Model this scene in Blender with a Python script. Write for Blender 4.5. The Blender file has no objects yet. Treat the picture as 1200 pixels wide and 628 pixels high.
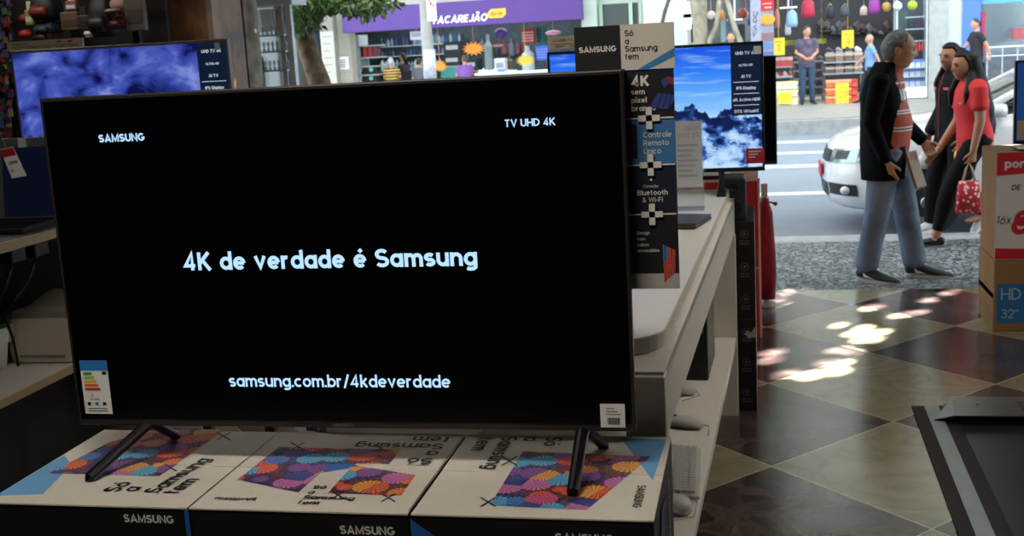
import bpy, bmesh, math, random
from mathutils import Vector, Matrix, noise as mnoise
random.seed(7)
SC = bpy.context.scene
COL = SC.collection
# ------------------------------------------------------------------ camera, sky, sun, lamps, exposure
CAM = Vector((0, 0, 1.70)); FPX = 1390.0
RM = Matrix(((.97890, .01580, .20380), (.19720, .18940, -.96190), (-.05380, .98180, .18230)))   # camera axes -> world (street along X, depth along Y)
def _orth(m):
    z = m.row[2].normalized(); y = m.row[1]; y = (y - z * y.dot(z)).normalized(); x = y.cross(z)
    return Matrix((x, y, z))
RM = _orth(RM)
cd = bpy.data.cameras.new('camera'); cam = bpy.data.objects.new('camera', cd); COL.objects.link(cam)
cd.sensor_width = 36; cd.sensor_fit = 'HORIZONTAL'; cd.lens = 36 * FPX / 1200; cd.clip_start = .05; cd.clip_end = 300
cam.matrix_world = Matrix.Translation(CAM) @ RM.to_4x4()
cd.dof.use_dof = True; cd.dof.focus_distance = 2.45; cd.dof.aperture_fstop = 11
SC.camera = cam
SC.view_settings.view_transform = 'Standard'; SC.view_settings.look = 'None'
SC.view_settings.exposure = 0.15; SC.view_settings.gamma = 1.0; SC.view_settings.use_curve_mapping = False
wd = bpy.data.worlds.new('sky'); SC.world = wd; wd.use_nodes = True
wd.node_tree.nodes['Background'].inputs[0].default_value = (.74, .88, 1.0, 1); wd.node_tree.nodes['Background'].inputs[1].default_value = 4.6
SUNV = Vector((.62, 1.0, .90)).normalized()            # towards the sun: over the roofs across the street
sl = bpy.data.lights.new('sun', 'SUN'); sl.energy = 105; sl.angle = .0093; sl.color = (1, .95, .86)
so = bpy.data.objects.new('sun', sl); COL.objects.link(so); so.location = (8, 14, 20); so.rotation_euler = SUNV.to_track_quat('Z', 'Y').to_euler()
def area(name, loc, size, energy, color=(1, 1, 1), rot=(0, 0, 0)):
    l = bpy.data.lights.new(name, 'AREA'); l.shape = 'RECTANGLE'; l.size, l.size_y = size; l.energy = energy; l.color = color
    o = bpy.data.objects.new(name, l); COL.objects.link(o); o.location = loc; o.rotation_euler = rot; return o
area('store_lamp_and_fill', (-1.0, 1.2, 3.0), (1.2, .3), 30, (1, .93, .82))
area('stall_fill', (-4.2, 5.9, 2.95), (1.2, .3), 12, (1, .93, .85))  # added fill that lifts the dark stall; no fixture hangs there
area('store_lamp_and_fill', (1.2, 4.4, 3.0), (1.2, .3), 27, (1, .95, .86))  # this one is an added fill for floor and counter, without a fixture
area('store_lamp_and_fill', (-1.9, 4.6, 3.0), (1.2, .3), 6, (1, .93, .82))
area('shop_lamp', (-6.6, 29.0, 2.95), (5, 2.0), 150, (.90, .95, 1))
area('shop_lamp', (2.3, 29.2, 3.05), (4.5, 2.6), 210, (.97, .97, 1))
area('shop_lamp', (-1.3, 29.2, 3.05), (2.2, 2.6), 80, (.95, .97, 1))
area('shop_lamp', (6.5, 29.2, 3.05), (2.5, 2.6), 70, (.95, .97, 1))

# ------------------------------------------------------------------ helpers
def ray(u, v): return RM @ Vector(((u - 600) / FPX, -(v - 314) / FPX, -1))
def at(u, v, Y):
    r = ray(u, v); return CAM + r * (Y / r.y)
def atz(u, v, z):
    r = ray(u, v); return CAM + r * ((z - CAM.z) / r.z)
def lin(h):
    h = h.lstrip('#'); c = [int(h[i:i + 2], 16) / 255 for i in (0, 2, 4)]
    return tuple(x / 12.92 if x <= .04045 else ((x + .055) / 1.055) ** 2.4 for x in c) + (1,)
MATS = {}
def mat(name, col, rough=.5, metal=0, var=0, vscale=8, bump=0, bscale=40, emit=0, spec=.5, col2=None, trans=0, alpha=1):
    """principled material with optional noise colour variation / bump"""
    if name in MATS: return MATS[name]
    m = bpy.data.materials.new(name); m.use_nodes = True; nt = m.node_tree; b = nt.nodes['Principled BSDF']
    c = lin(col); b.inputs['Base Color'].default_value = c; b.inputs['Roughness'].default_value = rough
    b.inputs['Metallic'].default_value = metal; b.inputs['Specular IOR Level'].default_value = spec
    b.inputs['Transmission Weight'].default_value = trans; b.inputs['Alpha'].default_value = alpha
    tc = nt.nodes.new('ShaderNodeTexCoord')
    if var or col2:
        n = nt.nodes.new('ShaderNodeTexNoise'); n.inputs['Scale'].default_value = vscale; n.inputs['Detail'].default_value = 5
        nt.links.new(tc.outputs['Object'], n.inputs['Vector'])
        r = nt.nodes.new('ShaderNodeValToRGB'); nt.links.new(n.outputs['Fac'], r.inputs[0])
        c2 = lin(col2) if col2 else tuple(x * (1 - var) for x in c[:3]) + (1,)
        r.color_ramp.elements[0].color = c2; r.color_ramp.elements[0].position = .35
        r.color_ramp.elements[1].color = c; r.color_ramp.elements[1].position = .62
        nt.links.new(r.outputs[0], b.inputs['Base Color'])
    if bump:
        n = nt.nodes.new('ShaderNodeTexNoise'); n.inputs['Scale'].default_value = bscale; n.inputs['Detail'].default_value = 4
        nt.links.new(tc.outputs['Object'], n.inputs['Vector'])
        bp = nt.nodes.new('ShaderNodeBump'); bp.inputs['Strength'].default_value = bump; bp.inputs['Distance'].default_value = .02
        nt.links.new(n.outputs['Fac'], bp.inputs['Height']); nt.links.new(bp.outputs[0], b.inputs['Normal'])
    if emit:
        b.inputs['Emission Color'].default_value = c; b.inputs['Emission Strength'].default_value = emit
    MATS[name] = m; return m

# a small geometric sans drawn as strokes: cap height .727, x-height .535
def _arc(cx, cy, rx, ry, a0, a1):
    n = max(3, int(abs(a1 - a0) / 15)); return [(cx + rx * math.cos(math.radians(a0 + (a1 - a0) * i / n)), cy + ry * math.sin(math.radians(a0 + (a1 - a0) * i / n))) for i in range(n + 1)]
def glyph(c, t):
    """(strokes, width) of one character with stroke thickness t"""
    h = t / 2; B, C, XH, D = h, .727 - h, .535 - h, -.19 + h; m = .2675; r = .215 - h * .35; ry = .2675 - h; M = .3635; acc = {'á': 'a', 'é': 'e', 'ê': 'e', 'ó': 'o', 'ã': 'a', 'Ã': 'A', 'Ú': 'U', 'Ê': 'E', 'ç': 'c'}
    if c in acc:
        s, w = glyph(acc[c], t); s = list(s); y = .60 if acc[c].islower() else .80; x = w / 2
        if c in 'áéóÚ': s.append([(x - .02, y + .02), (x + .09, y + .12)])
        elif c in 'ãÃ': s.append([(x - .15, y + .03), (x - .07, y + .075), (x + .05, y + .03), (x + .14, y + .075)])
        elif c in 'êÊ': s.append([(x - .11, y + .02), (x, y + .11), (x + .11, y + .02)])
        else: s.append([(x, B), (x - .02, -.12)])
        return s, w
    o = _arc(r, m, r, ry, 0, 360); d2 = 2 * r; k = r * .92; arch = _arc(k, XH - k, k, k, 180, 0) + [(2 * k, 0)]
    q = .15; arq = lambda x0: _arc(x0 + q, XH - q, q, q, 180, 0) + [(x0 + 2 * q, 0)]
    CR = .27; co = _arc(CR, M, CR, M - h, 0, 360)
    G = {'a': ([o, [(d2, 0), (d2, .535)]], d2), 'b': ([o, [(0, 0), (0, .75)]], d2), 'c': ([_arc(r, m, r, ry, 48, 312)], d2 * .9), 'd': ([o, [(d2, 0), (d2, .75)]], d2),
         'e': ([[(0, m), (d2, m)], _arc(r, m, r, ry, 0, 315)], d2), 'f': ([[(.1, 0), (.1, .58)] + _arc(.22, .58, .12, .75 - h - .58, 180, 90), [(0, XH), (.24, XH)]], .24),
         'g': ([o, [(d2, .535), (d2, -.02)] + _arc(r, -.02, r, -.02 - D, 0, -140)], d2), 'h': ([[(0, 0), (0, .75)], arch], 2 * k), 'i': ([[(0, 0), (0, .535)], [(0, .63), (0, .63 + t)]], 0),
         'j': ([[(.06, .535), (.06, -.1), (-.04, D)], [(.06, .63), (.06, .63 + t)]], .06), 'k': ([[(0, 0), (0, .75)], [(0, .2), (.32, .535)], [(.11, .30), (.34, 0)]], .34), 'l': ([[(0, 0), (0, .75)]], 0),
         'm': ([[(0, 0), (0, .535)], arq(0), arq(2 * q)], 4 * q), 'n': ([[(0, 0), (0, .535)], arch], 2 * k), 'o': ([o], d2), 'p': ([o, [(0, -.19), (0, .535)]], d2), 'q': ([o, [(d2, -.19), (d2, .535)]], d2),
         'r': ([[(0, 0), (0, .535)], _arc(k * .95, XH - k, k, k, 170, 75)], .22), 's': ([_arc(.15, XH - (XH - B) / 4, .15, (XH - B) / 4, 35, 270) + _arc(.15, B + (XH - B) / 4, .15, (XH - B) / 4, 90, -145)], .30),
         't': ([[(.1, .68), (.1, .14)] + _arc(.20, .14, .10, .14 - h, 180, 275), [(0, XH), (.24, XH)]], .24), 'u': ([[(0, .535)] + _arc(k, B + k, k, k, 180, 360) + [(2 * k, .535)], [(2 * k, 0), (2 * k, .535)]], 2 * k),
         'v': ([[(0, .535), (.19, h), (.38, .535)]], .38), 'w': ([[(0, .535), (.14, h), (.28, .5), (.42, h), (.56, .535)]], .56), 'x': ([[(0, 0), (.34, .535)], [(0, .535), (.34, 0)]], .34), 'y': ([[(0, .535), (.19, .03)], [(.38, .535), (.12, -.19)]], .38), 'z': ([[(0, XH), (.32, XH), (0, B), (.33, B)]], .33),
         'A': ([[(0, 0), (.27, .70), (.54, 0)], [(.10, .21), (.44, .21)]], .54), 'B': ([[(0, 0), (0, .727)], [(0, C), (.2, C)] + _arc(.2, C - (C - M) / 2, .17, (C - M) / 2, 90, -90) + [(0, M)], [(.2, M)] + _arc(.22, (M + B) / 2, .19, (M - B) / 2, 90, -90) + [(0, B)]], .41),
         'C': ([_arc(CR, M, CR, M - h, 48, 312)], CR * 1.8), 'D': ([[(0, 0), (0, .727)], [(0, C), (.14, C)] + _arc(.14, M, .33, M - h, 90, -90) + [(0, B)]], .47), 'E': ([[(.36, C), (0, C), (0, B), (.36, B)], [(0, M), (.33, M)]], .36), 'F': ([[(.36, C), (0, C), (0, 0)], [(0, M - .02), (.32, M - .02)]], .36),
         'G': ([_arc(CR, M, CR, M - h, 48, 340) + [(CR * 1.95, M - .04), (CR * 1.1, M - .04)]], CR * 1.95), 'H': ([[(0, 0), (0, .727)], [(.46, 0), (.46, .727)], [(0, M), (.46, M)]], .46), 'I': ([[(0, 0), (0, .727)]], 0), 'J': ([[(.3, .727), (.3, .17)] + _arc(.15, .17, .15, .17 - h, 0, -160)], .3),
         'K': ([[(0, 0), (0, .727)], [(0, .26), (.42, .727)], [(.14, .40), (.45, 0)]], .45), 'L': ([[(0, .727), (0, B), (.33, B)]], .33), 'M': ([[(0, 0), (0, .70), (.29, .12), (.58, .70), (.58, 0)]], .58), 'N': ([[(0, 0), (0, .68), (.46, .05), (.46, .727)]], .46), 'O': ([co], 2 * CR),
         'P': ([[(0, 0), (0, .727)], [(0, C), (.2, C)] + _arc(.2, C - (C - .3) / 2, .19, (C - .3) / 2, 90, -90) + [(0, .3)]], .39), 'Q': ([co, [(.34, .16), (.52, -.02)]], 2 * CR), 'R': ([[(0, 0), (0, .727)], [(0, C), (.2, C)] + _arc(.2, C - (C - .32) / 2, .19, (C - .32) / 2, 90, -90) + [(0, .32)], [(.2, .32), (.41, 0)]], .41),
         'S': ([_arc(.2, C - (C - B) / 4, .2, (C - B) / 4, 30, 270) + _arc(.2, B + (C - B) / 4, .21, (C - B) / 4, 90, -150)], .41), 'T': ([[(0, C), (.44, C)], [(.22, 0), (.22, C)]], .44), 'U': ([[(0, .727), (0, .23)] + _arc(.22, .23, .22, .23 - h, 180, 360) + [(.44, .727)]], .44), 'V': ([[(0, .727), (.25, .03), (.5, .727)]], .5),
         'W': ([[(0, .727), (.18, .03), (.36, .68), (.54, .03), (.72, .727)]], .72), 'X': ([[(0, 0), (.46, .727)], [(0, .727), (.46, 0)]], .46), 'Y': ([[(0, .727), (.23, .36), (.46, .727)], [(.23, .36), (.23, 0)]], .46), 'Z': ([[(0, C), (.4, C), (0, B), (.42, B)]], .42),
         '0': ([_arc(.2, M, .2, M - h, 0, 360)], .4), '1': ([[(0, .58), (.15, .70), (.15, 0)]], .17), '2': ([_arc(.19, C - .19, .19, .19, 165, -35) + [(0, B), (.4, B)]], .4), '3': ([_arc(.17, C - .16, .17, .16, 150, -90) + _arc(.17, B + .19, .2, .19, 90, -150)], .37), '4': ([[(.3, 0), (.3, .70), (0, .19), (.42, .19)]], .42),
         '5': ([[(.34, C), (.05, C), (.03, .42)] + _arc(.17, .235, .2, .235 - h, 125, -150)], .37), '6': ([_arc(.19, .235, .19, .235 - h, 0, 360), [(.30, C), (.03, .33)]], .38), '7': ([[(0, C), (.38, C), (.13, 0)]], .38), '8': ([_arc(.19, C - .165, .165, .165, 0, 360), _arc(.19, B + .19, .19, .19, 0, 360)], .38), '9': ([_arc(.19, C - .2, .19, .2, 0, 360), [(.37, .45), (.10, 0)]], .38),
         '.': ([[(0, 0), (0, t)]], 0), ',': ([[(.03, t), (0, -.1)]], .03), ':': ([[(0, 0), (0, t)], [(0, .36), (0, .36 + t)]], 0), '/': ([[(0, -.06), (.27, .76)]], .27), '-': ([[(0, .27), (.22, .27)]], .22), '"': ([[(0, .72), (0, .52)], [(.15, .72), (.15, .52)]], .15), '$': ([_arc(.18, C - .16, .18, .16, 30, 270) + _arc(.18, B + .16, .19, .16, 90, -150), [(.18, -.06), (.18, .78)]], .37),
         '&': ([[(.44, 0), (.1, .52)] + _arc(.18, .58, .1, .1, 200, -40) + [(.05, .28)] + _arc(.17, .16, .16, .14, 140, 350) + [(.40, .30)]], .44), ' ': ([], .12)}
    return G.get(c, ([], .2))
def text_geo(s, bold=0.0, shear=0.0):
    t = .088 + bold * 2.1; vs = []; fs = []; x = 0.0
    for ch in s:
        st, w = glyph(ch, t)
        for si, P in enumerate(st):
            P = [(px + x + t / 2, py) for px, py in P]
            Q = [P[0]] + [p for p, o in zip(P[1:], P) if math.hypot(p[0] - o[0], p[1] - o[1]) > 1e-5]; k = len(Q)
            if k < 2: continue
            closed = math.hypot(Q[0][0] - Q[-1][0], Q[0][1] - Q[-1][1]) < 1e-4; n = len(vs); dn = []
            for i in range(k - 1): l = math.hypot(Q[i + 1][0] - Q[i][0], Q[i + 1][1] - Q[i][1]); dn.append((-(Q[i + 1][1] - Q[i][1]) / l, (Q[i + 1][0] - Q[i][0]) / l))
            for i in range(k):
                a_ = dn[i - 1] if i else (dn[-1] if closed else dn[0]); b_ = dn[i] if i < k - 1 else (dn[0] if closed else dn[-1]); mx, my = a_[0] + b_[0], a_[1] + b_[1]; l = math.hypot(mx, my) or 1; mx, my = mx / l, my / l; q = t / 2 / max(.55, mx * a_[0] + my * a_[1]); vs += [(Q[i][0] + mx * q, Q[i][1] + my * q, si), (Q[i][0] - mx * q, Q[i][1] - my * q, si)]
            for i in range(k - 1): fs.append((n + 2 * i, n + 2 * i + 1, n + 2 * i + 3, n + 2 * i + 2))
        x += w + t + .085 - t * .25
    return [(px + py * shear, py, k) for px, py, k in vs], fs

class MB:
    """collects shapes; build() links them as ONE mesh object"""
    def __init__(s): s.v = []; s.f = []; s.mi = []; s.m = 0; s.uv = {}
    def add(s, vs, fs):
        n = len(s.v); s.v += [Vector(p) for p in vs]
        for f in fs: s.f.append(tuple(n + i for i in f)); s.mi.append(s.m)
        return s
    def box(s, a, b):
        x0, y0, z0 = (min(a[i], b[i]) for i in range(3)); x1, y1, z1 = (max(a[i], b[i]) for i in range(3))
        return s.add([(x0, y0, z0), (x1, y0, z0), (x1, y1, z0), (x0, y1, z0), (x0, y0, z1), (x1, y0, z1), (x1, y1, z1), (x0, y1, z1)],
                     [(3, 2, 1, 0), (4, 5, 6, 7), (0, 1, 5, 4), (1, 2, 6, 5), (2, 3, 7, 6), (3, 0, 4, 7)])
    def bbox(s, c, size, M=None):
        n = len(s.v); h = Vector(size) / 2; s.box(-h, h); T = Matrix.Translation(c) @ (M.to_4x4() if M else Matrix())
        for i in range(n, len(s.v)): s.v[i] = T @ s.v[i]
        return s
    def prism(s, poly, d):
        """planar polygon (3d points) pushed along vector d"""
        n = len(poly); d = Vector(d); P = [Vector(p) for p in poly]; Q = [p + d for p in P]
        return s.add(P + Q, [tuple(range(n))[::-1], tuple(range(n, 2 * n))] + [(i, (i + 1) % n, n + (i + 1) % n, n + i) for i in range(n)])
    def face(s, poly): return s.add(poly, [tuple(range(len(poly)))])
    def loft(s, pts, rad, n=14, ref=(1, 0, 0), cap=True, ex=2.0):
        pts = [Vector(p) for p in pts]; ref = Vector(ref); vs = []; fs = []; k = len(pts)
        for i, p in enumerate(pts):
            t = (pts[min(i + 1, k - 1)] - pts[max(i - 1, 0)]).normalized()
            a = ref - t * ref.dot(t)
            if a.length < .05: a = Vector((0, 1, 0)) - t * t.y
            if a.length < .05: a = Vector((0, 0, 1)) - t * t.z
            a.normalize(); b = t.cross(a); r = rad[i]
            ra, rb = (r, r) if not hasattr(r, '__len__') else r
            for j in range(n):
                th = 2 * math.pi * j / n; c, q = math.cos(th), math.sin(th)
                if ex != 2: c = math.copysign(abs(c) ** (2 / ex), c); q = math.copysign(abs(q) ** (2 / ex), q)
                vs.append(p + a * (ra * c) + b * (rb * q))
        for i in range(k - 1):
            for j in range(n):
                fs.append((i * n + j, i * n + (j + 1) % n, (i + 1) * n + (j + 1) % n, (i + 1) * n + j))
        if cap: fs += [tuple(range(n))[::-1], tuple(range((k - 1) * n, k * n))]
        return s.add(vs, fs)
    def cyl(s, a, b, r, r2=None, n=16): return s.loft([a, b], [r, r if r2 is None else r2], n)
    def lathe(s, c, prof, n=24, axis=(0, 0, 1)):
        """prof: (r, h) along axis from c"""
        c = Vector(c); ax = Vector(axis).normalized(); q = ax.to_track_quat('Z', 'Y'); vs = []; fs = []; k = len(prof)
        for r, h in prof:
            for j in range(n):
                th = 2 * math.pi * j / n; vs.append(c + q @ Vector((r * math.cos(th), r * math.sin(th), h)))
        for i in range(k - 1):
            for j in range(n): fs.append((i * n + j, i * n + (j + 1) % n, (i + 1) * n + (j + 1) % n, (i + 1) * n + j))
        fs += [tuple(range(n))[::-1], tuple(range((k - 1) * n, k * n))]
        return s.add(vs, fs)
    def ball(s, c, r, n=14, M=None):
        r = Vector(r) if hasattr(r, '__len__') else Vector((r, r, r)); vs = []; fs = []; k = n // 2 + 1; c = Vector(c)
        for i in range(1, k - 1):
            ph = math.pi * i / (k - 1)
            for j in range(n):
                th = 2 * math.pi * j / n; p = Vector((r.x * math.sin(ph) * math.cos(th), r.y * math.sin(ph) * math.sin(th), -r.z * math.cos(ph)))
                vs.append(c + (M @ p if M else p))
        b = len(vs); vs += [c + (M @ Vector((0, 0, -r.z)) if M else Vector((0, 0, -r.z))), c + (M @ Vector((0, 0, r.z)) if M else Vector((0, 0, r.z)))]
        for i in range(k - 3):
            for j in range(n): fs.append((i * n + j, i * n + (j + 1) % n, (i + 1) * n + (j + 1) % n, (i + 1) * n + j))
        for j in range(n): fs += [(b, (j + 1) % n, j), (b + 1, (k - 3) * n + j, (k - 3) * n + (j + 1) % n)]
        return s.add(vs, fs)
    def tube(s, pts, r, n=8): return s.loft(pts, [r] * len(pts), n)
    def text(s, st, O, R, U, w=None, h=None, bold=.0, shear=0.0, center=False):
        """flat printed lettering: O = left end of the baseline (or its middle), R reading direction, U up; h = cap height"""
        vs, fs = text_geo(st, bold, shear); O = Vector(O); R = Vector(R).normalized(); U = Vector(U).normalized()
        xs = [p[0] for p in vs]; x0, x1 = min(xs), max(xs)
        if w: kx = w / (x1 - x0); ky = kx if not h else h / .727
        else: ky = kx = h / .727
        if center: O = O - R * (kx * (x1 - x0) / 2)
        N = R.cross(U).normalized() * (ky * .004); return s.add([O + R * ((x - x0) * kx) + U * (y * ky) + N * k for x, y, k in vs], fs)
    def build(s, name, mats, parent=None, local=False, smooth=False, bevel=0, uv=None, fuse=0, sm=0, sub=0):
        off = Vector((0, 0, 0))
        if parent is not None and not local:
            p = parent
            while p: off += p.location; p = p.parent
        vs = [v - off for v in s.v]; loc = None
        if parent is None and not local and vs:
            lo = [min(v[i] for v in vs) for i in range(3)]; hi = [max(v[i] for v in vs) for i in range(3)]
            loc = Vector(((lo[0] + hi[0]) / 2, (lo[1] + hi[1]) / 2, lo[2])); vs = [v - loc for v in vs]
        me = bpy.data.meshes.new(name); me.from_pydata([tuple(v) for v in vs], [], s.f)
        mats = mats if isinstance(mats, (list, tuple)) else [mats]
        for m in mats: me.materials.append(m)
        me.polygons.foreach_set('material_index', s.mi)
        if fuse:
            o = bpy.data.objects.new('t', me); COL.objects.link(o)
            r = o.modifiers.new('r', 'REMESH'); r.mode = 'VOXEL'; r.voxel_size = fuse; r.adaptivity = 0
            if sm: q = o.modifiers.new('s', 'SMOOTH'); q.iterations = sm; q.factor = .5
            me2 = bpy.data.meshes.new_from_object(o.evaluated_get(bpy.context.evaluated_depsgraph_get()))
            bpy.data.objects.remove(o); me2.name = name; me = me2; smooth = True
            me.materials.clear()
            for m in mats: me.materials.append(m)
        else:
            bm = bmesh.new(); bm.from_mesh(me); bmesh.ops.recalc_face_normals(bm, faces=bm.faces) if not uv else None; bm.to_mesh(me); bm.free()
        if smooth: me.polygons.foreach_set('use_smooth', [True] * len(me.polygons))
        if uv:
            O, R, U = (Vector(a) for a in uv); lay = me.uv_layers.new(name='uv'); O = O - off - (loc or Vector())
            for l in me.loops:
                p = me.vertices[l.vertex_index].co - O; lay.data[l.index].uv = (p.dot(R) / R.length_squared, p.dot(U) / U.length_squared)
        o = bpy.data.objects.new(name, me); COL.objects.link(o)
        if loc is not None: o.location = loc
        if parent is not None: o.parent = parent
        if bevel:
            b = o.modifiers.new('bevel', 'BEVEL'); b.width = bevel; b.segments = 2; b.limit_method = 'ANGLE'; b.angle_limit = .7
        if sub: q = o.modifiers.new('sub', 'SUBSURF'); q.levels = q.render_levels = sub
        return o
def tag(o, label=None, cat=None, group=None, kind=None):
    if label: o['label'] = label
    if cat: o['category'] = cat
    if group: o['group'] = group
    if kind: o['kind'] = kind
    return o
def thing(name, label, cat, loc=(0, 0, 0), rz=0, group=None):
    o = bpy.data.objects.new(name, None); COL.objects.link(o); o.empty_display_size = .1
    o.location = loc; o.rotation_euler = (0, 0, rz); return tag(o, label, cat, group)
def struct(name, mb, mats, **k): return tag(mb.build(name, mats, **k), kind='structure')
def dup(root, loc, label=None, group=None):
    def cp(o, par):
        c = o.copy(); COL.objects.link(c); c.parent = par
        for ch in [x for x in o.children]: cp(ch, c)
        return c
    r = cp(root, None); r.location = loc
    if label: r['label'] = label
    if group: r['group'] = group
    return r
X, Yv, Zv = Vector((1, 0, 0)), Vector((0, 1, 0)), Vector((0, 0, 1))
# ------------------------------------------------------------------ the setting
def nodes(m):
    nt = m.node_tree; return nt, nt.nodes['Principled BSDF'], nt.links
def mth(nt, op, a, b=None, c=None):
    n = nt.nodes.new('ShaderNodeMath'); n.operation = op
    for i, x in enumerate((a, b, c)):
        if x is None: continue
        if isinstance(x, (int, float)): n.inputs[i].default_value = x
        else: nt.links.new(x, n.inputs[i])
    return n.outputs[0]
def mixc(nt, f, a, b):
    n = nt.nodes.new('ShaderNodeMix'); n.data_type = 'RGBA'
    for i, x in ((0, f), (6, a), (7, b)):
        if isinstance(x, (int, float)): n.inputs[i].default_value = x
        elif isinstance(x, tuple): n.inputs[i].default_value = x
        else: nt.links.new(x, n.inputs[i])
    return n.outputs[2]
def floor_mat():
    """diagonal two-colour marble tiles; positions are world positions (the object's origin is the world's)"""
    m = mat('marble_tiles', '#8a7f66', .22); nt, b, L = nodes(m)
    tc = nt.nodes.new('ShaderNodeTexCoord'); sp = nt.nodes.new('ShaderNodeSeparateXYZ'); L.new(tc.outputs['Object'], sp.inputs[0])
    p = mth(nt, 'MULTIPLY', mth(nt, 'SUBTRACT', sp.outputs[0], .567), 1 / .53); q = mth(nt, 'MULTIPLY', mth(nt, 'SUBTRACT', sp.outputs[1], 4.62), 1 / .5875)
    a = mth(nt, 'ADD', mth(nt, 'MULTIPLY', mth(nt, 'ADD', p, q), .5), .5); c = mth(nt, 'ADD', mth(nt, 'MULTIPLY', mth(nt, 'SUBTRACT', p, q), .5), .5)
    par = mth(nt, 'FLOORED_MODULO', mth(nt, 'ADD', mth(nt, 'FLOOR', a), mth(nt, 'FLOOR', c)), 2)
    def edge(x): f = mth(nt, 'FRACT', x); return mth(nt, 'MINIMUM', f, mth(nt, 'SUBTRACT', 1.0, f))
    gr = mth(nt, 'LESS_THAN', mth(nt, 'MINIMUM', edge(a), edge(c)), .0045)
    ns = nt.nodes.new('ShaderNodeTexNoise'); ns.inputs['Scale'].default_value = 3.2; ns.inputs['Detail'].default_value = 9; ns.inputs['Distortion'].default_value = 1.4
    L.new(tc.outputs['Object'], ns.inputs['Vector'])
    vein = mth(nt, 'ABSOLUTE', mth(nt, 'SUBTRACT', ns.outputs['Fac'], .5))
    r1 = nt.nodes.new('ShaderNodeValToRGB'); L.new(vein, r1.inputs[0]); e = r1.color_ramp.elements
    e[0].color = lin('#857d63'); e[0].position = .0; e[1].color = lin('#988f74'); e[1].position = .16; k = e.new(.025); k.color = lin('#8f866a')
    r2 = nt.nodes.new('ShaderNodeValToRGB'); L.new(vein, r2.inputs[0]); e = r2.color_ramp.elements
    e[0].color = lin('#5a4b49'); e[0].position = .0; e[1].color = lin('#382c2b'); e[1].position = .12
    col = mixc(nt, par, r1.outputs[0], r2.outputs[0]); col = mixc(nt, gr, col, lin('#b7ab8a'))
    L.new(col, b.inputs['Base Color'])
    n2 = nt.nodes.new('ShaderNodeTexNoise'); n2.inputs['Scale'].default_value = 6; L.new(tc.outputs['Object'], n2.inputs['Vector'])
    L.new(mth(nt, 'ADD', mth(nt, 'MULTIPLY', n2.outputs['Fac'], .16), .10), b.inputs['Roughness'])
    return m
def world_origin(o):     # keep texture coordinates in world metres
    d = o.location.copy()
    for v in o.data.vertices: v.co += d
    o.location = (0, 0, 0); return o
def pave_mat():
    m = mat('cobble', '#8d9094', .55); nt, b, L = nodes(m)
    tc = nt.nodes.new('ShaderNodeTexCoord'); v = nt.nodes.new('ShaderNodeTexVoronoi'); v.inputs['Scale'].default_value = 19; L.new(tc.outputs['Object'], v.inputs['Vector'])
    v2 = nt.nodes.new('ShaderNodeTexVoronoi'); v2.feature = 'DISTANCE_TO_EDGE'; v2.inputs['Scale'].default_value = 19; L.new(tc.outputs['Object'], v2.inputs['Vector'])
    sp = nt.nodes.new('ShaderNodeSeparateColor'); L.new(v.outputs['Color'], sp.inputs[0])
    c = mixc(nt, sp.outputs[0], lin('#606366'), lin('#a5a9ac')); c = mixc(nt, mth(nt, 'LESS_THAN', v2.outputs['Distance'], .09), c, lin('#333537'))
    L.new(c, b.inputs['Base Color']); bp = nt.nodes.new('ShaderNodeBump'); bp.inputs['Strength'].default_value = .6; bp.inputs['Distance'].default_value = .01
    L.new(v2.outputs['Distance'], bp.inputs['Height']); L.new(bp.outputs[0], b.inputs['Normal']); return m
M_wall = mat('dull_wall', '#6a6663', .8, var=.15); M_dark = mat('shade_wall', '#2b2725', .8)
M_white = mat('white_laminate', '#f0e8d8', .35); M_blk = mat('black_plastic', '#0b0b0c', .35); M_blkm = mat('black_matte', '#121213', .7)
M_steel = mat('steel', '#8f9193', .35, metal=.9); M_paper = mat('paper', '#e9e7e2', .7); M_grey = mat('grey_plastic', '#77787a', .5)

world_origin(struct('floor', MB().box((-7, -4, -.2), (5, 8.0, 0)), floor_mat()))
world_origin(struct('sidewalk_near', MB().box((-30, 8.0, -.3), (30, 9.9, 0)), pave_mat()))
struct('kerb_near', MB().box((-30, 9.9, -.3), (30, 10.22, 0)), mat('kerb_stone', '#a9adaf', .7, var=.2))
asph = mat('asphalt', '#767c84', .8, var=.12, vscale=3)
struct('road', MB().box((-30, 10.22, -.3), (30, 22.0, -.12)), asph)
b = MB()
for y, w in ((20.6, .18), (18.7, .14), (16.8, .16), (13.9, .12)): b.box((-30, y - w, -.119), (30, y + w, -.116))
struct('road_marking', b, mat('road_paint', '#c9cdd0', .7))
struct('kerb_far', MB().box((-30, 22.0, -.3), (30, 22.3, .13)), mat('kerb_far', '#8c8c8a', .8, var=.2))
struct('sidewalk_far', MB().box((-30, 22.3, -.3), (30, 34, .15)), mat('far_paving', '#8f8a80', .5, var=.18, vscale=2))
struct('ceiling', MB().box((-7, -4, 3.1), (5, 8.3, 3.3)), mat('ceiling_paint', '#55524f', .9))
struct('wall_back', MB().box((-7, -4.2, 0), (5, -4, 3.1)), M_wall); struct('wall_left', MB().box((-7.2, -4, 0), (-7, 8.3, 3.1)), M_wall)
struct('wall_right', MB().box((5, -4, 0), (5.2, 8.3, 3.1)), M_wall)
struct('wall_front', MB().box((-7, 8.0, 2.75), (5.2, 8.3, 12)).box((-7, 8.0, 0), (-5.2, 8.3, 2.75)), M_wall)
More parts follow.
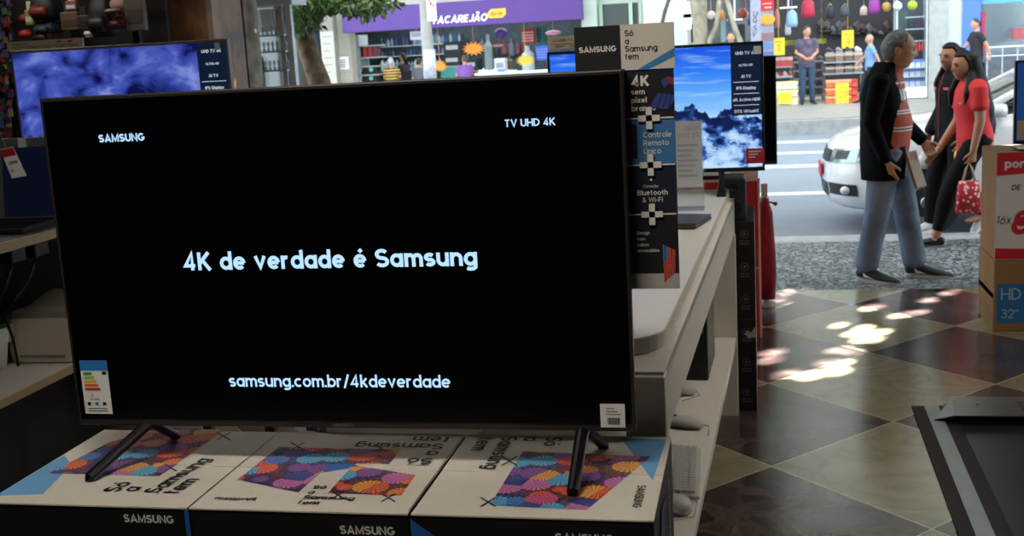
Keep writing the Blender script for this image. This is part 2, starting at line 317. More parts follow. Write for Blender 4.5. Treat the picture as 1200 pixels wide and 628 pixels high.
# brown marble column and the grey pillar behind it
bm_ = mat('brown_marble', '#95694a', .35, col2='#563a29', vscale=5, bump=.05)
b = MB(); b.loft([Vector((-3.675, 7.45, 0)), Vector((-3.675, 7.45, 3.1))], [(.295, .3)] * 2, 24, ex=5)
struct('column_brown_marble', b, bm_)
b = MB(); b.box((-3.62, 7.82, 0), (-3.445, 8.06, 3.1)).box((-3.66, 7.78, 0), (-3.40, 8.1, .12)); struct('pillar_grey', b, mat('old_plaster', '#8d8474', .85, col2='#5e564a', vscale=7, bump=.2))
# upper storeys across the street, with windows
up = MB(); up.m = 0; up.box((-30, 27.2, 3.25), (34, 37, 17.2))
up.m = 1
for i in range(-9, 10):
    for k in range(4): up.box((i * 3.1 - .7, 27.12, 4.6 + k * 3.1), (i * 3.1 + .7, 27.25, 6.4 + k * 3.1))
struct('facade_upper_storeys', up, [mat('upper_render', '#a9a497', .85, var=.15), mat('dark_glass', '#22292e', .15)])
# ------------------------------------------------------------------ front television
def screen_emit(name, col, e):
    m = bpy.data.materials.new(name); m.use_nodes = True; bs = m.node_tree.nodes['Principled BSDF']
    bs.inputs['Base Color'].default_value = (0, 0, 0, 1); bs.inputs['Emission Color'].default_value = lin(col); bs.inputs['Emission Strength'].default_value = e; bs.inputs['Roughness'].default_value = .3; return m
M_scr = mat('dark_screen', '#020203', .28, spec=.25); M_bez = mat('bezel', '#2c2624', .4); M_glow = screen_emit('screen_text', '#9fc3e6', 1.35); M_glow2 = screen_emit('screen_text_white', '#e6eef5', 1.1)
TX0, TX1, TZ0, TZ1, TY = -1.444, -.2405, .949, 1.650, 2.22
tv = thing('television', 'large television with a black screen and pale blue lettering on the cardboard cartons', 'television', (-.84, 2.24, .872))
b = MB(); b.box((TX0, TY, TZ0), (TX1, TY + .022, TZ1)); b.bbox((-.84, TY + .04, 1.2), (.9, .04, .42)); b.build('housing', M_bez, tv, bevel=.003)
b = MB(); b.box((TX0 + .008, TY - .002, TZ0 + .016), (TX1 - .008, TY, TZ1 - .008)); b.build('screen', M_scr, tv)
def scr(st, u0, v0, u1, bold):
    b = MB(); O = at(u0, v0, TY - .004); R = at(u1, v0 - (u1 - u0) * .0, TY - .004); b.text(st, O, X, Zv, w=(R - O).x, bold=bold); b.build('screen_lettering', M_glow, tv)
scr('SAMSUNG', 116, 167, 170, .035); scr('4K de verdade é Samsung', 215, 317, 560, .027); scr('TV UHD 4K', 592, 149, 651, .02); scr('samsung.com.br/4kdeverdade', 269, 453, 528, .014)
b = MB(); b.text('SAMSUNG', (-.865, TY - .0025, .9535), X, Zv, h=.007, bold=.02); b.build('maker_lettering', mat('dim_chrome', '#6c6c6c', .4), tv)
M_leg = mat('leg_metal', '#0a0a0b', .3)
for ap, fr, re in (((-1.285, 2.235, .953), (-1.355, 2.095, .872), (-1.300, 2.36, .872)), ((-.347, 2.235, .953), (-.347, 2.075, .872), (-.322, 2.335, .872))):
    for end in (fr, re):
        b = MB(); e = Vector(end) + Vector((0, 0, .008)); b.loft([Vector(ap), Vector(ap) * .5 + e * .5, e, e - Vector((0, 0, .007))], [(.014, .011), (.013, .010), (.012, .009), (.011, .009)], 12)
        b.build('leg', M_leg, tv, smooth=False, bevel=.002)
# energy label, bottom left of the screen
def quadpx(u0, v0, u1, v1, Y): p, q = at(u0, v0, Y), at(u1, v1, Y); return Vector((p.x, Y, q.z)), Vector((q.x, Y, p.z))
Lb = [M_paper, mat('label_blue', '#2f7fc4', .5), mat('e_green', '#2f9a4a', .5), mat('e_lime', '#9ac23c', .5), mat('e_yellow', '#e8c22e', .5), mat('e_orange', '#dd7a2a', .5), mat('e_red', '#c23a2c', .5), mat('ink', '#1b1b1d', .6)]
b = MB(); x0, x1, z0, z1 = -1.424, -1.360, .976, 1.094; yy = TY - .0035
def R_(b, m, xa, za, xb, zb, y): b.m = m; b.face([(xa, y, za), (xb, y, za), (xb, y, zb), (xa, y, zb)])
R_(b, 0, x0, z0, x1, z1, yy); R_(b, 1, x0, z1 - .022, x1, z1, yy - .0004)
for i in range(5): R_(b, 2 + i, x0 + .006, z1 - .032 - i * .0085, x0 + .026 + i * .004, z1 - .026 - i * .0085, yy - .0004)
R_(b, 7, x1 - .014, z1 - .031, x1 - .004, z1 - .024, yy - .0004)
b.m = 7; b.text('12', (x0 + .018, yy - .0005, z0 + .038), X, Zv, h=.006); b.text('kWh/mês', (x0 + .016, yy - .0005, z0 + .031), X, Zv, h=.004)
for i in range(3): R_(b, 1 if i == 1 else 7, x0 + .008 + i * .018, z0 + .019, x0 + .016 + i * .018, z0 + .026, yy - .0004)
for i in range(2): R_(b, 7, x0 + .008, z0 + .006 + i * .005, x1 - .01, z0 + .0075 + i * .005, yy - .0004)
tag(b.build('energy_label', Lb, tv), 'white energy label with coloured bars and blue top')
b = MB(); p, q = quadpx(703, 473, 733, 501, TY - .0035); R_(b, 0, p.x, p.z, q.x, q.z, TY - .0035)
for i in range(9): R_(b, 7, p.x + .014 + i * .0028, p.z + .006, p.x + .0155 + i * .0028 + (.0007 if i % 2 else 0), p.z + .02, TY - .004)
for i in range(3): R_(b, 7, p.x + .012, p.z + .026 + i * .006, p.x + .04 - i * .006, p.z + .0272 + i * .006, TY - .004)
tag(b.build('barcode_sticker', Lb, tv), 'small white barcode sticker in the corner')

# ------------------------------------------------------------------ three television cartons the television stands on
BT = .871
M_card = mat('carton_white', '#cfc8ba', .75, var=.06, vscale=5); M_cblk = mat('carton_black', '#0b0a0b', .5); M_cblue = mat('carton_blue', '#5f9ccc', .6); M_cblue2 = mat('carton_deep_blue', '#1c5fa8', .6)
M_ink = mat('ink', '#1b1b1d', .6)
def art_mat(name, sc):
    m = mat(name, '#c06030', .6); nt, bs, L = nodes(m); tc = nt.nodes.new('ShaderNodeTexCoord')
    def vor(s, d):
        v = nt.nodes.new('ShaderNodeTexVoronoi'); v.inputs['Scale'].default_value = s; mp = nt.nodes.new('ShaderNodeMapping'); mp.inputs['Location'].default_value = d
        L.new(tc.outputs['Object'], mp.inputs[0]); L.new(mp.outputs[0], v.inputs['Vector']); s_ = nt.nodes.new('ShaderNodeSeparateColor'); L.new(v.outputs['Color'], s_.inputs[0]); return v, s_, mp
    v1, s1, mp = vor(sc, (0, 0, 0)); r = nt.nodes.new('ShaderNodeValToRGB'); r.color_ramp.interpolation = 'CONSTANT'; L.new(s1.outputs[0], r.inputs[0])
    pal = ['#f0642a', '#e05088', '#3a7fc8', '#f58838', '#8a4aa0', '#58b4e4', '#e4502e', '#d878b8', '#2b3f96', '#f6a83c', '#f0642a']
    e = r.color_ramp.elements
    for i, c in enumerate(pal):
        k = e[i] if i < 2 else e.new(i / len(pal)); k.position = i / len(pal); k.color = lin(c)
    sv_ = nt.nodes.new('ShaderNodeVectorMath'); sv_.operation = 'SUBTRACT'; L.new(mp.outputs[0], sv_.inputs[0]); L.new(v1.outputs['Position'], sv_.inputs[1]); sx_ = nt.nodes.new('ShaderNodeSeparateXYZ'); L.new(sv_.outputs[0], sx_.inputs[0])
    pet = mth(nt, 'SINE', mth(nt, 'MULTIPLY', mth(nt, 'ARCTAN2', sx_.outputs[1], sx_.outputs[0]), 17.0))
    v2, s2, _ = vor(sc * 5, (3, 1, 0)); dk = mth(nt, 'MULTIPLY', s2.outputs[0], .8)
    d = mth(nt, 'MULTIPLY', v1.outputs['Distance'], 1.2); sh = mth(nt, 'SINE', mth(nt, 'MULTIPLY', v1.outputs['Distance'], 60.0))
    c = mixc(nt, mth(nt, 'MULTIPLY', mth(nt, 'ADD', sh, 1.0), .05), r.outputs[0], lin('#f6d9c4')); c = mixc(nt, mth(nt, 'MULTIPLY', mth(nt, 'ADD', pet, 1.0), .33), c, lin('#1c1430')); c = mixc(nt, mth(nt, 'MULTIPLY', mth(nt, 'GREATER_THAN', v1.outputs['Distance'], .62), .8), c, lin('#151a3a')); L.new(c, bs.inputs['Base Color']); return m
M_art = art_mat('paper_fan_art', 19)
CM = [M_card, M_cblk, M_cblue, M_cblue2, M_art, M_ink, mat('dark_flap', '#2a2624', .7), mat('white_print', '#d8d6d2', .6)]
def carton(x0, x1, label, paint):
    r = thing('television_carton', label, 'box', ((x0 + x1) / 2, 2.19, 0), group='cartons under the front television')
    b = MB(); b.m = 1; b.box((x0, 1.972, 0), (x1, 2.418, BT - .004)); b.build('carton_body', CM, r, bevel=.003)
    b = MB(); b.m = 0                                     # lid flaps with a slightly lifted, uneven front edge
    n = 8; ym = 2.195
    for ya, yb in ((1.970, ym - .001), (ym + .001, 2.420)):
        for i in range(n):
            xa, xb = x0 + (x1 - x0) * i / n, x0 + (x1 - x0) * (i + 1) / n
            b.box((xa, ya, BT - .0035), (xb, yb, BT - .0005))
    b.build('lid_flap', CM, r)
    b = MB(); paint(b); b.build('printing', CM, r); return r
def poly(b, m, pts, z=BT, dz=0): b.m = m; b.face([atz(u, v, z) + Vector((0, 0, dz)) for u, v in pts])
def pol3(b, m, pts): b.m = m; b.face(pts)
def tops(b, st, x, y, R, h, bold=.020): b.m = 5; U = Vector((-R[1], R[0], 0)); R = (R[0], R[1], 0); b.text(st, (x, y, BT + .0012), R, U, h=h, bold=bold)
def cross(b, u, v, a, z=BT + .001):
    b.m = 5
    for p, q in (((-1, -.6), (1, .6)), ((-1, .6), (1, -.6))):
        A = atz(u + p[0] * a, v + p[1] * a, z); B = atz(u + q[0] * a, v + q[1] * a, z); d = (B - A).normalized().cross(Zv) * .0022
        b.face([A - d, A + d, B + d, B - d])
def paintL(b):
    poly(b, 2, [(-6, 581), (1, 577), (75, 533), (84, 545), (50, 579)]); poly(b, 4, [(56, 555), (127, 519), (179, 504), (264, 503), (187, 558), (115, 556)], dz=.0004)
    for st, x, h in (('Só', -1.262, .036), ('a', -1.224, .036), ('Samsung', -1.173, .036), ('tem', -1.130, .036)): tops(b, st, x, 2.035 if len(st) > 1 else 2.04, (.12, .993), h)
    cross(b, 262, 511, 8); cross(b, 200, 548, 7)
    b.m = 5; b.text('SAMSUNG', (-1.42, 2.30, BT + .001), (.3, .95, 0), (-.95, .3, 0), h=.010)
    b.m = 7; b.text('SAMSUNG', (-1.212, 1.9695, .838), X, Zv, w=.105, bold=.03); b.m = 3; R_(b, 3, -1.083, 0.0, -1.074, BT - .004, 1.9695)
def paintM(b):
    poly(b, 3, [(388, 542), (414, 545), (418, 541), (400, 549), (378, 552)], dz=.0002); poly(b, 4, [(278, 562), (327, 524), (470, 527), (456, 544), (414, 543), (388, 544), (377, 553), (350, 577)], dz=.0004)
    poly(b, 4, [(414, 545), (487, 557), (470, 581), (384, 578)], dz=.0007); poly(b, 3, [(385, 544), (419, 543), (408, 549), (378, 554)], dz=.0005)
    for i, st in enumerate(('Só', 'a', 'Samsung', 'tem')): tops(b, st, -.866, 2.078 - i * .026, (1, 0), .019)
    for i, st in enumerate(('Só', 'a', 'Samsung', 'tem')):
        tops(b, st, -.665, 2.262 + i * .045, (-1, 0), .036)
    b.m = 5; b.text('SAMSUNG', (-.955, 2.025, BT + .001), -X, -Yv, h=.014, bold=.02); b.text('SAMSUNG', (-.665, 2.225, BT + .001), -X, -Yv, h=.008)
    for u, v in ((349, 523), (446, 525), (396, 580), (455, 583)): cross(b, u, v, 8)
    b.m = 7; b.text('SAMSUNG', (-.772, 1.9695, .828), X, Zv, w=.107, bold=.03)
    b.m = 6
    for k in range(2): b.face([(-.640 + k * .004, 1.98, BT + .001), (-.6385 + k * .004, 1.98, BT + .001), (-.6385 + k * .004, 2.41, BT + .001), (-.640 + k * .004, 2.41, BT + .001)])
def paintR(b):
    poly(b, 2, [(727, 513), (781, 515), (765, 563), (744, 535)], dz=.0001); poly(b, 4, [(613, 529), (763, 535), (687, 598), (574, 592)], dz=.0004)
    for st, x, y in (('Só', -.455, 2.404), ('a', -.503, 2.404), ('Samsung', -.553, 2.404), ('tem', -.603, 2.395)): tops(b, st, x + .002, y, (0, -1), .036)
    cross(b, 597, 540, 9); cross(b, 572, 588, 9)
    b.m = 5; b.text('SAMSUNG', (-.232, 2.135, BT + .001), -Yv, X, w=.11, bold=.02)
    b.m = 7; b.text('SAMSUNG', (-.365, 1.9695, .826), X, Zv, w=.105, bold=.03)
    b.m = 3; b.face([(-.634, 1.9695, .862), (-.634, 1.9695, .80), (-.55, 1.9695, .80)])
    xs = -.1855                                           # printing on the dark right-hand side
    b.m = 7; b.text('SAMSUNG', (xs, 2.30, .70), Zv, -Yv, h=.02, bold=.02)
    b.m = 4; b.face([(xs, 2.04, .74), (xs, 2.15, .74), (xs, 2.19, .83), (xs, 2.10, .83)])
carton(-1.512, -1.077, 'leftmost of three white-topped cartons, with a slanted paper-fan picture and lettering turned sideways', paintL)
carton(-1.073, -.638, 'middle white-topped carton with two paper-fan pictures, under the centre of the television', paintM)
carton(-.632, -.188, 'right carton beside the white counter, with a blue corner and one television leg', paintR)

# ------------------------------------------------------------------ cardboard promotion board behind the television's right edge
PY = 2.262
pr = thing('promotion_board', 'tall cardboard promotion board with black and pale header fixed behind the front television', 'sign', (-.2, PY, 1.225))
SM = [mat('board_black', '#19181b', .6), mat('board_pale', '#ddd5c8', .7), mat('board_blue', '#3f78ad', .6), mat('board_navy', '#141c30', .6), mat('board_grey', '#b5b0a8', .7), mat('sign_white', '#e8e3da', .7), M_ink, M_art, mat('cube_red', '#a03038', .5), mat('cube_blue', '#3b4a8c', .5), mat('sky_stripe', '#3f86b8', .6)]
hx0, hx1, hx2, hz0, hz1 = -.335, -.2475, -.1475, 1.647, 1.731; sx0, sx1, sz0 = -.247, -.1505, 1.226
b = MB(); b.m = 0; b.box((hx0, PY, hz0), (hx1, PY + .006, hz1)); b.m = 1; b.box((hx1, PY - .002, hz0), (hx2, PY + .006, hz1)); f = PY - .0026
b.m = 5; b.text('SAMSUNG', (hx0 + .008, f + .002, hz0 + .036), X, Zv, w=.071, bold=.035)
b.m = 6
for i, st in enumerate(('Só', 'a', 'Samsung', 'tem')): b.text(st, (hx1 + .008, f, hz1 - .0215 - i * .0143), X, Zv, h=.0112, bold=.01)
b.m = 10; b.face([(hx1 + .03, f, hz0), (hx1 + .05, f, hz0), (hx2, f, hz0 + .022), (hx2, f, hz0 + .037)]); b.m = 6
tag(b.build('header', SM, pr), 'header half black and half pale with a blue stripe')
bz = [1.6465, 1.5555, 1.467, 1.372, 1.226]
b = MB(); f = PY - .0006
for i, m in enumerate((0, 2, 3, 0)): b.m = m; b.box((sx0, PY, bz[i + 1]), (sx1, PY + .006, bz[i]))
b.m = 4; b.face([(sx0, f, sz0), (sx1, f, sz0), (sx1, f, sz0 + .030), (sx0, f, sz0 + .030)])
b.m = 5
b.text('4K', (sx0 + .0155, f, 1.616), X, Zv, h=.0195, bold=.045)
for i, st in enumerate(('sem', 'pixel', 'branco')): b.text(st, (sx0 + .0155, f, 1.6005 - i * .0155), X, Zv, h=.0105, bold=.03)
for i, st in enumerate(('Controle', 'Remoto', 'Único')): b.text(st, (sx0 + .036, f, 1.519 - i * .0155), X, Zv, h=.0105, bold=.005)
b.text('Conexão', (sx0 + .047, f, 1.4235), X, Zv, h=.0055, center=True); b.text('Bluetooth', (sx0 + .050, f, 1.409), X, Zv, h=.0098, bold=.02, center=True); b.text('& Wi-Fi', (sx0 + .050, f, 1.3955), X, Zv, h=.0095, bold=.01, center=True)
for i, st in enumerate(('Design', 'com', 'cabos', 'escondidos')): b.text(st, (sx0 + .018, f, 1.333 - i * .0115), X, Zv, h=.0062, bold=.01)
b.face([(sx0 + .046, f, 1.4365), (sx0 + .050, f, 1.4365), (sx0 + .050, f, 1.4445), (sx0 + .046, f, 1.4445)])
b.m = 0; b.box((sx0 + .007, f - .001, 1.482), (sx0 + .024, f, 1.545)); b.m = 3; b.box((sx0 + .009, f - .0015, 1.50), (sx0 + .022, f, 1.53))
b.m = 9; b.prism([(sx0 + .050, f, 1.575), (sx0 + .085, f, 1.570), (sx1, f, 1.587), (sx1, f, 1.597), (sx0 + .066, f, 1.602)], (0, -.0006, 0)); b.m = 3
for k in range(1, 4): b.face([(sx0 + .052 + k * .011, f - .001, 1.573), (sx0 + .053 + k * .011, f - .001, 1.573), (sx0 + .066 + k * .009, f - .001, 1.6), (sx0 + .065 + k * .009, f - .001, 1.6)])
b.m = 8; b.face([(sx1 - .012, f, 1.632), (sx1, f, 1.629), (sx1, f, 1.615), (sx1 - .009, f, 1.618)]); b.m = 9; b.face([(sx1 - .024, f, 1.624), (sx1 - .012, f, 1.632), (sx1 - .009, f, 1.618), (sx1 - .018, f, 1.610)])
b.m = 7; b.face([(sx1 - .030, f - .0004, 1.313), (sx1 - .006, f - .0004, 1.301), (sx1 - .007, f - .0004, 1.259), (sx1 - .029, f - .0004, 1.238)])
b.build('feature_strip', SM, pr)
for z in bz[1:4]:
    b = MB(); cx = (sx0 + sx1) / 2; w, a = .0056, .0205; b.box((cx - w, f - .004, z - a), (cx + w, f, z + a)); b.box((cx - a, f - .004, z - w), (cx + a, f, z + w)); b.box((cx - .046, f - .0012, z - .0014), (cx + .046, f, z + .0014)); b.build('plus_sign', SM[5], pr)
b = MB(); b.box((-.30, 2.243, 1.40), (-.242, PY + .004, 1.65)); tag(b.build('bracket', SM[0], pr), 'black strip that holds the board to the television')

# ------------------------------------------------------------------ white counter with a low shelf
ct = thing('display_counter', 'long white counter with rounded end and a low open shelf, behind the front television', 'counter', (-.155, 3.9, 0), -.0365 + 0.0)
def cl(x, y, z): return Vector((x, y - 3.9, z))             # counter-local: x across (0 = right edge), y along
b = MB(); W = .85; pts = []                                # slab with rounded near corners
for k in range(7): th = math.pi / 2 * k / 6; pts.append((-.12 + .10 * math.sin(th) - .0, 2.62 + .12 - .12 * math.cos(th)))
pts = pts + [(-.02, 5.32), (-W, 5.32), (-W, 2.62)]
b.prism([cl(x, y, .992) for x, y in pts], (0, 0, .04)); tag(b.build('worktop', M_white, ct, local=True, bevel=.004), 'white worktop with a rounded corner')
def cbox(b, x0, y0, z0, x1, y1, z1): a, c = cl(x0, y0, z0), cl(x1, y1, z1); return b.box(a, c)
M_wh2 = mat('white_carcass', '#ebe4d6', .45)
b = MB(); cbox(b, -.045, 2.50, .835, 0, 5.32, .985); cbox(b, -W, 2.50, .835, -W + .03, 5.32, .985); cbox(b, -W, 2.50, .965, 0, 5.32, .991); b.build('apron', M_wh2, ct, local=True, bevel=.002)
b = MB(); cbox(b, -.085, 2.48, 0, .004, 2.54, .984); b.build('end_panel', M_wh2, ct, local=True, bevel=.003)
b = MB(); cbox(b, -.13, 5.26, 0, .004, 5.32, .834); cbox(b, -W, 5.27, 0, -.13, 5.31, .834); b.build('end_panel', M_wh2, ct, local=True, bevel=.003)
b = MB(); cbox(b, -W, 2.55, .335, 0, 5.255, .37); b.build('shelf', M_wh2, ct, local=True, bevel=.002)
b = MB(); cbox(b, -W, 2.55, 0, -W + .03, 5.255, .834); cbox(b, -.60, 2.6, 0, -.57, 5.2, .334); b.build('back_panel', M_wh2, ct, local=True)
# things on its shelf
M_mouse = mat('pale_plastic', '#c9c6bd', .4)
def mouse(u, v, rz, label, s=1.0, mt=M_mouse):
    p = atz(u, v, .37); r = thing('computer_mouse', label, 'mouse', p, rz, 'mice on the counter shelf')
    b = MB(); vs = []
    b.loft([(0, -.058 * s, .006), (0, -.05 * s, .014), (0, -.02 * s, .02), (0, .02 * s, .019), (0, .048 * s, .013), (0, .056 * s, .006)], [(.012, .006), (.026 * s, .014), (.032 * s, .02), (.03 * s, .019), (.024 * s, .013), (.01, .005)], 16)
    b.build('mouse_shell', mt, r, local=True, smooth=True)
    b = MB(); b.box((-.001, .02 * s, .034), (.001, .05 * s, .036)); b.lathe((-.004, .03 * s, .036), [(.006, 0), (.006, .008)], 12, (1, 0, 0)); b.build('scroll_wheel', M_grey, r, local=True)
    b = MB(); pt = [Vector((0, .055 * s, .006)), Vector((.02, .085 * s, .004)), Vector((.05, .08 * s, .004)), Vector((.055, .03 * s, .004)), Vector((.03, -.07 * s, .004)), Vector((-.06, -.10 * s, .004))]; b.tube(pt, .0022); b.build('cable', mt, r, local=True, smooth=True)
mouse(801, 459, .5, 'pale computer mouse farthest along the counter shelf, beside the black computer tower', 1.15)
mouse(802, 500, 1.2, 'pale computer mouse at the near end of the black tower, just behind the keyboard', 1.15)
mouse(797, 596, .2, 'shiny white computer mouse nearest the cartons, in front of the keyboard', 1.0, mat('shiny_white', '#dedbd4', .15))
kb = thing('keyboard', 'pale computer keyboard lying along the counter shelf between two mice', 'keyboard', tuple(atz(794, 556, .37)), .035)
b = MB(); b.prism([(-.07, -.21, 0), (.07, -.21, 0), (.07, -.21, .012), (-.07, -.21, .024)], (0, .42, 0)); b.build('keyboard_base', M_mouse, kb, local=True, bevel=.003)
b = MB()
for i in range(5):
    for k in range(18): b.bbox((.048 - i * .022, -.19 + k * .0222, .021 + i * .0021), (.018, .019, .008))
b.build('keys', M_mouse, kb, local=True)
pt_ = thing('computer_tower', 'black computer tower standing on the counter shelf beside the farthest mouse', 'computer', tuple(atz(806, 444, .37)), -.036)
b = MB(); b.box((-.10, -.02, 0), (.083, .36, .36)); b.build('case', mat('tower_black', '#111113', .45), pt_, local=True, bevel=.006)
b = MB(); b.box((-.088, -.024, .25), (.055, -.02, .29)); b.box((-.088, -.024, .31), (.055, -.02, .335)); b.lathe((.06, -.022, .2), [(.009, -.004), (.009, .002)], 14, (0, -1, 0)); b.build('drive_bay', M_grey, pt_, local=True)
# acrylic price holder, closed notebook on the worktop
ah = thing('acrylic_price_holder', 'clear acrylic holder with a white price sheet standing on the white counter', 'sign', (-.262, 4.72, 1.033))
M_acr = mat('acrylic', '#e8f0f2', .08, trans=.85, alpha=.45)
b = MB(); b.prism([(-.262 - .055, 4.72, 1.036), (-.262 + .055, 4.72, 1.036), (-.262 + .055, 4.722, 1.385), (-.262 - .055, 4.722, 1.385)], (0, .003, 0)); b.box((-.317, 4.66, 1.033), (-.207, 4.78, 1.036)); b.build('holder', M_acr, ah)
b = MB(); b.m = 0; b.box((-.314, 4.7185, 1.12), (-.212, 4.7195, 1.38)); b.m = 1; f = 4.718
b.text('noqo', (-.218, f, 1.345), -X, Zv, h=.02); b.text('R$ 1.999', (-.222, f, 1.315), -X, Zv, w=.085)
for i in range(7): b.face([(-.306, f, 1.29 - i * .02), (-.306 + .08 - (i % 3) * .012, f, 1.29 - i * .02), (-.306 + .08 - (i % 3) * .012, f, 1.282 - i * .02), (-.306, f, 1.282 - i * .02)])
b.build('price_sheet', [mat('thin_sheet', '#e6e8ea', .7), mat('faint_ink', '#c3c3c6', .7)], ah)
nb = thing('notebook_computer', 'closed dark notebook computer lying on the counter behind the promotion board', 'laptop', (-.36, 4.35, 1.033), -.2)
b = MB(); b.box((-.17, -.12, 0), (.17, .12, .012)); b.build('base', mat('notebook_grey', '#3a3b3d', .4), nb, local=True, bevel=.004); b = MB(); b.box((-.17, -.12, .0135), (.17, .12, .02)); b.build('lid', mat('notebook_grey', '#3a3b3d', .4), nb, local=True, bevel=.003)
# ------------------------------------------------------------------ two wall-sized demo televisions
def sky_pic():
    """stormy violet-blue clouds over dark hills, shown on a screen (uv 0..1)"""
    m = bpy.data.materials.new('cloud_picture'); m.use_nodes = True; nt, bs, L = nodes(m); bs.inputs['Base Color'].default_value = (0, 0, 0, 1); bs.inputs['Roughness'].default_value = .3
    uv = nt.nodes.new('ShaderNodeUVMap'); mp = nt.nodes.new('ShaderNodeMapping'); mp.inputs['Scale'].default_value = (2.6, 2.2, 1); mp.inputs['Rotation'].default_value = (0, 0, .35); L.new(uv.outputs[0], mp.inputs[0])
    n = nt.nodes.new('ShaderNodeTexNoise'); n.inputs['Scale'].default_value = 1.9; n.inputs['Detail'].default_value = 7; n.inputs['Roughness'].default_value = .52; n.inputs['Distortion'].default_value = .5; L.new(mp.outputs[0], n.inputs['Vector'])
    r = nt.nodes.new('ShaderNodeValToRGB'); L.new(n.outputs['Fac'], r.inputs[0]); e = r.color_ramp.elements
    e[0].position = .38; e[0].color = lin('#0c124c'); e[1].position = .66; e[1].color = lin('#8190da'); k = e.new(.47); k.color = lin('#3443a0'); k = e.new(.56); k.color = lin('#4a5cba')
    sp = nt.nodes.new('ShaderNodeSeparateXYZ'); L.new(uv.outputs[0], sp.inputs[0])
    n2 = nt.nodes.new('ShaderNodeTexNoise'); n2.inputs['Scale'].default_value = 9; n2.inputs['Detail'].default_value = 6; L.new(uv.outputs[0], n2.inputs['Vector'])
    rd = mth(nt, 'ADD', mth(nt, 'MULTIPLY', n2.outputs['Fac'], .25), .24); mask = mth(nt, 'LESS_THAN', sp.outputs[1], rd)
    hill = mixc(nt, mth(nt, 'GREATER_THAN', n2.outputs['Fac'], .5), lin('#101a48'), lin('#3a4a90')); hill = mixc(nt, mth(nt, 'LESS_THAN', sp.outputs[1], .17), hill, lin('#10151c'))
    L.new(mixc(nt, mask, r.outputs[0], hill), bs.inputs['Emission Color']); bs.inputs['Emission Strength'].default_value = .85; return m
def mountain_pic():
    m = bpy.data.materials.new('mountain_picture'); m.use_nodes = True; nt, bs, L = nodes(m); bs.inputs['Base Color'].default_value = (0, 0, 0, 1); bs.inputs['Roughness'].default_value = .3
    uv = nt.nodes.new('ShaderNodeUVMap'); sp = nt.nodes.new('ShaderNodeSeparateXYZ'); L.new(uv.outputs[0], sp.inputs[0]); u, v = sp.outputs[0], sp.outputs[1]
    r = nt.nodes.new('ShaderNodeValToRGB'); e = r.color_ramp.elements; L.new(v, r.inputs[0])
    e[0].position = .42; e[0].color = lin('#8fc4f2'); e[1].position = 1; e[1].color = lin('#1450d8'); k = e.new(.62); k.color = lin('#5ca4f0'); k = e.new(.8); k.color = lin('#2a78ec')
    mp = nt.nodes.new('ShaderNodeMapping'); mp.inputs['Scale'].default_value = (1.5, 9, 1); mp.inputs['Rotation'].default_value = (0, 0, -.12); L.new(uv.outputs[0], mp.inputs[0])
    c = nt.nodes.new('ShaderNodeTexNoise'); c.inputs['Scale'].default_value = 2; c.inputs['Detail'].default_value = 6; L.new(mp.outputs[0], c.inputs['Vector'])
    sky = mixc(nt, mth(nt, 'MULTIPLY', mth(nt, 'MAXIMUM', mth(nt, 'SUBTRACT', c.outputs['Fac'], .52), 0.0), 3.0), r.outputs[0], lin('#b8dcfa'))
    def nz(s, d, seed, vec=None):
        n = nt.nodes.new('ShaderNodeTexNoise'); n.noise_dimensions = '4D'; n.inputs['W'].default_value = seed; n.inputs['Scale'].default_value = s; n.inputs['Detail'].default_value = d; n.inputs['Roughness'].default_value = .62
        L.new(vec or uv.outputs[0], n.inputs['Vector']); return n.outputs['Fac']
    cu = nt.nodes.new('ShaderNodeCombineXYZ'); L.new(u, cu.inputs[0]); ridge = mth(nt, 'ADD', mth(nt, 'MULTIPLY', nz(6, 7, 2.3, cu.outputs[0]), .62), .17)
    mask = mth(nt, 'LESS_THAN', v, ridge); t = nz(9, 9, 5.1)
    r2 = nt.nodes.new('ShaderNodeValToRGB'); L.new(mth(nt, 'ADD', t, mth(nt, 'MULTIPLY', mth(nt, 'SUBTRACT', ridge, v), .36)), r2.inputs[0]); e = r2.color_ramp.elements
    e[0].position = .50; e[0].color = lin('#0b1a4a'); e[1].position = .68; e[1].color = lin('#b9d6f2'); k = e.new(.57); k.color = lin('#3a62b0'); k = e.new(.60); k.color = lin('#8ab4e4')
    L.new(mixc(nt, mask, sky, r2.outputs[0]), bs.inputs['Emission Color']); bs.inputs['Emission Strength'].default_value = 1.0; return m
M_panel = screen_emit('panel_dark', '#0c1a30', 1); M_list = screen_emit('list_text', '#cfd8e6', .9); M_bzl = mat('silver_bezel', '#8a7f7a', .4, metal=.3)
